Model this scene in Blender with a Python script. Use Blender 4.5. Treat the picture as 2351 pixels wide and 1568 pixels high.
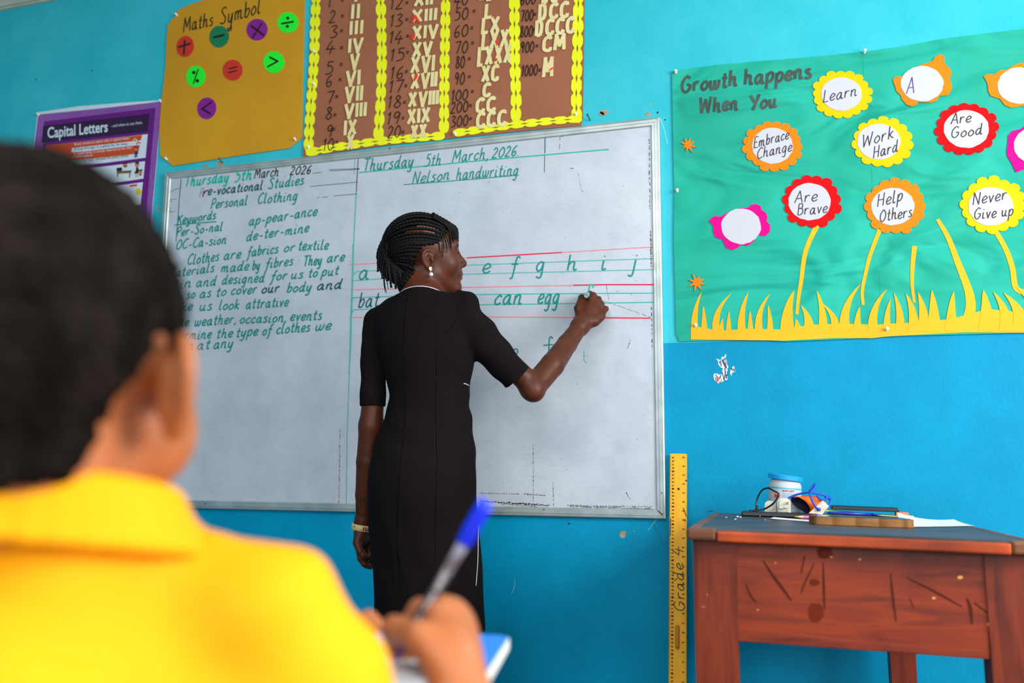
import bpy, bmesh, math, random
import numpy as np
from mathutils import Vector, Matrix
from mathutils.bvhtree import BVHTree

random.seed(7)
for _o in list(bpy.data.objects):
    bpy.data.objects.remove(_o, do_unlink=True)
SC = bpy.context.scene
COL = SC.collection

# ---------------------------------------------------------------- camera
# metres; the wall with the whiteboard is the plane y = 0, x runs right along it
YAW, PITCH, ROLL = -0.31377686, 0.14898681, 0.00904204
FPX = 2080.0
CAM = np.array([2.2286, -2.6747, 0.9285])
_cy, _sy, _cp, _sp = math.cos(YAW), math.sin(YAW), math.cos(PITCH), math.sin(PITCH)
CF = np.array([_sy * _cp, _cy * _cp, _sp])
_r = np.array([_cy, -_sy, 0.0]); _u = np.cross(_r, CF)
_cr, _sr = math.cos(ROLL), math.sin(ROLL)
CR = _r * _cr + _u * _sr
CU = -_r * _sr + _u * _cr
cam_data = bpy.data.cameras.new('camera')
cam = bpy.data.objects.new('camera', cam_data)
COL.objects.link(cam)
cam_data.sensor_width = 36.0
cam_data.lens = FPX / 2351.0 * 36.0
cam_data.clip_start = 0.02
cam.matrix_world = Matrix(((CR[0], CU[0], -CF[0], CAM[0]), (CR[1], CU[1], -CF[1], CAM[1]),
                           (CR[2], CU[2], -CF[2], CAM[2]), (0, 0, 0, 1)))
cam_data.dof.use_dof = True
cam_data.dof.focus_distance = 2.42
cam_data.dof.aperture_fstop = 2.5
SC.camera = cam

# ---------------------------------------------------------------- view, sky, room light
SC.view_settings.view_transform = 'Standard'
SC.view_settings.look = 'None'
SC.view_settings.exposure = 0.0
SC.view_settings.gamma = 1.0
SC.view_settings.use_curve_mapping = False
world = bpy.data.worlds.new('sky'); SC.world = world
world.use_nodes = True
_bg = world.node_tree.nodes['Background']
_bg.inputs[0].default_value = (0.75, 0.87, 1.0, 1); _bg.inputs[1].default_value = 1.3

def area(name, loc, target, sx, sy, power, color):
    l = bpy.data.lights.new(name, 'AREA'); l.shape = 'RECTANGLE'; l.size = sx; l.size_y = sy
    l.energy = power; l.color = color
    o = bpy.data.objects.new(name, l); COL.objects.link(o)
    o.location = loc
    o.rotation_euler = (Vector(target) - Vector(loc)).to_track_quat('-Z', 'Y').to_euler()
    return o
area('daylight_right_near', (4.42, -1.75, 1.75), (0, -1.6, 1.5), 1.5, 1.3, 124, (1.0, 0.98, 0.95))
area('daylight_right_far', (4.42, -4.2, 1.75), (0, -4.0, 1.4), 1.5, 1.3, 46, (1.0, 0.98, 0.95))
area('daylight_back', (2.9, -6.40, 1.75), (2.4, 0, 1.25), 2.4, 1.3, 72, (0.97, 0.985, 1.0))
area('ceiling_panel_glow', (1.3, -3.35, 2.84), (1.3, -3.35, 0), 1.15, 0.55, 54, (1.0, 0.97, 0.93))

# ---------------------------------------------------------------- points
def at(px, py, depth=0.0):
    """the point on the plane y = -depth seen at that place of the photograph"""
    D = CF + CR * ((px - 1175.5) / FPX) - CU * ((py - 784.0) / FPX)
    return CAM + D * ((-depth - CAM[1]) / D[1])
def atz(px, py, zc):
    """the point at distance zc along the lens axis"""
    D = CF + CR * ((px - 1175.5) / FPX) - CU * ((py - 784.0) / FPX)
    return CAM + D * zc
def ath(px, py, z):
    """the point at height z"""
    D = CF + CR * ((px - 1175.5) / FPX) - CU * ((py - 784.0) / FPX)
    return CAM + D * ((z - CAM[2]) / D[2])

# ---------------------------------------------------------------- materials
def lin(c):
    o = []
    for v in c[:3]:
        v = v / 255.0
        o.append(v / 12.92 if v <= 0.04045 else ((v + 0.055) / 1.055) ** 2.4)
    return (o[0], o[1], o[2], 1.0)
MATS = {}
def mat(name, c, rough=0.6, c2=None, scale=8.0, stretch=(1, 1, 1), amount=(0.35, 0.65), bump=0.0, bscale=60.0,
        bdist=0.002, metal=0.0, spec=0.5, detail=5.0, coat=0.0, alpha=1.0, trans=0.0, sss=0.0, bstretch=(1, 1, 1), bdetail=4.0, bdistort=0.0):
    if name in MATS: return MATS[name]
    m = bpy.data.materials.new(name); m.use_nodes = True
    nt = m.node_tree; N = nt.nodes; L = nt.links
    b = N['Principled BSDF']
    b.inputs['Base Color'].default_value = lin(c)
    b.inputs['Roughness'].default_value = rough
    b.inputs['Metallic'].default_value = metal
    b.inputs['Specular IOR Level'].default_value = spec
    b.inputs['Coat Weight'].default_value = coat
    b.inputs['Alpha'].default_value = alpha
    b.inputs['Transmission Weight'].default_value = trans
    if sss:
        b.inputs['Subsurface Weight'].default_value = sss
        b.inputs['Subsurface Radius'].default_value = (0.01, 0.004, 0.002)
    tc = N.new('ShaderNodeTexCoord')
    if c2 is not None:
        mp = N.new('ShaderNodeMapping'); mp.inputs['Scale'].default_value = stretch
        L.new(tc.outputs['Object'], mp.inputs['Vector'])
        nz = N.new('ShaderNodeTexNoise'); nz.inputs['Scale'].default_value = scale; nz.inputs['Detail'].default_value = detail
        L.new(mp.outputs[0], nz.inputs['Vector'])
        rp = N.new('ShaderNodeValToRGB')
        rp.color_ramp.elements[0].position = amount[0]; rp.color_ramp.elements[1].position = amount[1]
        rp.color_ramp.elements[0].color = lin(c); rp.color_ramp.elements[1].color = lin(c2)
        L.new(nz.outputs[0], rp.inputs[0]); L.new(rp.outputs[0], b.inputs['Base Color'])
    if bump:
        mp2 = N.new('ShaderNodeMapping'); mp2.inputs['Scale'].default_value = bstretch
        L.new(tc.outputs['Object'], mp2.inputs['Vector'])
        n2 = N.new('ShaderNodeTexNoise'); n2.inputs['Scale'].default_value = bscale; n2.inputs['Detail'].default_value = bdetail; n2.inputs['Distortion'].default_value = bdistort
        L.new(mp2.outputs[0], n2.inputs['Vector'])
        bp = N.new('ShaderNodeBump'); bp.inputs['Strength'].default_value = bump; bp.inputs['Distance'].default_value = bdist
        L.new(n2.outputs[0], bp.inputs['Height']); L.new(bp.outputs[0], b.inputs['Normal'])
    MATS[name] = m
    return m

def wall_paint():
    m = bpy.data.materials.new('two_tone_wall_paint'); m.use_nodes = True
    nt = m.node_tree; N = nt.nodes; L = nt.links; b = N['Principled BSDF']
    tc = N.new('ShaderNodeTexCoord')
    sp = N.new('ShaderNodeSeparateXYZ'); L.new(tc.outputs['Object'], sp.inputs[0])
    wob = N.new('ShaderNodeTexNoise'); wob.inputs['Scale'].default_value = 9; wob.inputs['Detail'].default_value = 3
    L.new(tc.outputs['Object'], wob.inputs['Vector'])
    ma = N.new('ShaderNodeMath'); ma.operation = 'MULTIPLY_ADD'; ma.inputs[1].default_value = 0.008
    L.new(wob.outputs[0], ma.inputs[0]); L.new(sp.outputs[2], ma.inputs[2])
    gt = N.new('ShaderNodeMath'); gt.operation = 'GREATER_THAN'; gt.inputs[1].default_value = 1.331
    L.new(ma.outputs[0], gt.inputs[0])
    def tone(c1, c2, sc):
        n = N.new('ShaderNodeTexNoise'); n.inputs['Scale'].default_value = sc; n.inputs['Detail'].default_value = 7
        n.inputs['Roughness'].default_value = 0.65
        L.new(tc.outputs['Object'], n.inputs['Vector'])
        r = N.new('ShaderNodeValToRGB'); r.color_ramp.elements[0].position = 0.35; r.color_ramp.elements[1].position = 0.68
        r.color_ramp.elements[0].color = lin(c1); r.color_ramp.elements[1].color = lin(c2)
        L.new(n.outputs[0], r.inputs[0]); return r
    lo = tone((0, 136, 178), (0, 148, 190), 5.0)
    hi = tone((44, 178, 194), (66, 190, 206), 4.0)
    mx = N.new('ShaderNodeMix'); mx.data_type = 'RGBA'
    L.new(gt.outputs[0], mx.inputs[0]); L.new(lo.outputs[0], mx.inputs[6]); L.new(hi.outputs[0], mx.inputs[7])
    # small dark specks in the paint
    sk = N.new('ShaderNodeTexNoise'); sk.inputs['Scale'].default_value = 110; sk.inputs['Detail'].default_value = 2
    L.new(tc.outputs['Object'], sk.inputs['Vector'])
    sr = N.new('ShaderNodeValToRGB'); sr.color_ramp.elements[0].position = 0.19; sr.color_ramp.elements[1].position = 0.25
    sr.color_ramp.elements[0].color = lin((120, 160, 170)); sr.color_ramp.elements[1].color = (1, 1, 1, 1)
    L.new(sk.outputs[0], sr.inputs[0])
    mu = N.new('ShaderNodeMix'); mu.data_type = 'RGBA'; mu.blend_type = 'MULTIPLY'; mu.inputs[0].default_value = 1
    L.new(mx.outputs[2], mu.inputs[6]); L.new(sr.outputs[0], mu.inputs[7])
    L.new(mu.outputs[2], b.inputs['Base Color'])
    b.inputs['Roughness'].default_value = 0.5
    b.inputs['Specular IOR Level'].default_value = 0.12
    mp = N.new('ShaderNodeMapping'); mp.inputs['Scale'].default_value = (1, 1, 0.6)
    L.new(tc.outputs['Object'], mp.inputs['Vector'])
    bn = N.new('ShaderNodeTexNoise'); bn.inputs['Scale'].default_value = 130; bn.inputs['Detail'].default_value = 4
    L.new(mp.outputs[0], bn.inputs['Vector'])
    bp = N.new('ShaderNodeBump'); bp.inputs['Strength'].default_value = 0.25; bp.inputs['Distance'].default_value = 0.0025
    L.new(bn.outputs[0], bp.inputs['Height']); L.new(bp.outputs[0], b.inputs['Normal'])
    return m

def board_paint():
    m = bpy.data.materials.new('whiteboard_enamel'); m.use_nodes = True
    nt = m.node_tree; N = nt.nodes; L = nt.links; b = N['Principled BSDF']
    tc = N.new('ShaderNodeTexCoord')
    n = N.new('ShaderNodeTexNoise'); n.inputs['Scale'].default_value = 5; n.inputs['Detail'].default_value = 8; n.inputs['Roughness'].default_value = 0.7
    L.new(tc.outputs['Object'], n.inputs['Vector'])
    r = N.new('ShaderNodeValToRGB'); r.color_ramp.elements[0].position = 0.28; r.color_ramp.elements[1].position = 0.6
    r.color_ramp.elements[0].color = lin((174, 181, 192)); r.color_ramp.elements[1].color = lin((194, 200, 211))
    L.new(n.outputs[0], r.inputs[0])
    # fine scratches
    mp = N.new('ShaderNodeMapping'); mp.inputs['Scale'].default_value = (3, 1, 40); mp.inputs['Rotation'].default_value = (0, 0.5, 0)
    L.new(tc.outputs['Object'], mp.inputs['Vector'])
    n2 = N.new('ShaderNodeTexNoise'); n2.inputs['Scale'].default_value = 9; n2.inputs['Detail'].default_value = 6
    L.new(mp.outputs[0], n2.inputs['Vector'])
    r2 = N.new('ShaderNodeValToRGB'); r2.color_ramp.elements[0].position = 0.3; r2.color_ramp.elements[1].position = 0.42
    r2.color_ramp.elements[0].color = lin((238, 238, 240)); r2.color_ramp.elements[1].color = (1, 1, 1, 1)
    L.new(n2.outputs[0], r2.inputs[0])
    mu = N.new('ShaderNodeMix'); mu.data_type = 'RGBA'; mu.blend_type = 'MULTIPLY'; mu.inputs[0].default_value = 1
    L.new(r.outputs[0], mu.inputs[6]); L.new(r2.outputs[0], mu.inputs[7])
    L.new(mu.outputs[2], b.inputs['Base Color'])
    b.inputs['Roughness'].default_value = 0.30; b.inputs['Specular IOR Level'].default_value = 0.5
    return m

def wood(name, c1, c2, c3, axis='x', rough=0.38):
    if name in MATS: return MATS[name]
    m = bpy.data.materials.new(name); m.use_nodes = True
    nt = m.node_tree; N = nt.nodes; L = nt.links; b = N['Principled BSDF']
    tc = N.new('ShaderNodeTexCoord'); mp = N.new('ShaderNodeMapping')
    mp.inputs['Scale'].default_value = {'x': (1.2, 14, 14), 'z': (14, 14, 1.2), 'y': (14, 1.2, 14)}[axis]
    L.new(tc.outputs['Object'], mp.inputs['Vector'])
    n = N.new('ShaderNodeTexNoise'); n.inputs['Scale'].default_value = 3; n.inputs['Detail'].default_value = 8; n.inputs['Distortion'].default_value = 0.6
    L.new(mp.outputs[0], n.inputs['Vector'])
    r = N.new('ShaderNodeValToRGB'); e = r.color_ramp.elements
    e[0].position = 0.3; e[0].color = lin(c1); e[1].position = 0.72; e[1].color = lin(c3)
    k = e.new(0.52); k.color = lin(c2)
    L.new(n.outputs[0], r.inputs[0])
    n2 = N.new('ShaderNodeTexNoise'); n2.inputs['Scale'].default_value = 6; n2.inputs['Detail'].default_value = 3
    L.new(tc.outputs['Object'], n2.inputs['Vector'])
    r2 = N.new('ShaderNodeValToRGB'); r2.color_ramp.elements[0].position = 0.3; r2.color_ramp.elements[1].position = 0.55
    r2.color_ramp.elements[0].color = lin((170, 160, 160)); r2.color_ramp.elements[1].color = (1, 1, 1, 1)
    L.new(n2.outputs[0], r2.inputs[0])
    mu = N.new('ShaderNodeMix'); mu.data_type = 'RGBA'; mu.blend_type = 'MULTIPLY'; mu.inputs[0].default_value = 1
    L.new(r.outputs[0], mu.inputs[6]); L.new(r2.outputs[0], mu.inputs[7])
    L.new(mu.outputs[2], b.inputs['Base Color'])
    b.inputs['Roughness'].default_value = rough; b.inputs['Specular IOR Level'].default_value = 0.3
    bp = N.new('ShaderNodeBump'); bp.inputs['Strength'].default_value = 0.15; bp.inputs['Distance'].default_value = 0.002
    L.new(n.outputs[0], bp.inputs['Height']); L.new(bp.outputs[0], b.inputs['Normal'])
    MATS[name] = m
    return m

# ---------------------------------------------------------------- objects
def empty(name, loc=(0, 0, 0)):
    o = bpy.data.objects.new(name, None); o.empty_display_size = 0.05
    o.location = tuple(float(v) for v in loc); COL.objects.link(o); return o
def tag(o, label=None, cat=None, group=None, kind=None):
    if label: o['label'] = label
    if cat: o['category'] = cat
    if group: o['group'] = group
    if kind: o['kind'] = kind
    return o
def thing(name, label, cat, loc=(0, 0, 0), group=None):
    return tag(empty(name, loc), label, cat, group)
def link_mesh(name, verts, faces, mats, parent=None, mi=None, smooth=False, origin=None):
    """verts in world metres; the object is placed under its parent so that it stays where it is"""
    me = bpy.data.meshes.new(name)
    if not isinstance(mats, (list, tuple)): mats = [mats]
    V = np.asarray(verts, dtype=float).reshape(-1, 3)
    off = np.zeros(3)
    if parent is not None:
        p = parent
        while p is not None:
            off = off + np.array(p.location); p = p.parent
    else:
        off = V.mean(axis=0) if origin is None else np.array(origin, float)
    me.from_pydata((V - off).tolist(), [], [list(map(int, f)) for f in faces])
    for m in mats: me.materials.append(m)
    if mi is not None: me.polygons.foreach_set('material_index', np.asarray(mi, dtype=np.int32))
    if smooth: me.polygons.foreach_set('use_smooth', [True] * len(me.polygons))
    me.update()
    o = bpy.data.objects.new(name, me); COL.objects.link(o)
    if parent is not None: o.parent = parent
    else: o.location = off.tolist()
    return o

class MB:
    def __init__(s): s.v = []; s.f = []; s.m = []; s.c = 0
    def add(s, verts, faces, mi=0):
        n = len(s.v)
        s.v += [tuple(float(c) for c in p) for p in verts]
        s.f += [tuple(n + i for i in f) for f in faces]
        s.m += [mi] * len(faces)
        return s
    def box(s, lo, hi, mi=0, M=None):
        x0, y0, z0 = lo; x1, y1, z1 = hi
        p = [(x0, y0, z0), (x1, y0, z0), (x1, y1, z0), (x0, y1, z0), (x0, y0, z1), (x1, y0, z1), (x1, y1, z1), (x0, y1, z1)]
        if M is not None: p = [tuple(M @ Vector(q)) for q in p]
        return s.add(p, [(0, 3, 2, 1), (4, 5, 6, 7), (0, 1, 5, 4), (1, 2, 6, 5), (2, 3, 7, 6), (3, 0, 4, 7)], mi)
    def bbox(s, lo, hi, r=0.003, mi=0, M=None, seg=2):
        """box with rounded edges"""
        bm = bmesh.new(); bmesh.ops.create_cube(bm, size=1.0)
        for v in bm.verts:
            v.co = Vector([(lo[i] + hi[i]) / 2 + v.co[i] * (hi[i] - lo[i]) for i in range(3)])
        bmesh.ops.bevel(bm, geom=list(bm.edges), offset=r, segments=seg, affect='EDGES', profile=0.5)
        if M is not None: bmesh.ops.transform(bm, matrix=M, verts=list(bm.verts))
        bm.verts.index_update()
        s.add([v.co[:] for v in bm.verts], [[v.index for v in f.verts] for f in bm.faces], mi); bm.free(); return s
    def prism(s, poly, d0, d1, mi=0):
        """poly = list of world points on a wall-parallel plane; extruded from y=-d1 (front) to y=-d0"""
        n = len(poly); s.c += 1; d1 = d1 + 0.00003 * (s.c % 41)      # overlapping scraps lie on one another
        fr = [(p[0], -d1, p[2]) for p in poly]; bk = [(p[0], -d0, p[2]) for p in poly]
        area2 = sum(poly[i][0] * poly[(i + 1) % n][2] - poly[(i + 1) % n][0] * poly[i][2] for i in range(n))
        if area2 < 0: fr.reverse(); bk.reverse()
        fs = [tuple(range(n)), tuple(reversed(range(n, 2 * n)))]
        fs += [(i, n + i, n + (i + 1) % n, (i + 1) % n) for i in range(n)]
        return s.add(fr + bk, fs, mi)
    def extrude(s, poly, vec, mi=0):
        """general prism: planar ring of points moved along vec"""
        n = len(poly); a = [np.array(p, float) for p in poly]; b = [p + np.array(vec, float) for p in a]
        fs = [tuple(reversed(range(n))), tuple(range(n, 2 * n))]
        fs += [(i, (i + 1) % n, n + (i + 1) % n, n + i) for i in range(n)]
        return s.add(a + b, fs, mi)
    def tube(s, pts, r, n=8, mi=0, cap=True, flat=1.0, up=None):
        pts = [np.array(p, float) for p in pts]; k = len(pts)
        rs = list(r) if hasattr(r, '__len__') else [r] * k
        base = len(s.v); ref = None
        for i, p in enumerate(pts):
            t = pts[min(i + 1, k - 1)] - pts[max(i - 1, 0)]
            t = t / (np.linalg.norm(t) + 1e-12)
            if ref is None:
                a = np.array(up, float) if up is not None else (np.array([0, 0, 1.0]) if abs(t[2]) < 0.9 else np.array([1.0, 0, 0]))
            else: a = ref
            u = a - t * a.dot(t); u /= np.linalg.norm(u) + 1e-12; ref = u
            w = np.cross(t, u)
            for j in range(n):
                q = 2 * math.pi * j / n
                s.v.append(tuple(p + rs[i] * (u * math.cos(q) * flat + w * math.sin(q))))
        for i in range(k - 1):
            for j in range(n):
                s.f.append((base + i * n + j, base + i * n + (j + 1) % n, base + (i + 1) * n + (j + 1) % n, base + (i + 1) * n + j)); s.m.append(mi)
        if cap:
            s.f.append(tuple(base + j for j in reversed(range(n)))); s.m.append(mi)
            s.f.append(tuple(base + (k - 1) * n + j for j in range(n))); s.m.append(mi)
        return s
    def lathe(s, prof, M=None, n=40, mi=0):
        """prof = [(r, z)...] about the z axis"""
        base = len(s.v)
        for r, z in prof:
            for j in range(n):
                q = 2 * math.pi * j / n
                p = Vector((r * math.cos(q), r * math.sin(q), z))
                if M is not None: p = M @ p
                s.v.append(tuple(p))
        for i in range(len(prof) - 1):
            for j in range(n):
                s.f.append((base + i * n + j, base + i * n + (j + 1) % n, base + (i + 1) * n + (j + 1) % n, base + (i + 1) * n + j)); s.m.append(mi)
        s.f.append(tuple(base + j for j in reversed(range(n)))); s.m.append(mi)
        s.f.append(tuple(base + (len(prof) - 1) * n + j for j in range(n))); s.m.append(mi)
        return s
    def ribbon(s, P, w, mi=0, closed=False):
        """flat stroke along world points on a wall-parallel plane (faces the room)"""
        s.c += 1
        P = [np.array(p, float) - np.array([0, 0.00007 * (s.c % 8), 0]) for p in P]
        Q = [P[0]]
        for p in P[1:]:
            if np.linalg.norm(p - Q[-1]) > 1e-5: Q.append(p)
        if len(Q) < 2: Q.append(Q[0] + np.array([(w[0] if hasattr(w, '__len__') else w) * 0.5, 0, 0]))
        ws = list(w) if hasattr(w, '__len__') else [w] * len(Q)
        ws = ws + [ws[-1]] * (len(Q) - len(ws))
        # a sharp turn of the pen starts a new piece that lies on the one before
        runs, cur = [], [0]
        for i in range(1, len(Q)):
            cur.append(i)
            if i < len(Q) - 1:
                a, b = Q[i] - Q[i - 1], Q[i + 1] - Q[i]
                if a.dot(b) < 0.1 * np.linalg.norm(a) * np.linalg.norm(b): runs.append(cur); cur = [i]
        runs.append(cur)
        for ri, run in enumerate(runs):
            R = [Q[i] - np.array([0, 0.00005 * ri + 0.000006 * q, 0]) for q, i in enumerate(run)]; wr = [ws[i] for i in run]; k = len(R); base = len(s.v)
            for e, o in ((0, 1), (k - 1, k - 2)):
                if (e == 0 and ri > 0) or (e and ri < len(runs) - 1):
                    t = R[e] - R[o]; R[e] = R[e] + t / np.linalg.norm(t) * wr[e] * 0.45
            for i in range(k):
                t0 = R[i] - R[max(i - 1, 0)]; t1 = R[min(i + 1, k - 1)] - R[i]
                if i == 0: t0 = t1
                if i == k - 1: t1 = t0
                t0 = t0 / np.linalg.norm(t0); t1 = t1 / np.linalg.norm(t1); t = t0 + t1; t = t / np.linalg.norm(t)
                nn = np.array([-t[2], 0, t[0]]); m0 = np.array([-t0[2], 0, t0[0]])
                h = nn * wr[i] * 0.5 * min(1.35, 1.0 / max(0.5, abs(nn.dot(m0))))
                s.v.append(tuple(R[i] - h)); s.v.append(tuple(R[i] + h))
            for i in range(k - 1):
                s.f.append((base + 2 * i, base + 2 * i + 2, base + 2 * i + 3, base + 2 * i + 1)); s.m.append(mi)
        return s
    def build(s, name, mats, parent=None, smooth=False, origin=None):
        return link_mesh(name, s.v, s.f, mats, parent, s.m, smooth, origin)

def bez(pts, n=8):
    """smooth curve through points (Catmull-Rom)"""
    P = [np.array(p, float) for p in pts]
    if len(P) < 3: return P
    out = []
    E = [2 * P[0] - P[1]] + P + [2 * P[-1] - P[-2]]
    for i in range(1, len(E) - 2):
        p0, p1, p2, p3 = E[i - 1], E[i], E[i + 1], E[i + 2]
        for k in range(n):
            t = k / n
            out.append(0.5 * ((2 * p1) + (p2 - p0) * t + (2 * p0 - 5 * p1 + 4 * p2 - p3) * t * t + (3 * p1 - p0 - 3 * p2 + p3) * t ** 3))
    out.append(P[-1]); return out

# ---------------------------------------------------------------- handwriting: single-line letters, x-height = 10
GL = {
 'a': (11, "8 8,5 10,1 6,1 2,3 0,6 2,8 8|8 10,8 3,9 0,11 1"), 'b': (9, "1.5 18,1 0|1 5,4 9.5,7.5 9,8 5,6 1,3 0,1 2"),
 'c': (8, "8 8,5 10,1 6,1 2,4 0,8 2"), 'd': (11, "8 8,5 10,1 6,1 2,3 0,6 2,8 7|8.5 18,8 3,9 0,11 1"),
 'e': (8.5, "1 4,5 5,8 7,7 9.5,4 10,1 6,1 2,4 0,8.5 2"), 'f': (8, "9 16,7 18,5 15,3.5 0,2.5 -6,0 -7|0 9.5,8 9.5"),
 'g': (10, "8 8,5 10,1 6,1 2,3 0,6 2,8 8|8 10,7 -4,5 -7.5,1 -6"), 'h': (10.5, "1.5 18,1 0|1 5,4 9.5,7 9,7 3,8 0,10.5 1"),
 'i': (5, "1.5 10,1 2,2 0,5 1|1.8 14,2.2 15"), 'j': (6, "4.5 10,3.5 -5,1.5 -7.5,-1 -6|4.8 14,5.2 15"),
 'k': (9, "1.5 18,1 0|7.5 10,1 5|3 6.2,5 3,9 0"), 'l': (5.5, "1.8 18,1 3,2 0,5 1"),
 'm': (15, "1 10,1 0|1 6,4 10,6 8,6 0|6 6,9 10,11 8,11 3,12 0,14.5 1"), 'n': (10.5, "1 10,1 0|1 6,4 10,7 9,7 3,8 0,10.5 1"),
 'o': (9, "5 10,1 6,1 2,4 0,8 3,8 7,5 10"), 'p': (9, "1 10,0.5 -8|1 5,4 10,7.5 9,8 5,6 1,3 0,1 2"),
 'q': (10, "8 8,5 10,1 6,1 2,3 0,6 2,8 8|8 10,8 -8"), 'r': (8, "1 10,1 0|1 5,3.5 9.5,7.5 9.5"),
 's': (8, "7 9,4 10,1.5 8,3.5 6,6 4,6.5 1.5,3.5 0,0 1"), 't': (7, "3.8 16,3 3,4 0,7 1|0 10.5,7 10.5"),
 'u': (10.5, "1 10,1 3,3 0,6 2,7 5|7.5 10,7 3,8 0,10.5 1"), 'v': (8, "!0.5 10,3.5 0,7.5 10"),
 'w': (13, "0.5 10,1 2,3 0,6 4,6.3 10|6 4,8 0,11 3,12 10"), 'x': (9, "!1 10,8 0|!8 10,0 0"),
 'y': (9.5, "1 10,1 3,3 0,6 3,7.5 9|8 10,6.5 -4,4 -7.5,0 -6"), 'z': (8, "!0 10,8 10,0 0,8 0"),
 'T': (12, "!0 18,13 18|!6.5 18,6 0"), 'M': (16, "!1 0,2.5 18,7.5 6,13 18,14.5 0"), 'P': (10, "2 18,1.5 0|2 17.5,7 18.5,10 14,7 9.5,2 8.5"),
 'S': (11, "10 16,6 18,2 15,5 10.5,9 6,8 1,4 0,0 2"), 'C': (11, "11 15.5,7 18,1.5 12,1 5,5 0,11 2.5"),
 'K': (11, "2 18,1.5 0|!10.5 18,2 9|!4 11,11 0"), 'O': (13, "7 18,1.5 11,2 3,6.5 0,11.5 5,11.5 13,7 18"),
 'N': (13, "!1.5 0,2 18,10.5 0,11.5 18"), 'W': (17, "!0.5 18,3 0,8 14,12 0,15.5 18"), 'H': (13, "!2 18,1.5 0|!11 18,10.5 0|!1.5 9,11 9"),
 'A': (12, "!0 0,6.5 18,11.5 0|!2 6.5,9.5 6.5"), 'B': (11, "2 18,1.5 0|2 18,8 17.5,8.5 12,2 10|2 10,9 9.5,10 3,6 0,1.5 0"),
 'E': (10, "!10 18,2 18,1.5 0,10 0|!2 9,8 9"), 'G': (13, "11 15.5,7 18,1.5 12,1.5 4,6 0,11 4,11.5 8.5|!11.5 8.5,7 8.5"),
 'L': (9, "!2 18,1.5 0,9 0"), 'D': (13, "!2 18,2 0|2 18,9 16,11.5 9,9 2,2 0"), 'Y': (12, "!0 18,6 9|!12 18,4 0"),
 'R': (11, "2 18,1.5 0|2 18,8 17.5,8.5 12,2 9.5|!4.5 9.5,10 0"), 'F': (10, "!10 18,2 18,1.5 0|!2 9,8 9"), 'U': (12, "1.5 18,1 5,5 0,10 4,11 18"),
 'V': (12, "!0.5 18,6 0,11.5 18"), 'X': (12, "!1 18,11 0|!11 18,1 0"), 'I': (5, "!2.5 18,2.5 0"),
 '0': (11, "6 18,1.5 12,1 5,5 0,10 5,10 13,6 18"), '1': (6, "!1 14,4 18,3 0"), '2': (10, "1 14,4 18,8 15,7 10,0.5 0.5|!0 0,9.5 0.5"),
 '3': (10, "1 16,5 18,8 15,4 10,9 6,7 1,0 0"), '4': (11, "!6 18,0 6,11 6|!7.5 11,5 -2"), '5': (10, "!9 18,2.5 18,2 11|2 11,6 12,9 6,6 1,0 0"),
 '6': (10, "8 18,3 13,1 5,4 0,8 3,7 8,2 6"), '7': (10, "!0 17,9.5 18,4 0"), '8': (10, "8.5 15,5 18,2 15,5 10,9 5,5 0,1 4,5 10,8.5 15"),
 '9': (10, "8.5 15,4 18,1 13,4 9,8 14,8.5 15|8.5 15,5.5 0"),
 '-': (8, "!1 5,7 5"), ',': (5, "2.5 1,1 -3.5"), '.': (4, "1.5 0,2.2 0.8"), '=': (9, "!0.5 9,8 9|!0.5 4.5,8 4.5"), '_': (9, "")}
def strokes(txt, slant=0.12, jit=0.0):
    """list of polylines and the total width for a text"""
    x = 0.0; out = []; rnd = random.Random(hash(txt) % 1000 if False else sum(map(ord, txt)))
    for ch in txt:
        if ch == ' ': x += 8; continue
        w, g = GL[ch]
        dy = rnd.uniform(-jit, jit)
        for st in g.split('|'):
            if not st: continue
            straight = st.startswith('!')
            pts = [tuple(map(float, q.split())) for q in st.lstrip('!').split(',')]
            pts = [(x + a + slant * b, b + dy) for a, b in pts]
            if not straight and len(pts) > 2: pts = [(p[0], p[1]) for p in bez([(a, b) for a, b in pts], 5)]
            out.append(pts)
        x += w + 2.6
    return out, max(x - 2.6, 1.0)
def write(name, txt, A, B, xh, width, m, parent, depth, slant=0.12, jit=0.5, up=None, thick=0.0, label=None, mb=None, mi=0):
    """letters set between the two photograph points A and B of their base line, on the plane y=-depth"""
    st, tot = strokes(txt, slant, jit)
    own = mb is None
    if own: mb = MB()
    A = np.array(A, float); B = np.array(B, float); U = np.array(up if up is not None else (0, -1.0), float)
    for s in st:
        P = []
        for a, b in s:
            q = A + (B - A) * (a / tot) + U * (xh * b / 10.0)
            P.append(at(q[0], q[1], depth))
        mb.ribbon(P, width, mi)
    if own:
        o = mb.build(name, m, parent)
        if label: o['label'] = label
        return o
def poly_px(pts, depth): return [at(a, b, depth) for a, b in pts]
def sheet(name, pts, d0, d1, m, parent=None):
    mb = MB(); mb.prism(poly_px(pts, d1), d0, d1); return mb.build(name, m, parent)
def line(name, pts, w, m, parent, depth, label=None):
    mb = MB(); mb.ribbon(poly_px(pts, depth), w); o = mb.build(name, m, parent)
    if label: o['label'] = label
    return o
def ell_px(c, rx, ry, n=32, rot=0.0):
    out = []
    for i in range(n):
        q = 2 * math.pi * i / n; a, b = rx * math.cos(q), ry * math.sin(q)
        out.append((c[0] + a * math.cos(rot) - b * math.sin(rot), c[1] + a * math.sin(rot) + b * math.cos(rot)))
    return out
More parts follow.
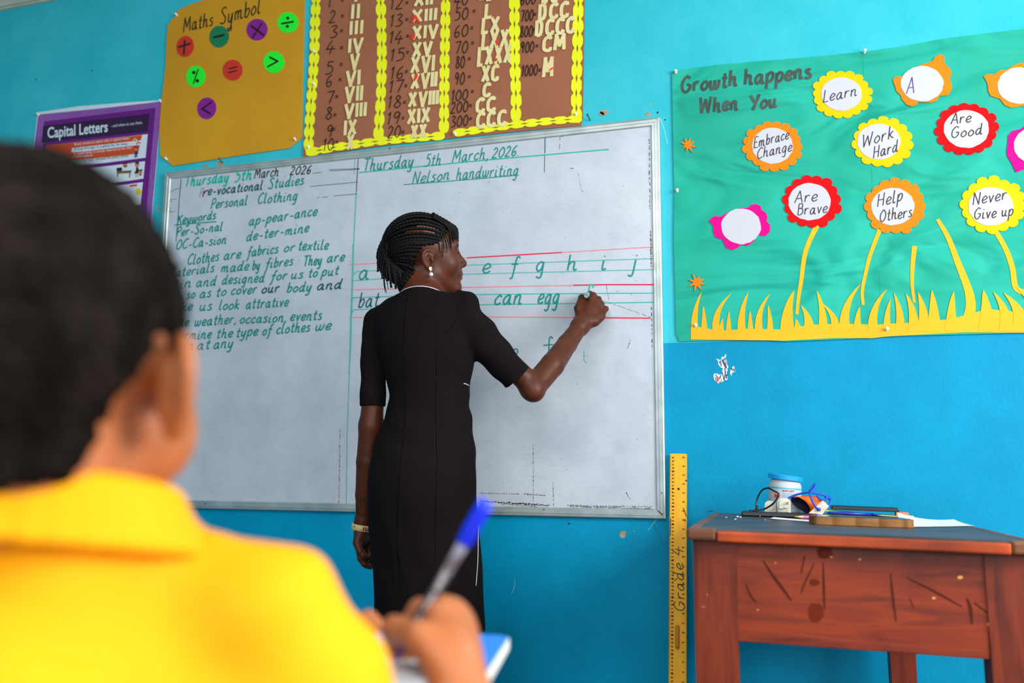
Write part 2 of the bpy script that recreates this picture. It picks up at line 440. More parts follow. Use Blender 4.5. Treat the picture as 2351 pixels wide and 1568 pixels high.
def font_mesh(name, txt, A, B, height, m, parent, depth, bold=0.0, squeeze=True, upright=(0, -1.0)):
    """printed lettering between photograph points A and B of its base line"""
    cu = bpy.data.curves.new('lettering', 'FONT'); cu.body = txt; cu.size = 1.0; cu.offset = bold; cu.resolution_u = 3
    tmp = bpy.data.objects.new('lettering', cu); COL.objects.link(tmp)
    dg = bpy.context.evaluated_depsgraph_get(); me = bpy.data.meshes.new_from_object(tmp.evaluated_get(dg))
    V = np.array([v.co[:] for v in me.vertices]); F = [list(p.vertices) for p in me.polygons]
    bpy.data.objects.remove(tmp, do_unlink=True); bpy.data.curves.remove(cu); bpy.data.meshes.remove(me)
    if not len(V): return None
    x0, x1 = V[:, 0].min(), V[:, 0].max()
    A = np.array(A, float); B = np.array(B, float); U = np.array(upright, float)
    W = []
    for v in V:
        q = A + (B - A) * ((v[0] - x0) / (x1 - x0)) + U * (height * v[1] / 0.72)
        W.append(at(q[0], q[1], depth))
    return link_mesh(name, W, F, m, parent)

# ================================================================= ROOM
RX0, RX1, RY0, RZ = -2.7, 4.5, -6.5, 2.93
WALLP = wall_paint()
PLAIN = mat('turquoise_side_wall', (60, 175, 195), 0.6, (80, 190, 205), 3, bump=0.2, bscale=120)
CEIL = mat('white_ceiling_board', (225, 225, 218), 0.8, (205, 206, 200), 3)
CEM = mat('grey_cement_floor', (128, 124, 118), 0.55, (96, 94, 90), 4, bump=0.15, bscale=40)
CORN = mat('cream_cornice_paint', (205, 205, 190), 0.6, (170, 172, 160), 6)
WFR = mat('window_frame_paint', (225, 228, 226), 0.5)
def struct(name, mb, m, parent=None, smooth=False):
    o = mb.build(name, m, parent, smooth, (0, 0, 0))
    if parent is None: o['kind'] = 'structure'
    return o
wallf = struct('wall_front', MB().box((RX0, 0, 0), (RX1, 0.16, RZ)), WALLP)
def holed_wall(name, fixed, lo, hi, holes, axis):
    """wall with window openings; fixed = (from, to) across its thickness"""
    mb = MB()
    cuts = sorted(holes)
    def put(a0, a1, z0, z1):
        if a1 - a0 < 1e-4 or z1 - z0 < 1e-4: return
        if axis == 'y': mb.box((fixed[0], a0, z0), (fixed[1], a1, z1))
        else: mb.box((a0, fixed[0], z0), (a1, fixed[1], z1))
    p = lo
    for h in cuts:
        put(p, h[0], 0, RZ); put(h[0], h[1], 0, h[2]); put(h[0], h[1], h[3], RZ); p = h[1]
    put(p, hi, 0, RZ)
    return struct(name, mb, WALLP)
holed_wall('wall_right', (RX1, RX1 + 0.16), RY0, 0, [(-2.55, -0.95, 1.05, 2.45), (-5.0, -3.4, 1.05, 2.45)], 'y')
holed_wall('wall_left', (RX0 - 0.16, RX0), RY0, 0, [], 'y')
holed_wall('wall_back', (RY0 - 0.16, RY0), RX0 - 0.16, RX1 + 0.16, [(1.6, 4.2, 1.05, 2.45)], 'x')
struct('floor', MB().box((RX0 - 0.16, RY0 - 0.16, -0.12), (RX1 + 0.16, 0.16, 0)), CEM)
struct('ceiling', MB().box((RX0 - 0.16, RY0 - 0.16, RZ), (RX1 + 0.16, 0.16, RZ + 0.1)), CEIL)
# cornice strip under the ceiling of the board wall
cz = at(0, 23)[2]
tr = MB(); tr.box((RX0, -0.022, cz), (RX1, 0.0, cz + 0.036)); tr.box((RX0, -0.012, cz - 0.006), (RX1, 0.0, cz)); tr.box((RX0, -0.014, cz + 0.036), (RX1, 0, RZ))
struct('trim_1', tr, CORN)
def window(name, cx, cy, w, z0, z1, axis):
    mb = MB()
    def b(a0, a1, u0, u1, t=0.03):
        if axis == 'y': mb.box((cx - t, cy + a0, u0), (cx + t, cy + a1, u1))
        else: mb.box((cx + a0, cy - t, u0), (cx + a1, cy + t, u1))
    h = w / 2
    b(-h, h, z0, z0 + 0.05); b(-h, h, z1 - 0.05, z1); b(-h, -h + 0.05, z0, z1); b(h - 0.05, h, z0, z1); b(-0.02, 0.02, z0, z1, 0.02)
    struct(name, mb, WFR)
window('window_1', RX1 + 0.10, -1.75, 1.6, 1.05, 2.45, 'y')
window('window_2', RX1 + 0.10, -4.2, 1.6, 1.05, 2.45, 'y')
window('window_3', 2.9, RY0 - 0.10, 2.6, 1.05, 2.45, 'x')
lamp = thing('ceiling_lamp', 'flat white ceiling lamp panel in the middle of the classroom ceiling', 'lamp', (1.3, -3.35, RZ))
MB().box((0.67, -3.68, RZ - 0.05), (1.93, -3.02, RZ)).build('lamp_housing', mat('lamp_housing_white', (235, 235, 232), 0.5), lamp)

# paint chips, nail holes and scuffs that belong to the wall
PLASTER = mat('bare_plaster', (176, 164, 140), 0.9, (140, 128, 108), 60)
def blob(c, r, n=14, seed=1, sx=1.0, sy=1.0):
    rd = random.Random(seed)
    return [(c[0] + r * sx * rd.uniform(0.75, 1.15) * math.cos(2 * math.pi * i / n), c[1] + r * sy * rd.uniform(0.75, 1.15) * math.sin(2 * math.pi * i / n)) for i in range(n)]
for i, (c, r, sx, sy) in enumerate([((1387, 258), 9, 1.1, .7), ((1381, 262), 8, .9, .8), ((1488, 262), 7, 1, .8), ((1430, 1227), 8.5, .9, 1.1), ((432, 1180), 5, 1, .9),
                                    ((504, 376), 10, .9, .7), ((472, 381), 5, 1, .8), ((1455, 1220), 2, 1, .7), ((1493, 240), 3, 1, .6), ((365, 478), 5, .9, 1.2)]):
    sheet('paint_chip', blob(c, r, 16, i, sx, sy), 0, 0.0006, PLASTER, wallf)
DARKH = mat('nail_hole_dark', (30, 22, 18), 0.9)
for i, (c, r) in enumerate([((1307, 1202), 2.3), ((1381.5, 261.5), 1.6), ((1527, 275), 1.8), ((83, 182), 1.4), ((211, 162), 1.6), ((1510, 258), 2.2)]):
    sheet('nail_hole', blob(c, r, 8, 30 + i), 0, 0.0009, DARKH, wallf)
CRK = mat('hairline_crack', (10, 90, 120), 0.9)
line('crack', [(1499, 1198), (1503, 1212), (1511, 1222), (1518, 1240), (1525, 1258)], 0.0012, CRK, wallf, 0.0005)
line('scuff_mark', [(1528, 1165), (1512, 1185), (1488, 1218)], 0.0014, mat('pale_scuff', (120, 205, 225), 0.8), wallf, 0.0005)
line('scuff_mark', [(1516, 272), (1526, 300), (1532, 330)], 0.003, MATS['pale_scuff'], wallf, 0.0005)
line('scuff_mark', [(1175, 1362), (1182, 1345), (1182, 1330)], 0.0014, MATS['pale_scuff'], wallf, 0.0005)
line('pencil_mark', [(1625, 1174), (1638, 1173)], 0.0016, DARKH, wallf, 0.0005)

# ================================================================= WHITEBOARD
BD = 0.0125                                        # face of the writing surface, in front of the wall
ALU = mat('aluminium_frame', (196, 204, 204), 0.34, (170, 180, 180), 14, metal=0.55, spec=0.5, bump=0.05, bscale=200)
TL, TR, BR = at(378.7, 396.8, 0.016), at(1513.5, 268.7, 0.016), at(1528.2, 1191, 0.016)
bx0, bx1, bz1, bz0 = TL[0], (TR[0] + BR[0]) / 2, (TL[2] + TR[2]) / 2, BR[2]
board = thing('whiteboard', 'large aluminium framed whiteboard covered in green marker handwriting on the blue wall', 'whiteboard', ((bx0 + bx1) / 2, 0, bz0))
MB().box((bx0 + 0.004, -BD, bz0 + 0.004), (bx1 - 0.004, -0.0005, bz1 - 0.004)).build('writing_panel', board_paint(), board)
prof = [(0.0, 0.001), (0.0, 0.016), (0.0035, 0.0175), (0.0045, 0.0150), (0.0075, 0.0150), (0.0085, 0.0185), (0.0145, 0.0185), (0.0155, 0.0172), (0.0235, 0.0172), (0.0265, BD + 0.0003)]
cor = lambda t: [(bx0 + t, bz1 - t), (bx1 - t, bz1 - t), (bx1 - t, bz0 + t), (bx0 + t, bz0 + t)]
for i in range(4):
    mb = MB(); V = []
    for (t, d) in prof:
        c = cor(t); g = 0.0006 if True else 0
        V += [(c[i][0], -d, c[i][1]), (c[(i + 1) % 4][0], -d, c[(i + 1) % 4][1])]
    mb.add(V, [(2 * k, 2 * k + 1, 2 * k + 3, 2 * k + 2) for k in range(len(prof) - 1)])
    mb.build('frame_rail', ALU, board)
RUST = mat('rust_stain', (120, 80, 40), 0.9, (70, 50, 30), 80)
sheet('corner_rust', [(1511, 1171), (1521, 1180), (1524, 1178), (1520, 1184), (1509, 1172)], 0.0188, 0.0191, RUST, board)
sheet('corner_rust', [(1502, 603), (1507, 600), (1507, 624), (1503, 618)], 0.0188, 0.0191, mat('peeled_tape', (200, 190, 165), 0.8), board)
# --- ink
def ink(name, c, r=0.45): return mat(name, c, r, spec=0.3)
TEAL = ink('green_marker_ink', (0, 134, 128)); TEALB = ink('bright_green_marker_ink', (0, 172, 158)); BLACK = ink('black_marker_ink', (28, 34, 40))
TEALD = ink('dark_green_marker_ink', (0, 84, 84)); DKRED = ink('dark_red_marker_ink', (96, 30, 38)); GREYI = ink('faded_marker_ink', (150, 150, 155))
PINK = ink('pink_marker_ink', (232, 120, 140)); REDI = ink('red_marker_ink', (222, 22, 66)); TEALF = ink('faded_green_marker_ink', (70, 176, 172))
WD = BD + 0.0005
def bw(txt, A, B, xh, m=TEAL, w=0.0050, slant=0.27, **k): return write('handwriting', txt, A, B, xh, w, m, board, WD, slant, **k)
def rl(pts, w, m, d=WD - 0.0002, name='ruled_line'): return line(name, pts, w, m, board, d)
bw('Thursday', (422, 429.5), (524, 416), 13.5, TEALB, 0.0062); bw('5th', (538, 418), (577, 411), 13.5, TEALB, 0.0062)
bw('March', (583, 410), (639, 404), 13, BLACK, 0.0038); bw('.', (653, 406), (655, 406), 13, BLACK, 0.0038); bw('2026', (665, 402), (713, 398.5), 10.5, BLACK, 0.004)
bw('P', (457, 453), (465, 452), 11, GREYI, 0.004); bw('r', (464, 452), (476, 450), 13, DKRED, 0.005)
bw('e-vocational', (477, 448), (602, 435), 12, TEALD); bw('Studies', (615, 433), (697, 423), 13, TEAL)
bw('Personal', (483, 480), (567, 470), 12.5); bw('Clothing', (591, 468), (682, 459), 13)
bw('Keywords', (406, 515), (495, 502), 11); rl([(400, 517), (440, 513), (497, 509)], 0.0042, TEAL)
bw('Per-So-nal', (404, 543), (510, 529), 11.5); bw('OC-Ca-sion', (403, 573), (519, 559), 12)
bw('ap-pear-ance', (571, 518), (727, 494), 12.5); bw('de-ter-mine', (565, 553), (708, 532), 12.5)
bw('Clothes', (430, 608), (502, 598), 13); bw('are', (513, 597), (552, 592), 12.5); bw('fabrics', (567, 590), (638, 580), 12.5); bw('or', (651, 579), (676, 576), 12); bw('textile', (684, 575), (753, 572), 13)
bw('materials', (383, 638), (491, 624), 12); bw('made', (507, 625), (570, 620), 12.5); bw('by', (579, 620), (596, 617), 12); bw('fibres', (609, 616), (672, 609), 12.5); bw('.', (686, 599), (689, 599), 12); bw('They', (695, 612), (738, 606), 13); bw('are', (750, 603), (790, 598), 12.5)
bw('in', (410, 662), (438, 659), 12); bw('and', (450, 659), (495, 655), 12.5); bw('designed', (509, 653), (606, 647), 12.5); bw('for', (621, 645), (658, 641), 12); bw('us', (667, 640), (695, 638), 12); bw('to', (707, 637), (728, 635), 12); bw('put', (738, 634), (776, 630), 12)
bw('on', (388, 690), (416, 687), 12); bw('so', (427, 686), (447, 684), 12); bw('as', (458, 684), (484, 682), 12.5); bw('to', (495, 681), (518, 678), 12); bw('cover', (530, 677), (589, 673), 12.5); bw('our', (600, 673), (640, 670), 12.5, TEALD); bw('body', (658, 671), (714, 667), 12.5); bw('and', (727, 666), (783, 662), 12.5, TEALD)
bw('make', (372, 720), (440, 712), 12); bw('us', (457, 713), (486, 711), 13); bw('look', (502, 711), (548, 709), 13); bw('attrative', (564, 709), (661, 702), 13); bw('.', (672, 690), (674, 690), 12)
bw('The', (392, 751), (432, 748), 12); bw('weather,', (446, 749), (543, 742), 13); bw('occasion,', (550, 743), (659, 738), 12.5); bw('events', (666, 737), (738, 733), 13)
bw('determine', (374, 783), (484, 776), 12); bw('the', (496, 776), (533, 774), 12.5); bw('type', (541, 774), (591, 769), 12.5); bw('of', (602, 769), (622, 767), 12.5); bw('clothes', (634, 766), (711, 760), 13); bw('we', (723, 760), (759, 756), 13)
bw('worn', (392, 807), (442, 802), 12); bw('at', (451, 803), (480, 800), 13); bw('any', (490, 801), (534, 797), 13)
# right half
bw('Thursday', (832, 394), (948, 381), 15.5, TEAL, 0.0046); bw('5th', (975, 382), (1012, 378), 15, TEAL, 0.004); bw('March,', (1037, 373), (1122, 364), 15, TEAL, 0.004); bw('2026.', (1129, 364), (1192, 357), 13, TEAL, 0.004)
rl([(824, 396.5), (1110, 368), (1397.6, 343)], 0.004, TEALB)
bw('Nelson', (945, 422), (1031, 412), 15, TEAL, 0.004); bw('handwriting', (1047, 412), (1189, 402), 15, TEAL, 0.004)
rl([(926, 424), (1080, 412), (1191, 402)], 0.0032, TEAL)
rl([(822.5, 363), (818, 440)], 0.003, BLACK); rl([(818, 440), (812, 560), (805, 800), (801, 860)], 0.0044, TEALF); rl([(810, 560), (808, 650), (804, 760), (802, 857), (797, 1000), (795, 1158)], 0.003, TEALF)
rl([(815, 365), (813, 400)], 0.0012, BLACK)
for a, b in [((756, 389.5), (826, 387)), ((756, 392.5), (826, 388.5)), ((718, 398), (738, 396)), ((712, 428), (823, 418)), ((766, 450), (820, 445)), ((740, 453), (752, 452)), ((728, 454), (733, 453.5))]: rl([a, b], 0.0018, BLACK)
for pts in [[(416, 411), (411, 465), (409, 497), (404, 555)]]: rl(pts, 0.0032, TEALD)
for pts in [[(387, 443), (402, 435), (415, 431.5)], [(386, 458.5), (406, 457)], [(386, 462), (395, 461.5)], [(386, 488), (402, 485)], [(391, 478), (390.5, 486)]]: rl(pts, 0.0016, BLACK)
rl([(1251.5, 317), (1251, 352)], 0.003, TEALD); rl([(1250.6, 356), (1249.7, 396)], 0.002, BLACK)
for a, b in [((1286, 314), (1285, 322)), ((1285, 330), (1284.5, 342)), ((1289, 314), (1299, 311))]: rl([a, b], 0.0015, BLACK)
rl([(800, 608), (1072, 592)], 0.0028, PINK); rl([(1072, 592), (1290, 579.6)], 0.0042, REDI); rl([(1290, 579.6), (1499, 567)], 0.0028, PINK)
rl([(808, 665), (1316, 655)], 0.0028, PINK); rl([(1316, 655), (1393, 653.5), (1501, 653.5)], 0.0044, REDI)
rl([(800, 729), (1124, 727.5), (1316, 729)], 0.0028, PINK); rl([(1316, 729), (1494, 730.4)], 0.004, REDI)
rl([(813, 632), (815, 626), (821, 623.5), (920, 618), (1072, 609), (1290, 601), (1499, 593.6)], 0.003, TEALF)
rl([(811, 644.5), (920, 637), (1072, 629.5), (1290, 624), (1499, 619)], 0.003, TEALF)
rl([(808, 690), (812, 683.5), (910, 680), (1072, 676.5), (1299, 674), (1501, 673)], 0.003, TEALB)
rl([(808, 718), (812, 711.5), (910, 705.5), (1094, 700), (1299, 697), (1501, 694)], 0.003, TEALB)
for ch, x0, x1, y in [('a', 823, 846, 641), ('b', 902, 922, 637), ('c', 968, 984, 634.5), ('d', 1030, 1052, 631.5), ('e', 1107, 1125, 627.5), ('f', 1172, 1188, 625), ('g', 1230, 1250, 623.5), ('h', 1301, 1324, 621.5), ('i', 1380, 1391, 620), ('j', 1446, 1460, 618.5)]:
    bw(ch, (x0, y), (x1, y - 0.6), 21 if ch not in 'hf' else 20, TEAL, 0.0052, 0.14)
bw('bat', (822, 707), (868, 702), 19, TEALD, 0.0044); bw('can', (1134, 699.5), (1197, 697.5), 21, TEAL, 0.0056); bw('egg', (1234, 697.5), (1283, 696), 21.5, TEAL, 0.0056)
line('handwriting', [(p[0], p[1]) for p in bez([(1361, 661), (1361.5, 657), (1358, 653), (1354, 657), (1352.4, 665), (1351.8, 673.5)], 6)], 0.0046, TEALB, board, WD)
line('handwriting', [(p[0], p[1]) for p in bez([(1269, 778), (1266, 773.5), (1262, 776), (1260.5, 790), (1260, 809)], 6)], 0.0042, TEAL, board, WD)
line('handwriting', [(1247, 793), (1270, 791)], 0.0042, TEAL, board, WD)
line('handwriting', [(p[0], p[1]) for p in bez([(1170, 812), (1177, 806), (1184, 801), (1189, 805), (1186, 812), (1180, 816)], 6)], 0.0042, TEAL, board, WD)
line('handwriting', [(1341, 805), (1341, 826), (1345, 833), (1349, 832)], 0.0018, TEALF, board, WD); line('handwriting', [(1337, 817), (1349, 816.5)], 0.0016, TEALF, board, WD)
# worn marks on the panel
rnd = random.Random(3)
def dashes(p0, p1, w, n, fill, m=BLACK, name='worn_ink_mark'):
    mb = MB(); a = np.array(p0, float); b = np.array(p1, float); t = 0.0; step = 1.0 / n
    while t < 1:
        e = min(1, t + step * fill * rnd.uniform(0.4, 1.5))
        q0, q1 = a + (b - a) * t, a + (b - a) * e
        jit = (b - a)[::-1] * np.array([1, -1]); jit = jit / (np.linalg.norm(jit) + 1e-9)
        if w >= .004:
            L_b = max(1.2, np.linalg.norm(q1 - q0) * .6); mb.prism(poly_px(blob((q0 + q1) / 2 + jit * rnd.uniform(-1.2, 1.2), 1.0, 11, rnd.randint(0, 9999), L_b, w * 800 * .5 * rnd.uniform(.35, 1.1)), WD), WD - .0002, WD); t = e + step * (1 - fill) * rnd.uniform(0.4, 1.8); continue
        mb.ribbon([at(*(q0 + jit * rnd.uniform(-.8, .8)), WD), at(*((q0 + q1) / 2 + jit * rnd.uniform(-.8, .8)), WD), at(*(q1 + jit * rnd.uniform(-.8, .8)), WD)], w * rnd.uniform(0.5, 1.3))
        t = e + step * (1 - fill) * rnd.uniform(0.4, 1.8)
    mb.build(name, m, board)
dashes((1491, 320), (1492, 480), 0.0016, 14, .6); dashes((1494, 530), (1495, 612), 0.0032, 10, .75, mat('brown_worn_edge', (92, 70, 60), .8)); dashes((1496, 705), (1497, 800), 0.0018, 8, .5); dashes((1488.5, 318), (1489, 420), 0.0012, 18, .3)
dashes((1102, 1132), (1192, 1134), 0.0022, 22, .5, MATS['brown_worn_edge']); dashes((1202, 1134), (1252, 1137.5), 0.0026, 9, .75, MATS['brown_worn_edge'])
dashes((1104, 1151), (1262, 1160), 0.0055, 26, .8, BLACK); dashes((1150, 1157), (1235, 1162), 0.005, 14, .85, mat('grey_smear', (120, 118, 122), .8)); dashes((1308, 1162), (1500, 1168), 0.0065, 30, .8, MATS['grey_smear']); dashes((1302, 1160), (1500, 1163), 0.0018, 34, .5, BLACK); dashes((1322, 1162), (1410, 1164), 0.003, 8, .4, ink('blue_smear', (40, 90, 150)))
dashes((1224, 1020), (1225, 1160), 0.0012, 16, .7); dashes((1270, 1108), (1271, 1165), 0.0015, 7, .6); dashes((781, 985), (778, 1158), 0.0016, 14, .75); dashes((1438, 1130), (1447, 1146), 0.0018, 3, .8)
dashes((1447, 780), (1441, 800), 0.0022, 5, .5); dashes((1385, 690), (1494, 728), 0.0010, 6, .8); dashes((1392, 655), (1398, 688), 0.0010, 4, .8); dashes((1327, 397), (1336, 440), 0.0010, 4, .8, MATS['grey_smear']); dashes((1309, 385), (1316, 388), 0.004, 2, .9)
dashes((1083, 1012), (1085, 1035), 0.0012, 3, .7, MATS['grey_smear']); dashes((360, 1150), (820, 1157), 0.0016, 40, .25, MATS['grey_smear'])
mb = MB()
for i in range(90):
    c = (rnd.uniform(900, 1490), rnd.uniform(330, 1150)); r = rnd.uniform(.4, 1.1)
    mb.prism(poly_px(blob(c, r, 5, i), WD), WD - 0.0002, WD)
tag(mb.build('ink_speck', mat('ink_speck_grey', (86, 90, 96), .7), board), kind='stuff')
# screws in the frame
for (a, b) in [(472, 1156.5), (1249, 1170), (895, 340), (1519.5, 1132)]:
    MB().prism(poly_px(ell_px((a, b), 1.8, 1.8, 10), 0.019), 0.015, 0.0195).build('frame_screw', mat('screw_steel', (120, 105, 90), .5, metal=.6), board)

# ================================================================= POSTERS
def pin(parent, px, py, d, m=None):
    p = at(px, py, d); mb = MB()
    M = Matrix.Translation(Vector(p)) @ Matrix.Rotation(math.radians(78), 4, 'X') @ Matrix.Rotation(math.radians(14), 4, 'Y')
    mb.lathe([(0.0045, -0.001), (0.0048, 0.001), (0.0022, 0.003), (0.0024, 0.007), (0.0046, 0.009), (0.004, 0.0105)], M, 12)
    return mb.build('push_pin', mat('white_pin_plastic', (235, 232, 225), .35), parent, True)
def disc_sticker(parent, name, c, rx, ry, m, d0, d1, n=30, seed=0, rot=0.2):
    rd = random.Random(seed)
    pts = [(c[0] + (p[0] - c[0]) * rd.uniform(.975, 1.02), c[1] + (p[1] - c[1]) * rd.uniform(.975, 1.02)) for p in ell_px(c, rx, ry, n, rot)]
    return sheet(name, pts, d0, d1, m, parent)
# ---- maths symbol poster
MY = mat('mustard_card', (196, 136, 4), .75, (208, 148, 8), 3, bump=.5, bscale=5, bdist=.006)
o_ = at(540, 200)
mp_ = thing('maths_poster', 'mustard yellow card poster headed Maths Symbol with coloured sign discs', 'poster', (o_[0], 0, o_[2]))
sheet('poster_sheet', [(403, 37), (410, 22), (440, 9), (470, -1), (560, -16), (700, -36), (697.5, 92), (694.5, 200), (693, 315), (682, 326), (664, 340), (540, 358), (397, 381), (383, 369), (368, 357), (366, 285), (372, 220), (380, 153), (382, 95), (385, 58), (394, 45)], 0.002, 0.005, MY, mp_)
KB = ink('brush_marker_black', (44, 40, 20))
mb = MB(); write('title', 'Maths', (420, 75), (489, 57), 17.5, 0.0052, KB, mp_, .0055, .12, mb=mb); write('title', 'Symbol', (505, 57), (598, 29), 20, 0.0052, KB, mp_, .0055, .12, mb=mb); mb.ribbon(poly_px([(531, 40), (531, 68), (527, 71), (521, 69)], .0055), .0052)
mb.build('title_lettering', KB, mp_)
RD, DG, PU, BG = mat('red_paper', (200, 44, 22), .7), mat('dark_green_paper', (0, 118, 72), .7), mat('purple_paper', (132, 10, 138), .7), mat('neon_green_paper', (20, 238, 40), .7)
KS = ink('symbol_black', (24, 20, 14))
def sym(c, rx, ry, m, segs, dots=(), w=0.0075, seed=0):
    d = disc_sticker(mp_, 'symbol_disc', c, rx, ry, m, .005, .0062, 30, seed)
    mb = MB()
    for s in segs: mb.ribbon(poly_px([(c[0] + a, c[1] + b) for a, b in s], .0066), w)
    for (a, b, r) in dots: mb.prism(poly_px(ell_px((c[0] + a, c[1] + b), r, r, 14), .0066), .0063, .0066)
    mb.build('symbol', KS, d)
sym((425, 106.6), 20, 24.5, RD, [[(-16, 2), (13, -7)], [(-1, -15), (-3, 18)]], seed=1)
sym((503, 84), 22.5, 25, DG, [[(-13, 2), (12, -4)]], w=.0085, seed=2)
sym((590, 68), 24, 25, PU, [[(-14, -9), (16, 13)], [(11, -15), (-11, 20)]], w=.0065, seed=3)
sym((660.6, 51.5), 24, 24, BG, [[(-15, 3), (14, -2)]], [(0, -10, 3.6), (-1, 9, 3.6)], w=.007, seed=4)
sym((449, 175.5), 22, 25, BG, [[(6, -17), (-5, 17)]], [(-4, -9, 4), (4, 10, 4)], w=.0055, seed=5)
sym((534, 161), 23, 24, RD, [[(-9, -3), (11, -8)], [(-10, 6), (10, 1)]], w=.0045, seed=6)
sym((628.5, 142.7), 24.5, 25, BG, [[(-10, -12), (9, -2), (-15, 11)]], w=.0065, seed=7)
sym((474.7, 248.7), 22, 25, PU, [[(12, -15), (-11, 1), (9, 13)]], w=.0065, seed=8)
for p in [(405.5, 35), (382, 365.5), (677.5, 321)]: pin(mp_, p[0], p[1], .006)

# ---- roman numeral chart
BRN = mat('terracotta_card', (150, 88, 58), .75, (160, 96, 66), 4, bump=.35, bscale=7, bdist=.004)
YEL = mat('neon_yellow_paper', (232, 232, 8), .7, (240, 240, 20), 5)
SLIT = mat('slit_brown', (120, 78, 20), .8)
CRM = mat('cream_cut_paper', (222, 204, 140), .75, (232, 216, 160), 20)
REDP = mat('red_scrap_paper', (236, 44, 20), .7)
DIG = ink('chart_black_ink', (30, 22, 18))
o_ = at(1020, 150)
ch_ = thing('roman_numeral_chart', 'brown card chart of numbers and cream Roman numerals with zigzag yellow borders', 'chart', (o_[0], 0, o_[2]))
Zc = lambda X, Y: (680 + X / 3.457, Y / 3.457)
sheet('chart_sheet', [(720.5, -60), (717.6, 0), (713, 75), (709, 150), (701, 260), (694.5, 357), (697, 360), (800, 346), (911, 331), (1044, 317), (1200, 301), (1334, 288), (1338, 270), (1340, 150), (1342, 0), (1343, -110)], .002, .0045, BRN, ch_)
BN = [0]
def border(path, pitch, half, name='border_strip'):
    BN[0] += 1; bd_ = .0050 + .00025 * BN[0]
    P = [np.array(p, float) for p in path]
    seg = [np.linalg.norm(P[i + 1] - P[i]) for i in range(len(P) - 1)]; tot = sum(seg)
    def pos(s):
        for i, L in enumerate(seg):
            if s <= L or i == len(seg) - 1:
                t = (P[i + 1] - P[i]) / L; return P[i] + t * s, t
            s -= L
    n = max(1, round(tot / pitch)); st = tot / n
    mb = MB(); out = []; lft, rgt = [], []
    prof_ = [(0.0, .55), (.2, .92), (.35, 1.0), (.65, 1.0), (.8, .92), (1.0, .55)]
    for i in range(n):
        for (u, k) in prof_[:-1] if i < n - 1 else prof_:
            p, t = pos((i + u) * st); nn = np.array([-t[1], t[0]])
            k2 = k * half * random.uniform(.93, 1.05)
            lft.append(p + nn * k2); rgt.append(p - nn * k2)
    V = poly_px(lft, bd_) + poly_px(rgt, bd_); k = len(lft)
    mb.add(V, [(j, j + 1, k + j + 1, k + j) for j in range(k - 1)], 0)
    for i in range(1, n):
        p, t = pos(i * st); nn = np.array([-t[1], t[0]]); a = st * .3; b = half * .16
        mb.prism(poly_px([p - t * a, p + nn * b, p + t * a, p - nn * b], bd_), bd_ + .0001, bd_ + .00012, 1)
    return mb.build(name, [YEL, SLIT], ch_)
border([(726.5, -20), (723, 58), (722, 121), (717, 200), (711, 280), (708, 345)], 29, 11.5)
border([(873, -25), (876, 58), (877, 145), (874, 230), (870, 290), (868, 322)], 31, 11.5)
border([(1023, -30), (1023, 14), (1021, 130), (1020, 220), (1019, 305)], 31, 11.5)
border([(1181, -40), (1181, 0), (1181.5, 130), (1185, 230), (1184, 278)], 33, 12.5)
border([(1329, -60), (1327, 60), (1325, 130), (1323, 220), (1324, 282)], 33, 12.5)
border([(702, 351), (780, 336), (868, 324), (950, 317), (1021, 311)], 32, 9.5); border([(1040, 306), (1120, 295), (1183, 286), (1260, 278), (1336, 272)], 34, 9)
def digits(txt, x0, x1, yb, h=105):
    a, b = Zc(x0, yb), Zc(x1, yb - (x1 - x0) * .10)
    write('number', txt, a, b, h / 3.457 * 10 / 18, .0034, DIG, ch_, .0067, .12, jit=.2)
def eq(x, y): write('number', '=', Zc(x - 12, y + 18), Zc(x + 14, y + 14), 30 / 3.457, .0034, DIG, ch_, .0067)
CN = [0]
def cut(txt, x0, x1, yt, yb, wd=31):
    """letters cut from cream paper, each its own scrap"""
    CN[0] += 1; dz_ = .0072 + .0008 * (CN[0] % 3); sl = .10; hgt = (yb - yt) - sl * (x1 - x0)
    wts = {'I': 3.4, 'V': 9.5, 'X': 9.5, 'L': 8, 'C': 9, 'D': 9.5, 'M': 11}
    tot = sum(wts[c] for c in txt); x = x0
    for c in txt:
        w = (x1 - x0) * wts[c] / tot; g = GL[c]; mb = MB()
        pad = wd / 2
        xs = (x + pad * .75, x + w - pad * .75) if c != 'I' else (x + w / 2 - 3, x + w / 2 + 3)
        for st in g[1].split('|'):
            pts = [tuple(map(float, q.split())) for q in st.lstrip('!').split(',')]
            if c == 'C': pts = [(p[0], p[1]) for p in bez([(9.5, 14), (9, 16.5), (6, 17.2), (2, 14), (1, 8.5), (2, 2.6), (6, .6), (9.5, 1.5), (10, 4.5)], 4)]
            if c == 'D' and not st.startswith('!'): pts = [(p[0], p[1]) for p in bez([(2.5, 17), (8, 16.5), (10, 9), (8, 1.2), (2.5, .8)], 4)]
            P = []
            for a, b in pts:
                X = xs[0] + (xs[1] - xs[0]) * (a / g[0]) + random.uniform(-1, 1) + .06 * b / 18 * hgt
                Y = yb - hgt * (b / 18.0) - sl * (X - x0)
                P.append(at(*Zc(X, Y), dz_))
            mb.ribbon(P, wd / 3.457 / 760)
        mb.build('cut_paper_numeral', CRM, ch_); x += w
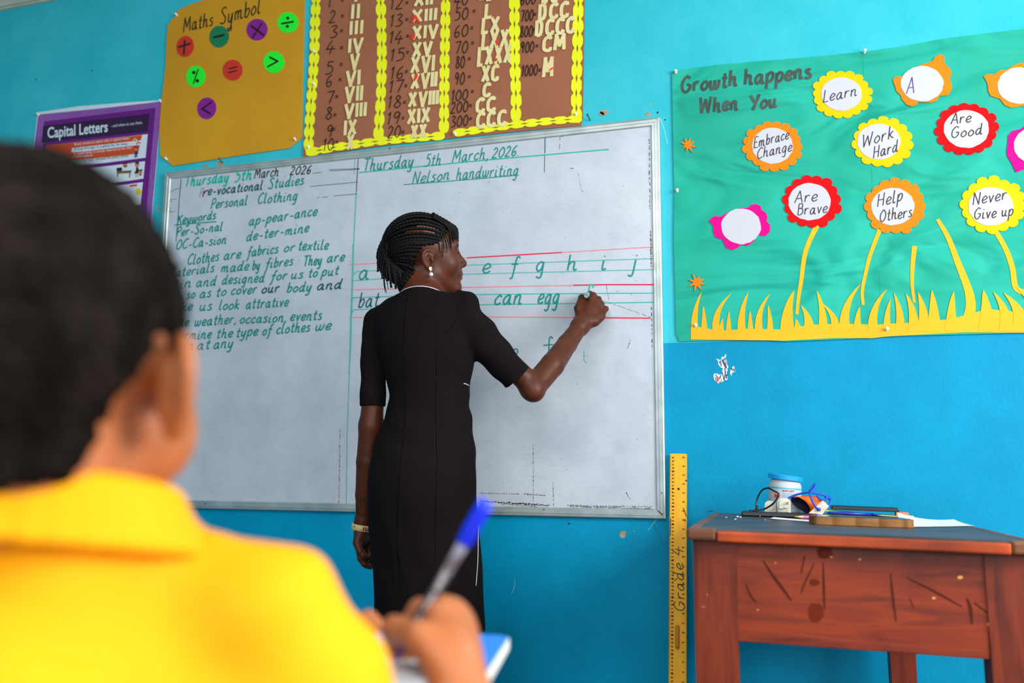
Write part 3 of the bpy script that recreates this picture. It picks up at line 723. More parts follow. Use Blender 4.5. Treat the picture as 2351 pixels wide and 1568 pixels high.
rows = [('1', 250, 275, 58, 365, 5, 'I', 455, 490, -90, 15), ('2', 260, 310, 182, 365, 130, 'II', 424, 512, 28, 152), ('3', 268, 325, 300, 358, 248, 'III', 412, 538, 158, 278), ('4', 235, 305, 425, 358, 383, 'IV', 405, 535, 297, 420), ('5', 232, 292, 590, 355, 515, 'V', 418, 505, 422, 548),
        ('6', 232, 285, 692, 345, 635, 'VI', 385, 512, 553, 682), ('7', 240, 295, 822, 320, 770, 'VII', 376, 532, 676, 810), ('8', 232, 282, 950, 305, 915, 'VIII', 374, 560, 810, 938), ('9', 240, 290, 1090, 295, 1030, 'IX', 372, 484, 948, 1075), ('10', 210, 295, 1200, 322, 1132, 'X', 392, 462, 1068, 1188),
        ('12', 740, 845, 78, 877, 25, 'XII', 925, 1090, -78, 50), ('13', 740, 842, 215, 875, 158, 'XIII', 905, 1122, 62, 178), ('14', 735, 845, 348, 882, 290, 'XIV', 908, 1132, 190, 314), ('15', 740, 858, 488, 882, 418, 'XV', 912, 1082, 326, 452), ('16', 742, 850, 632, 872, 572, 'XVI', 898, 1100, 434, 580), ('17', 730, 845, 740, 868, 685, 'XVII', 900, 1120, 568, 706), ('18', 722, 830, 862, 858, 815, 'XVIII', 880, 1132, 714, 850), ('19', 715, 825, 992, 845, 940, 'XIX', 872, 1066, 852, 985), ('20', 725, 825, 1098, 845, 1052, 'XX', 900, 1038, 984, 1100),
        ('40', 1255, 1360, 48, 1400, -30, 'XL', 1440, 1560, -120, 4), ('50', 1258, 1362, 162, 1410, 92, 'L', 1482, 1562, 28, 142), ('60', 1252, 1362, 298, 1392, 226, 'LX', 1460, 1618, 130, 262), ('70', 1260, 1360, 428, 1398, 345, 'LXX', 1460, 1690, 232, 390), ('80', 1265, 1335, 545, 1372, 470, 'LXXX', 1428, 1712, 348, 520), ('90', 1258, 1335, 675, 1372, 612, 'XC', 1462, 1612, 512, 650), ('100', 1230, 1360, 806, 1396, 730, 'C', 1472, 1548, 658, 768), ('200', 1226, 1362, 900, 1382, 842, 'CC', 1416, 1588, 768, 895), ('300', 1228, 1362, 1010, 1382, 945, 'CCC', 1420, 1672, 874, 1014),
        ('600', 1778, 1900, 42, 1915, -20, 'DC', 1940, 2080, -85, 25), ('700', 1782, 1880, 172, 1892, 118, 'DCC', 1910, 2168, 12, 158), ('800', 1776, 1876, 298, 1882, 240, 'DCCC', 1884, 2214, 132, 288), ('900', 1782, 1885, 422, 1908, 368, 'CM', 1945, 2145, 274, 410), ('1000', 1788, 1915, 608, 1932, 560, 'M', 1946, 2046, 460, 614)]
for (t, a, b, yb, ex, ey, rom, rx0, rx1, ry0, ry1) in rows:
    digits(t, a, b, yb, 96 if len(t) < 3 else 88); eq(ex, ey); cut(rom, rx0, rx1, ry0, ry1)
for pts in [[(908, 180), (935, 118), (950, 118), (985, 175), (962, 178), (943, 140), (930, 178)], [(908, 308), (930, 262), (948, 268), (938, 308)], [(930, 640), (945, 590), (965, 583), (962, 615), (940, 642)], [(1578, 320), (1592, 318), (1610, 355), (1590, 360)], [(1568, 485), (1582, 462), (1600, 462), (1590, 485)], [(2010, 552), (2040, 530), (2040, 545), (2012, 560)], [(1562, 140), (1576, 132), (1580, 148)]]:
    sheet('red_paper_scrap', [Zc(*p) for p in pts], .0096, .0099, REDP, ch_)
for p in [Zc(98, 1172), Zc(2218, 912), Zc(140, 410), Zc(142, 672), Zc(1262, 1068)]: pin(ch_, p[0], p[1], .006)

# ---- capital letters poster
o_ = at(220, 345)
cp_ = thing('capital_letters_poster', 'glossy purple printed poster headed Capital Letters, partly behind the boy', 'poster', (o_[0], 0, o_[2]))
PL1, PL2, PL3 = mat('lilac_print', (150, 90, 172), .35, (132, 74, 160), 4, spec=.5), mat('purple_print', (112, 14, 128), .35, (98, 12, 120), 3), mat('dark_plum_print', (50, 14, 62), .35)
ORG, WHT, TXD = mat('orange_print', (208, 72, 26), .4), mat('white_print', (214, 224, 234), .4), mat('navy_print', (44, 50, 84), .4)
sheet('backing_sheet', [(86, 258), (180, 244), (280, 236), (372.5, 229.5), (352, 459), (330, 690), (60, 720), (76.6, 340)], .0012, .0018, WHT, cp_)
sheet('poster_sheet', [(88, 263), (230, 249), (371.5, 233), (351, 459), (330, 685), (62, 715), (78, 340)], .0018, .0024, PL1, cp_)
def pl(name, pts, m, k): return sheet(name, pts, .0024 + .0004 * (k - 1), .0024 + .0004 * k, m, cp_)
pl('purple_panel', [(101, 279), (357, 247.5), (336, 480), (318, 670), (84, 700)], PL2, 1)
pl('title_banner', [(99.5, 289), (343.6, 261), (338.4, 302), (95.5, 328)], PL3, 2)
T_ = lambda n, t, A, B, h, m, k, b=0.0: font_mesh(n, t, A, B, h, m, cp_, .0024 + .0004 * k + .0002, b)
T_('title_lettering', 'Capital Letters', (109, 317), (247.5, 302), 25, WHT, 2, .022)
T_('subtitle_lettering', '- and when to use them.', (255, 292.5), (327, 284), 7.2, WHT, 2)
pl('text_panel', [(106, 334), (339, 308), (334, 362), (101, 392)], WHT, 2)
pl('orange_band', [(106, 334), (326.5, 310), (323, 322), (305, 324), (165, 340), (163, 351), (300, 335), (321, 333), (317, 352), (305, 354), (195, 366), (101, 378)], ORG, 3)
for t, A, B, m in [('Every sentence starts with a capital letter.', (171, 334), (298.6, 319.5), WHT), ('A long time ago, in a galaxy far, far away...', (170, 345.5), (297, 331.5), TXD), ('A capital letter is usually required at the start', (169, 356.5), (303, 341), WHT), ('of direct speech.', (166, 363.5), (214, 358.5), WHT), ('"Stop that man!" shouted the police officer.', (170, 374), (296.5, 359.5), TXD)]:
    T_('printed_text', t, A, B, 6.4, m, 3)
pl('picture_panel', [(104, 400), (333, 370), (329, 410), (100, 444)], WHT, 2); pl('picture_panel', [(98, 452), (328, 418), (322, 470), (93, 510)], WHT, 2)
sk_, nv_, br_, bk_ = mat('print_skin', (200, 120, 80), .4), mat('print_navy', (34, 48, 100), .4), mat('print_brown', (120, 84, 50), .4), mat('print_black', (24, 24, 30), .4)
def pic(name, parts):
    mats = []; mb = MB(); k = 0
    for pts, m in parts:
        if m not in mats: mats.append(m)
        k += 1; mb.prism(poly_px(pts, .004), .0037 + .00005 * k, .0037 + .00005 * (k + 1), mats.index(m))
    mb.build(name, mats, cp_)
E_ = lambda x, y, a, b, n=12: ell_px((x, y), a, b, n)
pic('rocket_picture', [(E_(310, 322, 5, 4), mat('print_cream', (226, 214, 160), .4)), (E_(309.5, 322, 2, 2), nv_), ([(314, 324), (322, 327), (324, 330), (316, 328)], mat('print_crimson', (190, 40, 50), .4)), (E_(314, 330, 2, 1.6), mat('print_crimson', (190, 40, 50)))])
pic('police_officer_picture', [([(309, 347), (316, 347), (317, 353), (309, 354)], nv_), ([(309.5, 352), (315.5, 352), (315, 361), (312.5, 361), (312.5, 355), (311.5, 355), (311, 362), (308, 362)], nv_), (E_(312, 343, 3.2, 4), sk_), ([(308, 339.5), (309.5, 336.5), (315, 336), (316.5, 339)], bk_)])
pic('office_picture', [([(267, 386), (280, 384), (280, 392), (268, 393)], bk_), ([(268, 393), (302, 391), (302, 393.5), (300, 396), (298, 408), (296, 408), (297, 397), (271, 399), (271, 407), (269, 407)], br_), ([(280, 389), (294, 384), (293, 391), (280, 392)], WHT), (E_(287.5, 379.5, 5, 5), sk_), ([(282, 378), (284, 373), (291, 372.5), (293, 376), (287, 376)], bk_), (E_(298.5, 375, 1.6, 2), sk_), ([(284, 381.5), (292, 380.5), (291, 383), (285, 383.5)], bk_)])
pic('family_picture', [(E_(314.5, 379, 4.4, 5), sk_), ([(309.5, 378), (311, 373), (315, 370), (319, 373), (319.5, 378), (315, 375)], bk_), ([(313, 384), (317, 384), (320, 397), (308, 399), (312, 391)], bk_), ([(311.5, 398), (313, 398), (313.5, 407), (312, 407)], sk_), ([(315.5, 398), (317, 398), (318, 406), (316.5, 406)], sk_), (E_(322.5, 395, 5, 3.4), sk_), ([(316, 393), (320, 389.5), (328, 388.5), (326, 392)], bk_), ([(320, 399), (325, 399), (324, 403), (321, 403)], bk_)])
pic('ball_picture', [(E_(318, 440, 7, 7.5, 20), mat('print_olive_yellow', (214, 196, 40), .4)), ([(298, 425), (315, 422.5), (314.5, 427), (297, 429.5)], mat('print_red', (210, 70, 60), .4))])
for p in [(88, 264), (369, 233)]: pin(cp_, p[0], p[1], .004)

# ---- growth poster
GRN = mat('emerald_sugar_paper', (0, 156, 134), .75, (2, 170, 148), 2.5, bump=.8, bscale=2.6, bdist=.075, bstretch=(1, 1, 2.4), bdetail=1.6, bdistort=1.2)
o_ = at(1980, 440)
gp_ = thing('growth_poster', 'wide green paper poster headed Growth happens When You with paper flowers and grass', 'poster', (o_[0], 0, o_[2]))
sheet('paper_sheet', [(1542.7, 163), (1600, 155), (1645, 149), (1724, 142), (1850, 132), (1979.6, 119), (2061, 108), (2170, 88), (2351, 66), (2440, 54), (2560, 38), (2558, 300), (2552, 758), (2430, 761), (2351, 764), (2200, 768), (2079, 771), (1950, 778), (1800, 784), (1717, 779), (1560, 784), (1552.5, 767), (1550, 660), (1547, 565), (1548, 437), (1545, 300)], .0015, .005, GRN, gp_)
CRS = mat('paper_fold_shade', (0, 146, 118), .8)
line('fold_crease', [(1980.5, 122), (1983, 190)], .0014, CRS, gp_, .0053); line('fold_crease', [(2000, 384), (2003, 420)], .0014, CRS, gp_, .0053); line('fold_crease', [(2019, 620), (2021, 690)], .0014, CRS, gp_, .0053)
Z3 = lambda X, Y: (1500 + X / 2.763, 50 + Y / 2.763)
Z4 = lambda X, Y: (1500 + X / 2.763, 420 + Y / 2.763)
TIT = mat('felt_tip_charcoal', (46, 62, 56), .7, (66, 84, 76), 30)
mb = MB()
for t, A, B, h in [('Growth', (1564, 213), (1692, 197), 20), ('happens', (1709, 195), (1863, 178), 20), ('When', (1606, 259), (1694, 251), 19), ('You', (1722, 254), (1783, 244), 19)]:
    write('', t, A, B, h, .0088, TIT, gp_, .0056, .05, mb=mb, jit=.8)
mb.build('title_lettering', TIT, gp_)
FY, FO, FR, FP = mat('yellow_petal_paper', (238, 188, 0), .75, spec=.2), mat('orange_petal_paper', (246, 126, 14), .75, spec=.2), mat('red_petal_paper', (226, 4, 12), .75, spec=.15), mat('magenta_petal_paper', (236, 0, 132), .75, spec=.15)
FW = mat('white_disc_paper', (196, 196, 206), .75, spec=.2); PEN = ink('flower_pen_ink', (58, 40, 44)); PENP = ink('purple_pen_ink', (84, 60, 150))
def scallop(c, rx, ry, n, amp, seed=0):
    rd = random.Random(seed); out = []; ph = rd.uniform(0, 1); m = 9
    for i in range(n):
        k = rd.uniform(.95, 1.04)
        for j in range(m):
            u = j / m; th = 2 * math.pi * (i + u + ph) / n
            r = (1 - amp + amp * 1.25 * math.sin(math.pi * u) ** .6) * (k if 0 < j else 1)
            out.append((c[0] + rx * r * math.cos(th), c[1] + ry * r * math.sin(th)))
    return out
def flower(outline, m, c, rx, ry, texts, label, inkm=PEN, seed=0):
    f = sheet('paper_flower', outline, .0062, .0074, m, gp_); f['label'] = label
    d = disc_sticker(gp_, 'flower_disc', c, rx, ry, FW, .0074, .0084, 34, seed, 0); d.parent = f
    for (t, A, B, h) in texts: write('flower_writing', t, A, B, h, .0026, inkm, f, .0088, .12, jit=.6)
flower(scallop((1932.5, 216.5), 68, 55, 17, .09, 1), FY, (1932, 216), 47, 38, [('Learn', (1889, 235), (1967, 219), 15)], 'yellow flower reading Learn', seed=1)
flower([Z3(*p) for p in [(1520, 365), (1535, 348), (1580, 345), (1600, 322), (1640, 310), (1690, 275), (1770, 250), (1785, 222), (1822, 205), (1848, 222), (1847, 262), (1885, 300), (1893, 325), (1880, 362), (1893, 400), (1893, 430), (1870, 465), (1815, 470), (1800, 500), (1760, 512), (1680, 508), (1665, 530), (1640, 537), (1605, 525), (1575, 490), (1572, 470), (1542, 440), (1535, 410), (1525, 390)]], FO, Z3(1705, 393), 49, 40.5, [('A', (2081, 215), (2099, 213), 20)], 'torn orange flower with a single A', PENP, seed=2)
flower([Z3(*p) for p in [(2095, 345), (2120, 330), (2160, 335), (2200, 305), (2240, 305), (2280, 280), (2320, 262), (2400, 255), (2470, 290), (2500, 360), (2490, 440), (2460, 500), (2400, 540), (2330, 535), (2270, 545), (2230, 530), (2200, 490), (2140, 470), (2125, 440), (2120, 390)]], FO, Z3(2320, 405), 49.5, 41.5, [], 'blank torn orange flower at the edge', seed=3)
flower(scallop((2219.5, 296), 72, 61, 16, .09, 4), FR, (2219, 296), 52, 43.5, [('Are', (2183, 285), (2229, 281), 14), ('Good', (2183, 317), (2255, 308), 14)], 'red flower reading Are Good', seed=4)
flower(scallop((1775, 335), 68, 57, 17, .09, 5), FO, (1773.5, 334.5), 47, 41.5, [('Embrace', (1730, 340), (1811, 319), 13.5), ('Change', (1738, 365), (1818, 346), 13.5)], 'orange flower reading Embrace Change', seed=5)
flower(scallop((2026.6, 327), 69, 58, 15, .10, 6), FY, (2018, 325), 49.6, 41, [('Work', (1979, 339), (2051, 316), 16), ('Hard', (2004, 364), (2061, 347), 15)], 'yellow flower reading Work Hard', seed=6)
flower([Z3(*p) for p in [(2250, 770), (2252, 720), (2280, 690), (2330, 680), (2380, 640), (2450, 660), (2510, 720), (2520, 800), (2480, 880), (2420, 930), (2350, 935), (2300, 955), (2278, 905), (2245, 850), (2242, 810)]], FP, Z3(2405, 785), 43, 40, [], 'torn magenta flower at the right edge', seed=7)
flower(scallop((1864.5, 462.7), 67, 61, 15, .10, 8), FR, (1859, 463), 49, 42.7, [('Are', (1824, 466), (1876, 462), 15), ('Brave', (1830, 494), (1899, 488), 14)], 'red flower reading Are Brave', seed=8)
flower(scallop((2055.6, 473.6), 70.6, 64, 16, .09, 9), FO, (2050, 474), 50, 43, [('Help', (2013, 475), (2072, 460), 16), ('Others', (2019, 509), (2094, 497), 15)], 'orange flower reading Help Others', seed=9)
flower(scallop((2280, 470.7), 76, 64, 16, .09, 10), FY, (2275, 473.6), 52, 44.5, [('Never', (2232, 470), (2311, 458), 15), ('Give up', (2236, 504), (2326, 494), 14)], 'yellow flower reading Never Give up', seed=10)
flower([Z4(*p) for p in [(352, 240), (370, 218), (400, 206), (412, 214), (432, 210), (475, 185), (520, 178), (550, 158), (605, 155), (620, 138), (655, 133), (682, 148), (686, 170), (716, 190), (724, 215), (718, 240), (742, 268), (738, 310), (712, 335), (660, 330), (640, 368), (600, 397), (552, 392), (540, 408), (505, 425), (462, 412), (440, 360), (395, 345), (380, 312), (380, 272)]], FP, Z4(557, 275), 45.6, 41, [], 'blank magenta flower', seed=11)
def star(c, r, seed, parent):
    rd = random.Random(seed); pts = []
    for i in range(8):
        q = 2 * math.pi * i / 8 + .3; R = r * rd.uniform(.85, 1.2)
        pts += [(c[0] + R * math.cos(q), c[1] + R * math.sin(q)), (c[0] + .42 * r * math.cos(q + .39), c[1] + .42 * r * math.sin(q + .39))]
    sheet('paper_star', pts, .005, .0085, FO, parent)
star((1580, 332.5), 17, 2, gp_); star((1600, 648), 19, 5, gp_)
GY = mat('golden_grass_paper', (234, 168, 4), .75, (240, 178, 8), 3, bump=.4, bscale=9, bdist=.005)
def stem(pts, w0, w1):
    P = [(p[0], p[1]) for p in bez([Z4(*p) for p in pts], 5)]; mb = MB(); n = len(P)
    mb.ribbon(poly_px(P, .0060), [(w0 + (w1 - w0) * i / (n - 1)) / 2.763 / 770 for i in range(n)]); mb.build('flower_stem', GY, gp_)
stem([(1052, 250), (1008, 330), (962, 450), (938, 620), (922, 720), (910, 835)], 32, 18); stem([(1437, 295), (1378, 450), (1345, 580), (1325, 690), (1332, 775)], 24, 16); stem([(1657, 400), (1645, 520), (1642, 640), (1655, 758)], 28, 14)
stem([(1803, 230), (1872, 350), (1930, 500), (1985, 640), (2008, 720), (2012, 800), (1985, 900)], 20, 60); stem([(2172, 305), (2236, 420), (2278, 540), (2300, 665), (2370, 700)], 26, 30)
mb = MB()
mb.prism(poly_px([Z4(*p) for p in [(238, 993), (238, 905), (420, 938), (600, 925), (800, 930), (1010, 900), (1200, 893), (1400, 900), (1560, 890), (1700, 885), (1900, 860), (2120, 800), (2350, 822), (2700, 800), (2900, 800), (2900, 935), (2351, 950), (1960, 948), (1620, 966), (1500, 972), (1385, 985), (1160, 983), (835, 1000)]], .0062), .005, .0062)
blades = [(262, 305, 693, 46), (322, 316, 780, 40), (400, 495, 700, 50), (432, 440, 858, 30), (478, 480, 815, 34), (560, 603, 693, 52), (615, 612, 812, 36), (670, 740, 702, 50), (740, 727, 776, 40), (850, 893, 680, 92), (915, 903, 862, 50), (985, 935, 775, 70), (1075, 1036, 683, 60), (1150, 1060, 758, 60), (1215, 1315, 640, 70), (1295, 1308, 785, 56), (1395, 1482, 673, 66), (1482, 1504, 737, 50), (1565, 1525, 698, 62), (1650, 1600, 700, 74), (1715, 1678, 693, 80), (1780, 1766, 680, 90), (1890, 1905, 688, 80), (2115, 2093, 678, 110), (2235, 2155, 690, 90), (2330, 2220, 696, 120), (2440, 2300, 660, 120), (2600, 2560, 700, 130)]
for (bx, tx, ty, w) in blades:
    by = 940; cx_, cyy = bx + (bx - tx) * .25, by + (ty - by) * .55
    L, R = [], []
    for i in range(9):
        t = i / 8; x = (1 - t) ** 2 * bx + 2 * t * (1 - t) * cx_ + t * t * tx; y = (1 - t) ** 2 * by + 2 * t * (1 - t) * cyy + t * t * ty
        h = w * .5 * (1 - t) ** .75 + .6; L.append(Z4(x - h, y)); R.append(Z4(x + h, y))
    mb.prism(poly_px(L + R[::-1], .0062), .005, .0062)
mb.build('grass_strip', GY, gp_)
for p in [(1551, 166.5), (1984, 119.5), (1554, 439), (1596, 747.5), (2035, 756.6)]: pin(gp_, p[0], p[1], .007)

# ---- torn sticker and nails
o_ = at(1660, 850)
ts_ = thing('torn_sticker', 'scraps of a torn white sticker left on the blue wall under the green poster', 'sticker', (o_[0], 0, o_[2]))
Zt = lambda X, Y: (1620 + X / 17.42, 800 + Y / 17.42)
SW, SB, SR, SN = mat('sticker_white', (220, 222, 226), .6), mat('sticker_blue', (10, 80, 140), .6), mat('sticker_red', (205, 70, 80), .6), mat('sticker_black', (34, 38, 36), .6)
mb = MB()
for pts in [[(400, 425), (520, 430), (560, 470), (640, 420), (630, 370), (680, 315), (720, 370), (795, 215), (822, 260), (790, 430), (850, 520), (860, 640), (910, 750), (870, 790), (870, 900), (890, 1000), (860, 1270), (770, 1250), (740, 1300), (690, 1320), (600, 1365), (560, 1310), (515, 1405), (450, 1340), (350, 1270), (310, 1100), (345, 990), (400, 1030), (440, 985), (540, 1060), (600, 1030), (640, 1100), (650, 930), (700, 800), (590, 750), (500, 620), (490, 480)],
            [(1060, 750), (1110, 700), (1150, 750), (1180, 930), (1110, 950), (1050, 980), (1020, 1110), (975, 970), (1000, 860)]]:
    mb.prism(poly_px([Zt(*p) for p in pts], .001), 0, .001, 0)
for (a, b, w, k) in [((590, 480), (620, 720), 4, 1), ((650, 440), (800, 760), 5, 1), ((720, 400), (720, 640), 4, 1), ((770, 780), (790, 1100), 4, 1), ((800, 900), (750, 1240), 4, 1), ((770, 360), (765, 460), 3, 3), ((780, 480), (870, 650), 3, 2), ((760, 560), (830, 800), 5, 3), ((660, 930), (740, 1290), 3, 3), ((880, 920), (860, 1100), 3, 3), ((835, 1040), (830, 1200), 4, 3), ((470, 1110), (460, 1330), 4, 2), ((520, 1150), (500, 1320), 4, 2), ((630, 1200), (605, 1360), 3, 2), ((600, 1070), (560, 1210), 4, 3), ((400, 1040), (460, 1160), 3, 3), ((380, 1140), (420, 1290), 3, 1), ((1040, 770), (1060, 890), 4, 3), ((1120, 800), (1140, 920), 4, 3), ((540, 520), (560, 600), 3, 3)]:
    mb.ribbon([at(*Zt(*a), .0013), at(*Zt((a[0] + b[0]) / 2 + 8, (a[1] + b[1]) / 2), .0013), at(*Zt(*b), .0013)], w / 17.42 * 10 / 800, k)
mb.build('sticker_remnant', [SW, SB, SR, SN], ts_)
NAIL = mat('rusty_nail', (70, 52, 42), .6, metal=.7)
for (a, b, lab) in [(1355, 277, 'bent dark nail in the wall just above the whiteboard frame, right of the brown chart'), (512, 374, 'bent dark nail in the wall above the whiteboard frame, under the yellow poster')]:
    p = at(a, b, 0); mb = MB(); q = p + np.array([-.004, -.02, .012])
    mb.tube([p + np.array([0, .01, 0]), p + np.array([0, -.012, .002]), q], .0016, 8); mb.tube([q, q + np.array([-.001, -.0012, .001])], .004, 10)
    tag(mb.build('nail', NAIL), lab, 'nail')

# ================================================================= SMOOTH BODIES
class Field:
    """a solid grown from smoothly joined ellipsoids and tapered limbs, skinned as one closed mesh"""
    def __init__(s, xs, ys, zs):
        s.xs, s.ys, s.zs = [np.asarray(a, dtype=np.float32) for a in (xs, ys, zs)]
        s.F = np.full((len(s.xs), len(s.ys), len(s.zs)), 1.0, np.float32)
    def reg(s, lo, hi):
        sl = []
        for a, l, h in zip((s.xs, s.ys, s.zs), lo, hi):
            i0 = max(0, int(np.searchsorted(a, l)) - 1); i1 = min(len(a), int(np.searchsorted(a, h)) + 1)
            if i1 <= i0: return None
            sl.append(slice(i0, i1))
        return tuple(sl)
    def grid(s, sl): return s.xs[sl[0]][:, None, None], s.ys[sl[1]][None, :, None], s.zs[sl[2]][None, None, :]
    def put(s, sl, d, k, op='u'):
        A = s.F[sl]
        if op == 'u':
            h = np.clip(0.5 + 0.5 * (A - d) / k, 0, 1); s.F[sl] = A + (d - A) * h - k * h * (1 - h)
        elif op == 's':
            B = -A; h = np.clip(0.5 + 0.5 * (B - d) / k, 0, 1); s.F[sl] = -(B + (d - B) * h - k * h * (1 - h))
        else:
            h = np.clip(0.5 + 0.5 * (d - A) / k, 0, 1)
            B = -A; e = -d; h = np.clip(0.5 + 0.5 * (B - e) / k, 0, 1); s.F[sl] = -(B + (e - B) * h - k * h * (1 - h))
    def ell(s, c, r, R=None, k=0.01, op='u', m=0.03):
        c = np.asarray(c, float); r = np.asarray(r, float); e = max(r) + m + k
        sl = s.reg(c - e, c + e)
        if sl is None: return s
        X, Y, Z = s.grid(sl); X = X - c[0]; Y = Y - c[1]; Z = Z - c[2]
        R = np.eye(3) if R is None else np.asarray(R)
        q = [X * R[0, i] + Y * R[1, i] + Z * R[2, i] for i in range(3)]
        k0 = np.sqrt(sum((q[i] / r[i]) ** 2 for i in range(3))); k1 = np.sqrt(sum((q[i] / r[i] ** 2) ** 2 for i in range(3)))
        s.put(sl, (k0 * (k0 - 1) / (k1 + 1e-9)).astype(np.float32), k, op); return s
    def capd(s, a, b, ra, rb, m):
        a = np.asarray(a, float); b = np.asarray(b, float); e = max(ra, rb) + m
        sl = s.reg(np.minimum(a, b) - e, np.maximum(a, b) + e)
        if sl is None: return None, None
        X, Y, Z = s.grid(sl); ab = b - a; L = ab.dot(ab) + 1e-12
        t = np.clip(((X - a[0]) * ab[0] + (Y - a[1]) * ab[1] + (Z - a[2]) * ab[2]) / L, 0, 1)
        d = np.sqrt((X - a[0] - t * ab[0]) ** 2 + (Y - a[1] - t * ab[1]) ** 2 + (Z - a[2] - t * ab[2]) ** 2) - (ra + (rb - ra) * t)
        return sl, d.astype(np.float32)
    def cap(s, a, b, ra, rb=None, k=0.01, op='u', m=0.03):
        sl, d = s.capd(a, b, ra, ra if rb is None else rb, m + k)
        if sl is not None: s.put(sl, d, k, op)
        return s
    def chain(s, pts, rs, k=0.006, k0=None, op='u'):
        """one limb: its pieces are joined first, then blended into the body with k0"""
        if k0 is None:
            for i in range(len(pts) - 1): s.cap(pts[i], pts[i + 1], rs[i], rs[i + 1], k, op)
            return s
        P = np.array(pts); e = max(rs) + 0.035 + k0
        sl = s.reg(P.min(0) - e, P.max(0) + e)
        sub = Field(s.xs[sl[0]], s.ys[sl[1]], s.zs[sl[2]])
        for i in range(len(pts) - 1): sub.cap(pts[i], pts[i + 1], rs[i], rs[i + 1], k)
        s.put(sl, sub.F, k0, op); return s
    def mesh(s):
        F = s.F; S = F < 0
        nx, ny, nz = F.shape
        acc = np.zeros((nx - 1, ny - 1, nz - 1), np.int8)
        for dx in (0, 1):
            for dy in (0, 1):
                for dz in (0, 1): acc += S[dx:nx - 1 + dx, dy:ny - 1 + dy, dz:nz - 1 + dz]
        act = (acc > 0) & (acc < 8)
        I, J, K = np.nonzero(act); n = len(I)
        idx = np.full(act.shape, -1, np.int32); idx[I, J, K] = np.arange(n)
        V = np.zeros((n, 3)); C = np.zeros(n)
        co = [(a, b, c) for a in (0, 1) for b in (0, 1) for c in (0, 1)]
        val = {c: F[I + c[0], J + c[1], K + c[2]].astype(np.float64) for c in co}
        pos = {c: np.stack([s.xs[I + c[0]], s.ys[J + c[1]], s.zs[K + c[2]]], -1).astype(np.float64) for c in co}
        for c in co:
            for ax in range(3):
                if c[ax]: continue
                e = list(c); e[ax] = 1; e = tuple(e)
                a, b = val[c], val[e]; m = (a < 0) != (b < 0)
                t = np.where(m, a / np.where(m, a - b, 1), 0)
                V[m] += (pos[c] + (pos[e] - pos[c]) * t[:, None])[m]; C[m] += 1
        V /= C[:, None]
        Q = []
        for ax in range(3):
            sh = [slice(None)] * 3; sh2 = [slice(None)] * 3; sh[ax] = slice(0, -1); sh2[ax] = slice(1, None)
            A = S[tuple(sh)]; B = S[tuple(sh2)]
            o1, o2 = [q for q in range(3) if q != ax]
            E = np.argwhere(A != B)
            ok = (E[:, o1] > 0) & (E[:, o2] > 0) & (E[:, o1] < F.shape[o1] - 1) & (E[:, o2] < F.shape[o2] - 1)
            E = E[ok]
            def cell(d1, d2):
                q = E.copy(); q[:, o1] += d1; q[:, o2] += d2; return idx[q[:, 0], q[:, 1], q[:, 2]]
            q = np.stack([cell(-1, -1), cell(0, -1), cell(0, 0), cell(-1, 0)], -1)
            flip = A[E[:, 0], E[:, 1], E[:, 2]]
            if ax == 1: flip = ~flip
            q[~flip] = q[~flip][:, ::-1]
            Q.append(q)
        Q = np.concatenate(Q)
        return V, Q[(Q >= 0).all(1)]
def relax(V, Q, it=1, lam=0.5):
    for _ in range(it):
        A = np.zeros_like(V); C = np.zeros(len(V))
        for a in range(4):
            for b in (1, 3):
                np.add.at(A, Q[:, a], V[Q[:, (a + b) % 4]]); np.add.at(C, Q[:, a], 1)
        V = V + lam * (A / np.maximum(C, 1)[:, None] - V)
    return V
def big_mesh(name, V, Q, mats, parent, mi=None):
    me = bpy.data.meshes.new(name); off = np.zeros(3); p = parent
    while p is not None: off = off + np.array(p.location); p = p.parent
    W = (V - off).astype(np.float32)
    me.vertices.add(len(W)); me.vertices.foreach_set('co', W.ravel())
    me.loops.add(len(Q) * 4); me.loops.foreach_set('vertex_index', Q.astype(np.int32).ravel())
    me.polygons.add(len(Q)); me.polygons.foreach_set('loop_start', np.arange(0, len(Q) * 4, 4, dtype=np.int32))
    me.polygons.foreach_set('loop_total', np.full(len(Q), 4, np.int32))
    for m in mats: me.materials.append(m)
    if mi is not None: me.polygons.foreach_set('material_index', mi.astype(np.int32))
    me.polygons.foreach_set('use_smooth', np.ones(len(Q), bool))
    me.update(calc_edges=True); me.validate()
    o = bpy.data.objects.new(name, me); COL.objects.link(o); o.parent = parent
    return o
def steps(*seg):
    """grid lines: (from, to, step) pieces"""
    out = []
    for a, b, st in seg: out += list(np.arange(a, b - st * 0.25, st))
    out.append(seg[-1][1]); return np.array(out)

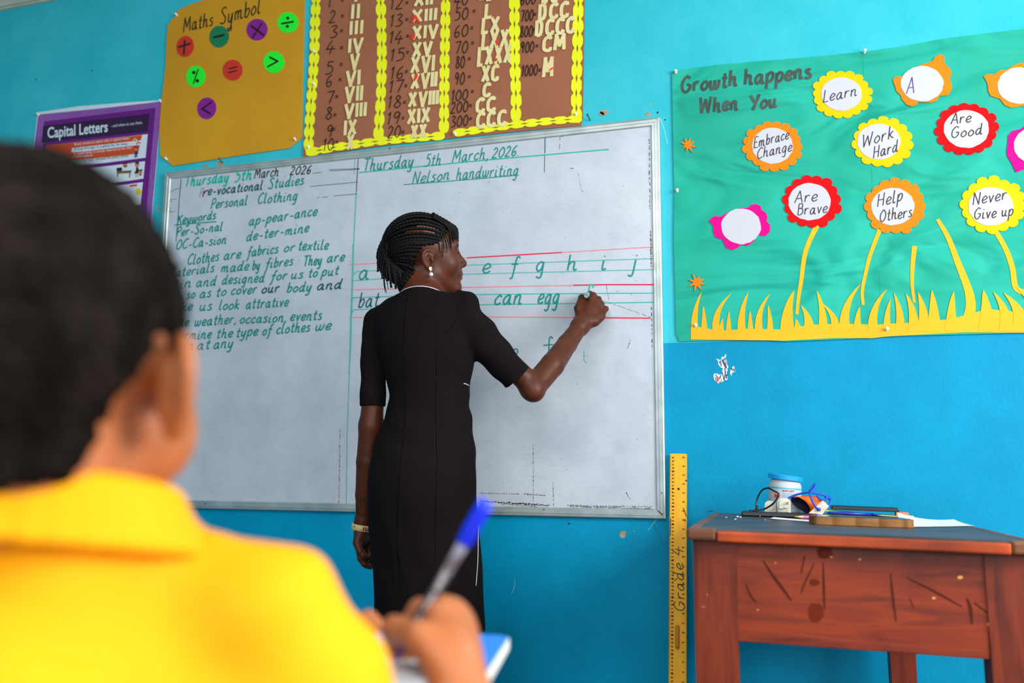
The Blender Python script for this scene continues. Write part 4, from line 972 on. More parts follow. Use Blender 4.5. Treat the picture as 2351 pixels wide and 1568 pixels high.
class Head:
    def __init__(s, O, heading, pitch=0.0, tilt=0.0, sc=1.0):
        h, p = math.radians(heading), math.radians(pitch)
        f = np.array([math.sin(h) * math.cos(p), math.cos(h) * math.cos(p), math.sin(p)])
        r = np.array([math.cos(h), -math.sin(h), 0.0]); u = np.cross(r, f)
        t = math.radians(tilt); r2 = r * math.cos(t) + u * math.sin(t); u2 = np.cross(r2, f)
        s.R = np.stack([r2, f, u2], 1); s.O = np.asarray(O, float); s.s = sc
    def p(s, x, y, z): return s.O + s.R @ (np.array([x, y, z]) * s.s)
    def loc(s, P): return ((np.asarray(P) - s.O) @ s.R) / s.s
def build_head(F, H, child=False):
    e = lambda c, r, k=.012, op='u', R=None: F.ell(H.p(*c), np.array(r) * H.s, H.R if R is None else H.R @ R, k * H.s, op)
    c = lambda a, b, ra, rb, k=.012, op='u': F.cap(H.p(*a), H.p(*b), ra * H.s, rb * H.s, k * H.s, op)
    e((0, -.014, .040), (.0735, .096, .084))                    # skull
    e((0, .035, .010), (.064, .062, .075), .02)                 # face block
    e((0, .033, -.043), (.056, .058, .062), .025)                # lower face
    if child:
        for sx in (-1, 1): e((sx * .045, .046, -.040), (.031, .036, .036), .02)
        c((-.018, .072, -.085), (.018, .072, -.085), .020, .020, .018)
    else:
        for sx in (-1, 1): c((sx * .047, .006, -.046), (sx * .017, .070, -.090), .020, .018, .03)
        c((-.013, .079, -.093), (.013, .079, -.093), .0155, .0155, .02)
        for sx in (-1, 1): e((sx * .037, .060, -.022), (.027, .031, .030), .022)
    c((-.034, .077, .034), (.034, .077, .034), .014, .014, .014)   # brow
    for sx in (-1, 1): e((sx * .031, .101, .010), (.019, .017, .012), .012, 's')
    for sx in (-1, 1): e((sx * .031, .079, .009), (.015, .0135, .0125), .006)   # closed-lid bulge round the eye
    c((0, .088, .014), (0, .108, -.020), .0075, .0105, .010)     # nose bridge
    e((0, .108, -.024), (.0125, .0115, .0105), .007)
    for sx in (-1, 1): e((sx * .0135, .099, -.027), (.0085, .0095, .0080), .005)
    for sx in (-1, 1): e((sx * .007, .106, -.0345), (.0035, .005, .004), .003, 's')
    e((0, .089, -.052), (.028, .015, .019), .014)                # muzzle
    e((0, .0980, -.0515), (.021, .0085, .0062), .005)            # lips
    e((0, .0955, -.0645), (.019, .0090, .0070), .005)
    c((-.022, .0985, -.0580), (.022, .0985, -.0580), .0016, .0016, .003, 's')
def build_ear(F, H, side, sc=1.0, base=(.0715, -.006, -.006), flare=1.0):
    def q(y, z, o): return H.p(side * (base[0] + o * sc * flare), base[1] + y * sc, base[2] + z * sc)
    k = .0035 * H.s * sc; u = H.s * sc
    pl = [q(.004, .006, .006), q(-.006, .012, .009), q(-.008, -.004, .008), q(0, -.016, .006)]
    F.cap(q(.006, .012, .000), q(-.006, .010, .010), .011 * u, .010 * u, .008 * u)
    F.cap(q(-.004, .010, .008), q(-.003, -.012, .006), .0125 * u, .0095 * u, .006 * u)
    hx = bez([(.010, -.001, .006), (.015, .012, .005), (.011, .024, .008), (-.001, .030, .012), (-.014, .024, .0165), (-.0195, .010, .018), (-.017, -.006, .016), (-.010, -.018, .012), (-.003, -.025, .008), (.004, -.024, .004)], 3)
    # hollow of the shell before the rim goes on
    F.ell(q(-.001, .005, .019), np.array([.0085, .0115, .0175]) * u, H.R, .004 * u, 's')
    F.ell(q(.004, -.006, .014), np.array([.0100, .0070, .0095]) * u, H.R, .003 * u, 's')
    for i in range(len(hx) - 1): F.cap(q(*hx[i]), q(*hx[i + 1]), .0043 * u, .0043 * u, k)
    ah = bez([(-.002, .019, .013), (-.010, .010, .015), (-.010, -.003, .0135), (-.003, -.013, .010)], 3)
    for i in range(len(ah) - 1): F.cap(q(*ah[i]), q(*ah[i + 1]), .0030 * u, .0030 * u, .003 * u)
    F.ell(q(.0125, -.005, .006), np.array([.0045, .004, .006]) * u, H.R, .004 * u)
    F.ell(q(-.001, -.024, .006), np.array([.0045, .0075, .0075]) * u, H.R, .005 * u)
def finger(F, pts, rs, k=.004, k0=.006):
    F.chain([np.array(p) for p in pts], rs, k, k0)
    return F
def plait(mb, path, r, mi=0, n=7, pitch=.010, taper=0.0, stepl=.0028):
    """a braid: a tube whose thickness swells with each crossing of the strands"""
    P = [np.array(p, float) for p in path]; S = [0.0]
    for i in range(1, len(P)): S.append(S[-1] + np.linalg.norm(P[i] - P[i - 1]))
    L = S[-1]; m = max(4, int(L / stepl)); pts = []; rs = []
    A = np.array(P)
    for i in range(m + 1):
        s = L * i / m; pts.append(np.array([np.interp(s, S, A[:, j]) for j in range(3)]))
        t = i / m
        rs.append(r * (1 - taper * t) * (1 + .20 * math.sin(2 * math.pi * s / pitch)))
    mb.tube(pts, rs, n, mi)

SKIN_T = mat('deep_brown_skin', (86, 39, 19), .48, (72, 32, 15), 30, bump=.10, bscale=260, bdist=.0008, sss=.05, spec=.28)
LIP_T = mat('brown_lips', (92, 46, 40), .4)
SCALP = mat('scalp_with_short_hair', (20, 14, 12), .9, spec=.05)
SCALP2 = mat('scalp_parting', (104, 72, 56), .6)
HAIR_T = mat('black_braided_hair', (7, 6, 6), .6, (13, 11, 11), 60, bump=.3, bscale=420, bdist=.001, spec=.15)
DRESS = mat('black_crepe_dress', (17, 12, 14), .9, (22, 16, 19), 5, bump=.25, bscale=14, bdist=.004, spec=.08)
SEAM = mat('dress_seam_thread', (8, 6, 7), .95, spec=.0)
WHITE_PIPE = mat('white_piping', (205, 205, 215), .6)

# ================================================================= THE TEACHER
TD = 0.42
tc_ = at(978, 1100, TD)
teacher = thing('person', 'woman with braided hair in a black dress, back turned, writing on the whiteboard', 'person', (tc_[0], tc_[1], 0))
TH = Head(at(978.3, 591.5, .40), 58.6, 6.6, -12.7, .955)
FT = Field(steps((.90, 1.78, .0026)), steps((-.62, -.012, .0026)), steps((-.01, .06, .006), (.06, .62, .010), (.62, .86, .0028), (.86, 1.2, .0034), (1.2, 1.69, .0025)))
build_head(FT, TH)
for sd in (-1, 1): build_ear(FT, TH, sd, .92)
A_ = lambda px, py, d=TD: at(px, py, d)
ncol = A_(972, 690)
FT.cap(TH.p(0, -.030, -.045), ncol + np.array([0, -.012, 0]), .044, .050, .022)
FT.cap(TH.p(0, .012, -.075), ncol + np.array([.000, .012, .0]), .027, .040, .018)
FT.cap(ncol + np.array([0, 0, -.02]), A_(975, 800), .06, .085, .03)
FT.cap(A_(975, 800), A_(985, 1100), .078, .088, .03)
FT.cap(A_(905, 760), A_(1045, 760), .036, .036, .03)
hip = [A_(935, 1130), A_(1020, 1130)]
for i, sx in enumerate((-1, 1)):
    hx = tc_[0] + sx * .060
    FT.chain([np.array([hx, -TD, hip[0][2]]), np.array([tc_[0] + sx * .062, -TD + .01, .47]), np.array([tc_[0] + sx * .06, -TD - .012, .30]), np.array([tc_[0] + sx * .058, -TD - .005, .085])], [.060, .052, .047, .029], .006, .02)
    FT.cap((tc_[0] + sx * .058, -TD - .012, .045), (tc_[0] + sx * .066, -TD + .13, .022), .028, .017, .02)
# right arm reaching up to the board
RS, RE, RW = A_(1075, 735), A_(1222, 892, .315), A_(1331, 750, .125)
FT.chain([RS, A_(1150, 815, .365), RE + np.array([-.006, 0, .012])], [.030, .031, .0325], .004, .02)
FT.cap(RE + np.array([.004, 0, -.004]), RE + np.array([.006, -.004, -.008]), .029, .029, .016)
FT.chain([RE, A_(1268, 838, .255), A_(1302, 790, .18), RW], [.0335, .0335, .0285, .0240], .005, .012)
hand = lambda px, py, d: at(px, py, d)
mcp = [(1354, 695, .088), (1366, 702, .084), (1374, 712, .082), (1380, 723, .084)]
for (a, b, c), rr in zip(mcp, (.0135, .0135, .0128, .0118)):
    FT.chain([RW, hand(a, b, c)], [.021, rr], .01, .014)
FT.ell(hand(1352, 722, .092), (.024, .020, .030), None, .014)
FT.cap(hand(1366, 738, .105), hand(1379, 728, .09), .015, .012, .012)
finger(FT, [hand(1354, 695, .088), hand(1362.5, 678, .070), hand(1355, 674, .048), hand(1350.5, 677, .036)], [.0118, .0094, .0082, .0070])
finger(FT, [hand(1366, 702, .084), hand(1374, 687, .060), hand(1366, 684, .036), hand(1357, 690, .034)], [.0118, .0092, .0082, .0072])
finger(FT, [hand(1374, 712, .082), hand(1381, 698, .058), hand(1374, 699, .032), hand(1365, 704, .034)], [.0110, .0088, .0078, .0068])
finger(FT, [hand(1380, 723, .084), hand(1391, 709, .066), hand(1389, 709, .040), hand(1381, 716, .028)], [.0100, .0082, .0074, .0062])
finger(FT, [hand(1334, 738, .115), hand(1328, 708, .108), hand(1336, 684, .086), hand(1344, 683, .066)], [.0160, .0122, .0104, .0085], .006, .010)
for (a, b, c) in mcp[:3]: FT.ell(hand(a, b, c + .009), (.0055, .005, .0055), None, .006)
# left arm hanging at her side
LS, LE, LW = A_(864, 738), A_(852, 978, .425), A_(833, 1196, .385)
FT.chain([LS, A_(857, 850, .43), A_(856, 925, .427), LE], [.028, .027, .030, .0325], .004, .02)
FT.chain([LE, A_(845, 1060, .415), A_(838, 1135, .40), LW], [.0325, .0318, .0262, .0195], .005, .012)
L_ = lambda px, py, d: at(px, py, d)
for (a, b, c) in [(820, 1246, .405), (823, 1252, .388), (828, 1255, .370), (833, 1254, .352)]:
    FT.chain([LW, L_(a, b, c)], [.0175, .0115], .01, .012)
FT.ell(L_(833, 1228, .378), (.017, .026, .030), None, .012)
finger(FT, [L_(820, 1246, .405), L_(826, 1265, .412), L_(834, 1275, .408), L_(841, 1279, .400)], [.0098, .0085, .0078, .0068])
finger(FT, [L_(823, 1252, .388), L_(828, 1282, .396), L_(836, 1294, .390), L_(842, 1300, .384)], [.0105, .0090, .0082, .0070])
finger(FT, [L_(828, 1255, .370), L_(838, 1287, .376), L_(845, 1298, .370), L_(850, 1302, .364)], [.0108, .0092, .0082, .0070])
finger(FT, [L_(833, 1254, .352), L_(846, 1282, .352), L_(853, 1290, .348), L_(858, 1293, .344)], [.0105, .0090, .0080, .0070])
finger(FT, [L_(838, 1215, .365), L_(850, 1240, .345), L_(858, 1262, .345), L_(860, 1276, .348)], [.0140, .0110, .0098, .0085], .006, .010)
V, Q = FT.mesh(); V = relax(V, Q, 1, .35)
cen = V[Q].mean(1); hl = TH.loc(cen); near = np.linalg.norm(cen - TH.O, axis=1) < .16
mi = np.zeros(len(Q), int)
lips = near & (np.abs(hl[:, 0]) < .024) & (hl[:, 1] > .089) & (hl[:, 2] > -.074) & (hl[:, 2] < -.0455 - np.abs(hl[:, 0]) * .12)
mi[lips] = 1
# scalp: everything behind the hairline
sx_ = np.abs(hl[:, 0])
fr = (hl[:, 2] > .066 - .0 * sx_) & (hl[:, 1] > 0)
sideh = (hl[:, 1] < .052) & (hl[:, 2] > .034 - .25 * np.minimum(hl[:, 1], 0)) & (hl[:, 1] > -.012)
backh = (hl[:, 1] < -.036 + .26 * (hl[:, 2] - .0)) & (hl[:, 2] > -.072) & (hl[:, 1] < -.018)
top = hl[:, 2] > .085
backh &= (np.arctan2(sx_, -(hl[:, 1] + .03)) < math.radians(58) - 3.5 * np.maximum(0, -.03 - hl[:, 2])) & (hl[:, 2] > -.080)
scal = near & (fr | sideh | backh | top) & (sx_ < .0765)
mi[scal] = 2
part_ = scal & (hl[:, 1] > -.03) & (hl[:, 2] < .10) & (sx_ > .03); mi[part_] = 3
brow_ = near & (sx_ > .014) & (sx_ < .046) & (hl[:, 1] > .055) & (hl[:, 2] > .0265) & (hl[:, 2] < .0325); mi[brow_] = 2
lash = near & (sx_ > .018) & (sx_ < .045) & (hl[:, 1] > .066) & (hl[:, 2] > .0065) & (hl[:, 2] < .0105); mi[lash] = 2
body_t = big_mesh('body', V, Q, [SKIN_T, LIP_T, SCALP, SCALP2], teacher, mi)
HEADBVH = BVHTree.FromPolygons([Vector(v) for v in V[:, :]], Q.tolist())

# --- hair: cornrows swept from the hairline to the back of the head, loose ends, short fringe braids
EC, ER = np.array([0, -.014, .040]), np.array([.0735, .096, .084])
def onskull(d, off):
    d = np.array(d, float); d /= np.linalg.norm(d)
    r = 1 / math.sqrt(sum((d[i] / ER[i]) ** 2 for i in range(3))); return EC + d * (r + off)
def skulldir(p): q = np.array(p, float) - EC; return q / np.linalg.norm(q)
mb = MB(); rnd = random.Random(11)
front = bez([(0, .070, .078), (.030, .066, .076), (.052, .052, .066), (.064, .034, .050), (.071, .016, .040), (.074, -.010, .038), (.073, -.032, .018), (.066, -.044, -.012), (.057, -.050, -.040), (.046, -.056, -.062), (.032, -.066, -.068), (.014, -.074, -.068)], 8)
NR = 25
for sd in (-1, 1):
    for i in range(NR):
        t = i / (NR - 1); p = np.array(front[min(len(front) - 1, int(t * (len(front) - 1)))]); p[0] *= sd
        e = np.array([sd * (.004 + .034 * t), -.108 + .020 * t, .066 - .104 * t])
        d0, d1 = skulldir(p), skulldir(e); om = math.acos(np.clip(d0.dot(d1), -1, 1)) + 1e-6
        lift = np.array([0, 0, .55 * (1 - t) * (1 if t < .8 else .3)])
        path = []
        for j in range(15):
            u = j / 14
            d = (math.sin((1 - u) * om) * d0 + math.sin(u * om) * d1) / math.sin(om)
            d = d + lift * math.sin(math.pi * u) * .55
            q_ = onskull(d, .0035 + .010 * u * u)
            if t > .70: w_ = (1 - u) ** 1.5; q_ = q_ * (1 - w_) + (p * np.array([1.03, 1.03, 1])) * w_
            path.append(TH.p(*q_))
        # loose end
        n = 5; L = rnd.uniform(.055, .100) * (1 - .35 * t); q = np.array(onskull(d1, .0135))
        out = np.array([sd * .10 * t, -.5 * (1 - t), 0]); drift = np.array([rnd.uniform(-.12, .12), rnd.uniform(-.25, .10), 0])
        for j in range(1, n + 1):
            u = j / n; z = -L * u
            path.append(TH.p(*(q + np.array([out[0] * .02 + drift[0] * L * u, out[1] * .022 * math.sin(u * 2.2) + drift[1] * L * u + (.012 * u if t > .5 else 0), z]))))
        plait(mb, path, rnd.uniform(.0046, .0054), taper=.45, pitch=rnd.uniform(.009, .011))
# a few long thin strands hanging free behind
for i in range(16):
    t = rnd.random(); x = rnd.uniform(-.03, .045); q = np.array([x, -.112 - rnd.uniform(0, .010), rnd.uniform(-.02, .05)])
    path = [TH.p(*q)]; L = rnd.uniform(.05, .085); dx, dy = rnd.uniform(-.3, .3), rnd.uniform(-.35, .15)
    for j in range(1, 6): u = j / 5; path.append(TH.p(*(q + np.array([dx * L * u * u, dy * L * u * (1.2 - u), -L * u]))))
    plait(mb, path, .0030, taper=.75)
# nape mass
for i in range(12):
    x = -.036 + .006 * i + rnd.uniform(-.002, .002); q = np.array([x, -.094 + .25 * abs(x), -.030])
    path = [TH.p(*q)]; L = rnd.uniform(.045, .070)
    for j in range(1, 6): u = j / 5; path.append(TH.p(*(q + np.array([rnd.uniform(-.003, .003), .012 * u + rnd.uniform(-.002, .002), -L * u]))))
    plait(mb, path, .0048, taper=.4)
# short braids lying down the nape
for i in range(26):
    ph = math.radians(-68 + 136 * i / 25); pts = []
    zlow = -.100 + .055 * (abs(ph) / math.radians(68)) ** 2
    for z in np.linspace(.015, zlow, 9):
        o = TH.p(.20 * math.sin(ph), -.03 - .20 * math.cos(ph), z); dvec = Vector(TH.p(0, -.03, z) - o).normalized()
        h = HEADBVH.ray_cast(Vector(o), dvec)
        if h[0] is not None: pts.append(np.array(h[0]) - np.array(dvec) * .0042)
    if len(pts) > 4: plait(mb, bez(pts, 3), .0050, taper=.3)
# fringe
for i in range(17):
    x = -.052 + .0066 * i; f0 = onskull(skulldir((x, .060, .088)), .014)
    zt = rnd.uniform(.022, .046) if abs(x) < .04 else rnd.uniform(.012, .042)
    yy = math.sqrt(max(.05, 1 - (x * 1.05 / .075) ** 2)) * .092
    pts = [onskull(skulldir((x * .8, .020, .115)), .010), f0, np.array([x * 1.03, yy + .004, (f0[2] + zt) / 2 + .010]), np.array([x * 1.05, yy + .0035, zt])]
    plait(mb, [TH.p(*p) for p in bez(pts, 6)], .0044, taper=.55)
for (y0, z1, y1) in [(.040, -.002, .036), (.028, .012, .030), (.048, .010, .050), (.055, .024, .058)]:
    pts = [onskull(skulldir((.058, y0 - .01, .075)), .006), np.array([.0715, y0, .040]), np.array([.0715 - .10 * max(0, y1 - .03), y1, z1])]
    plait(mb, [TH.p(*p) for p in bez(pts, 6)], .0026, taper=.7)
hair_t = mb.build('braided_hair', HAIR_T, teacher, True)
# --- eyes (only the near one can just be seen)
EYE = mat('eye_white', (222, 214, 204), .25); IRIS = mat('dark_iris', (26, 16, 12), .2)
# --- ear-rings
PEARL = mat('grey_pearl', (196, 206, 208), .18, spec=.7, coat=.5); STONE = mat('white_stone_cluster', (240, 236, 220), .25, spec=.8)
for sd in (1, -1):
    er = empty('earring', (0, 0, 0)); er.parent = teacher
    lob = TH.p(sd * .082, -.003, -.032)
    er.location = tuple(lob - np.array(teacher.location))
    mb = MB()
    for i in range(19):
        a = 2.4 * i; r = .0011 * math.sqrt(i); c = lob + TH.R @ np.array([sd * (.003 - .12 * r), r * math.cos(a) * .8, r * math.sin(a) * 1.15])
        mb.lathe([(.0003, -.0013), (.0011, -.0007), (.0013, 0), (.0011, .0007), (.0003, .0013)], Matrix.Translation(Vector(c)), 7)
    mb.build('stone_stud', STONE, er, True)
    mb = MB(); c = lob + TH.R @ np.array([sd * .0025, .001, -.0155]); R = .0058
    mb.lathe([(R * math.sin(math.pi * i / 14) + 1e-5, -R * math.cos(math.pi * i / 14)) for i in range(15)], Matrix.Translation(Vector(c)), 22)
    mb.build('pearl_drop', PEARL, er, True)
    MB().tube([c + TH.R @ np.array([0, 0, R]), lob + TH.R @ np.array([sd * .002, 0, -.005])], .0005, 6).build('link', STONE, er)

# --- dress
s23 = math.sin(math.radians(23)); c23 = math.cos(math.radians(23))
rowsD = [(664, 930, 1016, .050, .0), (690, 893, 1058, .068, -.004), (720, 868, 1082, .083, -.008), (760, 862, 1088, .094, -.008), (800, 866, 1090, .100, -.004), (840, 876, 1088, .098, 0), (880, 888, 1077, .092, .004), (910, 892, 1075, .089, .006), (940, 889, 1077, .091, .004), (980, 876, 1087, .099, -.004), (1020, 863, 1092, .108, -.010), (1060, 855, 1096, .116, -.014), (1100, 850, 1098, .120, -.016), (1150, 849, 1098, .121, -.014), (1200, 849, 1098.5, .118, -.008), (1300, 855, 1106, .112, 0), (1380, 857, 1110, .110, .002), (1447, 858, 1113, .110, .004)]
zz, cx, cy, rx, ry = [], [], [], [], []
for (py, xl, xr, r_, off) in rowsD:
    p = at((xl + xr) / 2, py, TD); zc = (p - CAM).dot(CF); h = (xr - xl) / 2 * zc / FPX
    zz.append(p[2]); cx.append(p[0]); cy.append(p[1] + off); ry.append(r_); rx.append(math.sqrt(h * h - (r_ * s23) ** 2) / c23)
order = np.argsort(zz); zz, cx, cy, rx, ry = [np.array(a)[order] for a in (zz, cx, cy, rx, ry)]
zf = np.linspace(zz[0], zz[-1], 400)
def sm(a):
    b = np.interp(zf, zz, a); kk = np.hanning(33); kk /= kk.sum(); return np.convolve(np.pad(b, 16, mode='edge'), kk, 'valid')
cxf, cyf, rxf, ryf = sm(cx), sm(cy), sm(rx), sm(ry)
FD = Field(steps((.93, 1.60, .0036)), steps((-.60, -.22, .0036)), steps((.48, .86, .006), (.86, 1.50, .0036)))
X, Y, Z = FD.xs[:, None, None], FD.ys[None, :, None], FD.zs[None, None, :]
i_ = lambda a: np.interp(FD.zs, zf, a)[None, None, :]
zhem = at(985, 1447, TD)[2]; ztop = at(975, 660, TD)[2]
d = (np.sqrt(((X - i_(cxf)) / i_(rxf)) ** 2 + ((Y - i_(cyf)) / i_(ryf)) ** 2) - 1) * np.minimum(i_(rxf), i_(ryf))
fold = .0022 * np.sin(Z * 70 + X * 30) * np.exp(-((Z - 1.03) / .07) ** 2) + .0016 * np.sin(Z * 95 - X * 45 + 1) * np.exp(-((Z - 1.12) / .05) ** 2) + .0014 * np.sin(X * 70 + Z * 26) * np.exp(-((Z - .72) / .18) ** 2)
d = np.maximum(d + fold, np.maximum(zhem - Z, Z - (ztop + .012 - .10 * np.abs(X - ncol[0]))))
FD.F = np.minimum(FD.F, d.astype(np.float32))
# shoulders
FD.chain([A_(955, 694), A_(905, 712), A_(866, 736)], [.036, .034, .034], .01, .02)
FD.chain([A_(1000, 697), A_(1045, 692), A_(1070, 702)], [.036, .030, .036], .012, .018)
FD.cap(A_(1046, 690), A_(1074, 692), .024, .026, .010)
def sleeve(pts, rs, cut, axis, wall=.0065):
    P = np.array(pts); e = max(rs) + .07
    sl = FD.reg(P.min(0) - e, P.max(0) + e); sub = Field(FD.xs[sl[0]], FD.ys[sl[1]], FD.zs[sl[2]]); inn = Field(sub.xs, sub.ys, sub.zs)
    for i in range(len(pts) - 1): sub.cap(pts[i], pts[i + 1], rs[i], rs[i + 1], .006); 
    for i in range(len(pts) - 1): inn.cap(pts[i], pts[i + 1], rs[i] - wall, rs[i + 1] - wall, .006)
    x, y, z = sub.xs[:, None, None], sub.ys[None, :, None], sub.zs[None, None, :]
    pl = ((x - cut[0]) * axis[0] + (y - cut[1]) * axis[1] + (z - cut[2]) * axis[2]).astype(np.float32)
    wr = (.0016 * np.sin(pl * 110 + z * 40)).astype(np.float32)
    dd = np.maximum(sub.F + wr, pl); hollow = np.maximum(inn.F, -(pl + .007)); dd = np.maximum(dd, -hollow)
    FD.put(sl, dd, .012)
ax = (A_(1222, 905, .315) - A_(1100, 772, .40)); ax /= np.linalg.norm(ax)
sleeve([A_(1066, 735), A_(1100, 772, .405), A_(1187, 868, .343), A_(1240, 925, .305)], [.052, .052, .0405, .037], A_(1187, 868, .343), ax)
ax = A_(855, 935) - A_(858, 800); ax /= np.linalg.norm(ax)
sleeve([A_(864, 738), A_(859, 800, .425), A_(855.5, 934, .427), A_(854, 1000, .427)], [.0345, .0365, .0345, .034], A_(855.5, 934, .427), ax)
# kick pleat at the back and the neck opening
bk = lambda px, py: at(px, py, TD + .11)
FD.cap(bk(914, 1268), bk(908, 1450), .0025, .009, .004, 's')
FD.cap(A_(976, 690) + np.array([0, -.010, 0]), A_(980, 655) + np.array([0, -.006, 0]), .060, .0545, .010)
x, y, z = FD.xs[:, None, None], FD.ys[None, :, None], FD.zs[None, None, :]
nb0 = at(976, 661, TD + .05)
over = (z - nb0[2] + .30 * (y - nb0[1]) + .10 * np.maximum(x - nb0[0] - .012, 0) + .05 * np.maximum(nb0[0] - x - .01, 0)) + 9 * np.maximum(0, np.hypot(x - ncol[0] - .004, y - ncol[1]) - .098) * -1
FD.F = np.maximum(FD.F, over.astype(np.float32))
V, Q = FD.mesh(); V = relax(V, Q, 2, .4)
dress = big_mesh('dress', V, Q, [DRESS], teacher)
DBVH = BVHTree.FromPolygons([Vector(v) for v in V], Q.tolist())
def snap(px, py, lift=.0012, bvh=None):
    D = CF + CR * ((px - 1175.5) / FPX) - CU * ((py - 784.0) / FPX); D = D / np.linalg.norm(D)
    h = (bvh or DBVH).ray_cast(Vector(CAM), Vector(D))
    if h[0] is None: return None
    return np.array(h[0]) + np.array(h[1]) * (lift if Vector(D).dot(h[1]) < 0 else -lift)
def trim(name, pts, r, m, par, n=10, lift=.0012):
    P = [snap(p[0], p[1], lift) for p in bez(pts, n)]; P = [p for p in P if p is not None]
    if len(P) > 2: return MB().tube(P, r, 6).build(name, m, par, True)
for pts in [[(938, 672), (930, 720), (926, 800), (928, 880), (930, 960), (918, 1080), (912, 1180), (913, 1268)], [(1003, 800), (1001, 880), (1000, 960), (1003, 1060), (1000, 1150), (998, 1300)], [(1082, 900), (1082, 980), (1086, 1060), (1090, 1150)], [(1052, 700), (1046, 735), (1030, 760), (1022, 765)]]:
    trim('seam', pts, .0006, SEAM, dress, lift=.0)
trim('waist_piping', [(1064, 880.5), (1069, 881.5), (1075, 885)], .0013, WHITE_PIPE, dress)
trim('side_thread', [(1098, 1105), (1099.5, 1130), (1098, 1180), (1097, 1230), (1096, 1290), (1092, 1345)], .0009, WHITE_PIPE, dress)
NB = []
DV = np.array(V); rr_ = np.hypot(DV[:, 0] - ncol[0], DV[:, 1] - (ncol[1] - .004)); aa_ = np.arctan2(DV[:, 1] - (ncol[1] - .004), DV[:, 0] - ncol[0])
for i in range(48):
    a = -math.pi + 2 * math.pi * i / 48; m_ = (np.abs(aa_ - a) < .11) & (rr_ < .066) & (DV[:, 2] > ncol[2] - .10)
    if m_.any():
        c_ = DV[m_]; k_ = np.argmax(c_[:, 2] + .45 * rr_[m_]); NB.append((a, rr_[m_][k_], c_[k_, 2]))
if len(NB) > 20:
    NB = np.array(NB); sm_ = lambda x: np.convolve(np.r_[x[-3:], x, x[:3]], np.ones(7) / 7, 'valid')
    rad, zed = sm_(NB[:, 1]), sm_(NB[:, 2])
    pts = [np.array([ncol[0] + r_ * math.cos(a), ncol[1] - .004 + r_ * math.sin(a), z_ + .0008]) for a, r_, z_ in zip(NB[:, 0], rad, zed)]
    MB().tube(pts + pts[:1], .0014, 6).build('neck_piping', WHITE_PIPE, dress, True)
SHOE = mat('black_shoe_leather', (18, 16, 16), .35)
for sx in (-1, 1):
    fs = Field(steps((tc_[0] + sx * .062 - .06, tc_[0] + sx * .062 + .06, .004)), steps((-.50, -.24, .004)), steps((-.004, .09, .004)))
    fs.chain([(tc_[0] + sx * .058, -TD - .02, .036), (tc_[0] + sx * .062, -TD + .05, .030), (tc_[0] + sx * .066, -TD + .13, .022)], [.036, .035, .026], .01)
    fs.F = np.maximum(fs.F, -(fs.zs[None, None, :] - .001)); fs.F = np.maximum(fs.F, (fs.zs[None, None, :] - .055)).astype(np.float32)
    V, Q = fs.mesh(); big_mesh('shoe', V, Q, [SHOE], teacher)
# --- silicone wristband with its upside-down word
BAND = mat('beige_silicone', (212, 178, 120), .55)
wb = (at(831, 1211, .383) + 0); axb = (LW - A_(838, 1135, .40)); axb = axb / np.linalg.norm(axb)
axb = axb + np.array([.0, -.22, .0]); axb /= np.linalg.norm(axb)
ub = np.cross(axb, [0, 1, 0]); ub /= np.linalg.norm(ub); vb = np.cross(axb, ub)
band = empty('wristband', tuple(wb - np.array(teacher.location))); band.parent = teacher
mb = MB(); n = 48; RB = .0268
ring = []
for i in range(n):
    a = 2 * math.pi * i / n; dr = ub * math.cos(a) + vb * math.sin(a)
    for (r, h) in [(RB, -.0085), (RB + .0022, -.0078), (RB + .0024, .0078), (RB, .0085)]: ring.append(wb + dr * r + axb * h)
mb.add(ring, [(i * 4 + k, i * 4 + (k + 1) % 4, ((i + 1) % n) * 4 + (k + 1) % 4, ((i + 1) % n) * 4 + k) for i in range(n) for k in range(4)])
mb.build('band', BAND, band, True)
def on_band(txt, a0, wid, h, m, flip=True):
    st, tot = strokes(txt, 0.0); mb = MB(); sgn = -1 if flip else 1
    for s_ in st:
        P = []
        for a, b in s_:
            ang = a0 + sgn * (a / tot - .5) * wid / RB * SG; P.append(wb + (ub * math.cos(ang) + vb * math.sin(ang)) * (RB + .0029) + axb * (sgn * -(b / 18 - .5) * h))
        mb.tube(P, .0007, 5)
    mb.build('band_lettering', m, band)
toc = CAM - wb; a_cam = math.atan2(toc.dot(vb), toc.dot(ub))
da = ub * -math.sin(a_cam) + vb * math.cos(a_cam); SG = 1 if da.dot(CR) > 0 else -1
on_band('NTER', a_cam + SG * .42, .018, .0082, mat('band_print_black', (20, 18, 18), .6))
on_band('os', a_cam - SG * .80, .007, .006, mat('band_print_blue', (60, 140, 190), .6))
# --- markers
MKG = mat('grey_marker_plastic', (128, 150, 156), .4); MKT = mat('teal_marker_cap', (0, 120, 110), .4); MKB = mat('marker_black_plastic', (20, 22, 24), .3)
def marker(name, label, tip, tail, body, nib, r=.0075):
    tip, tail = np.array(tip), np.array(tail); ax = (tail - tip); L = np.linalg.norm(ax); ax /= L
    M = Matrix.Translation(Vector(tip)) @ Vector(ax).to_track_quat('Z', 'Y').to_matrix().to_4x4()
    t = thing(name, label, 'marker', tuple((tip + tail) / 2))
    MB().lathe([(.0012, 0), (.0022, .006), (.0042, .008), (.0045, .014)], M, 20).build('nib', nib, t, True)
    MB().lathe([(.0046, .013), (.0062, .018), (r, .026), (r, L - .004), (r * .92, L - .001), (r * .55, L), (r * .5, L - .0015), (.001, L - .0015)], M, 28).build('barrel', body, t, True)
    MB().lathe([(r * 1.04, L - .028), (r * 1.04, L - .026)], M, 28).build('barrel_ring', nib, t, True)
    return t
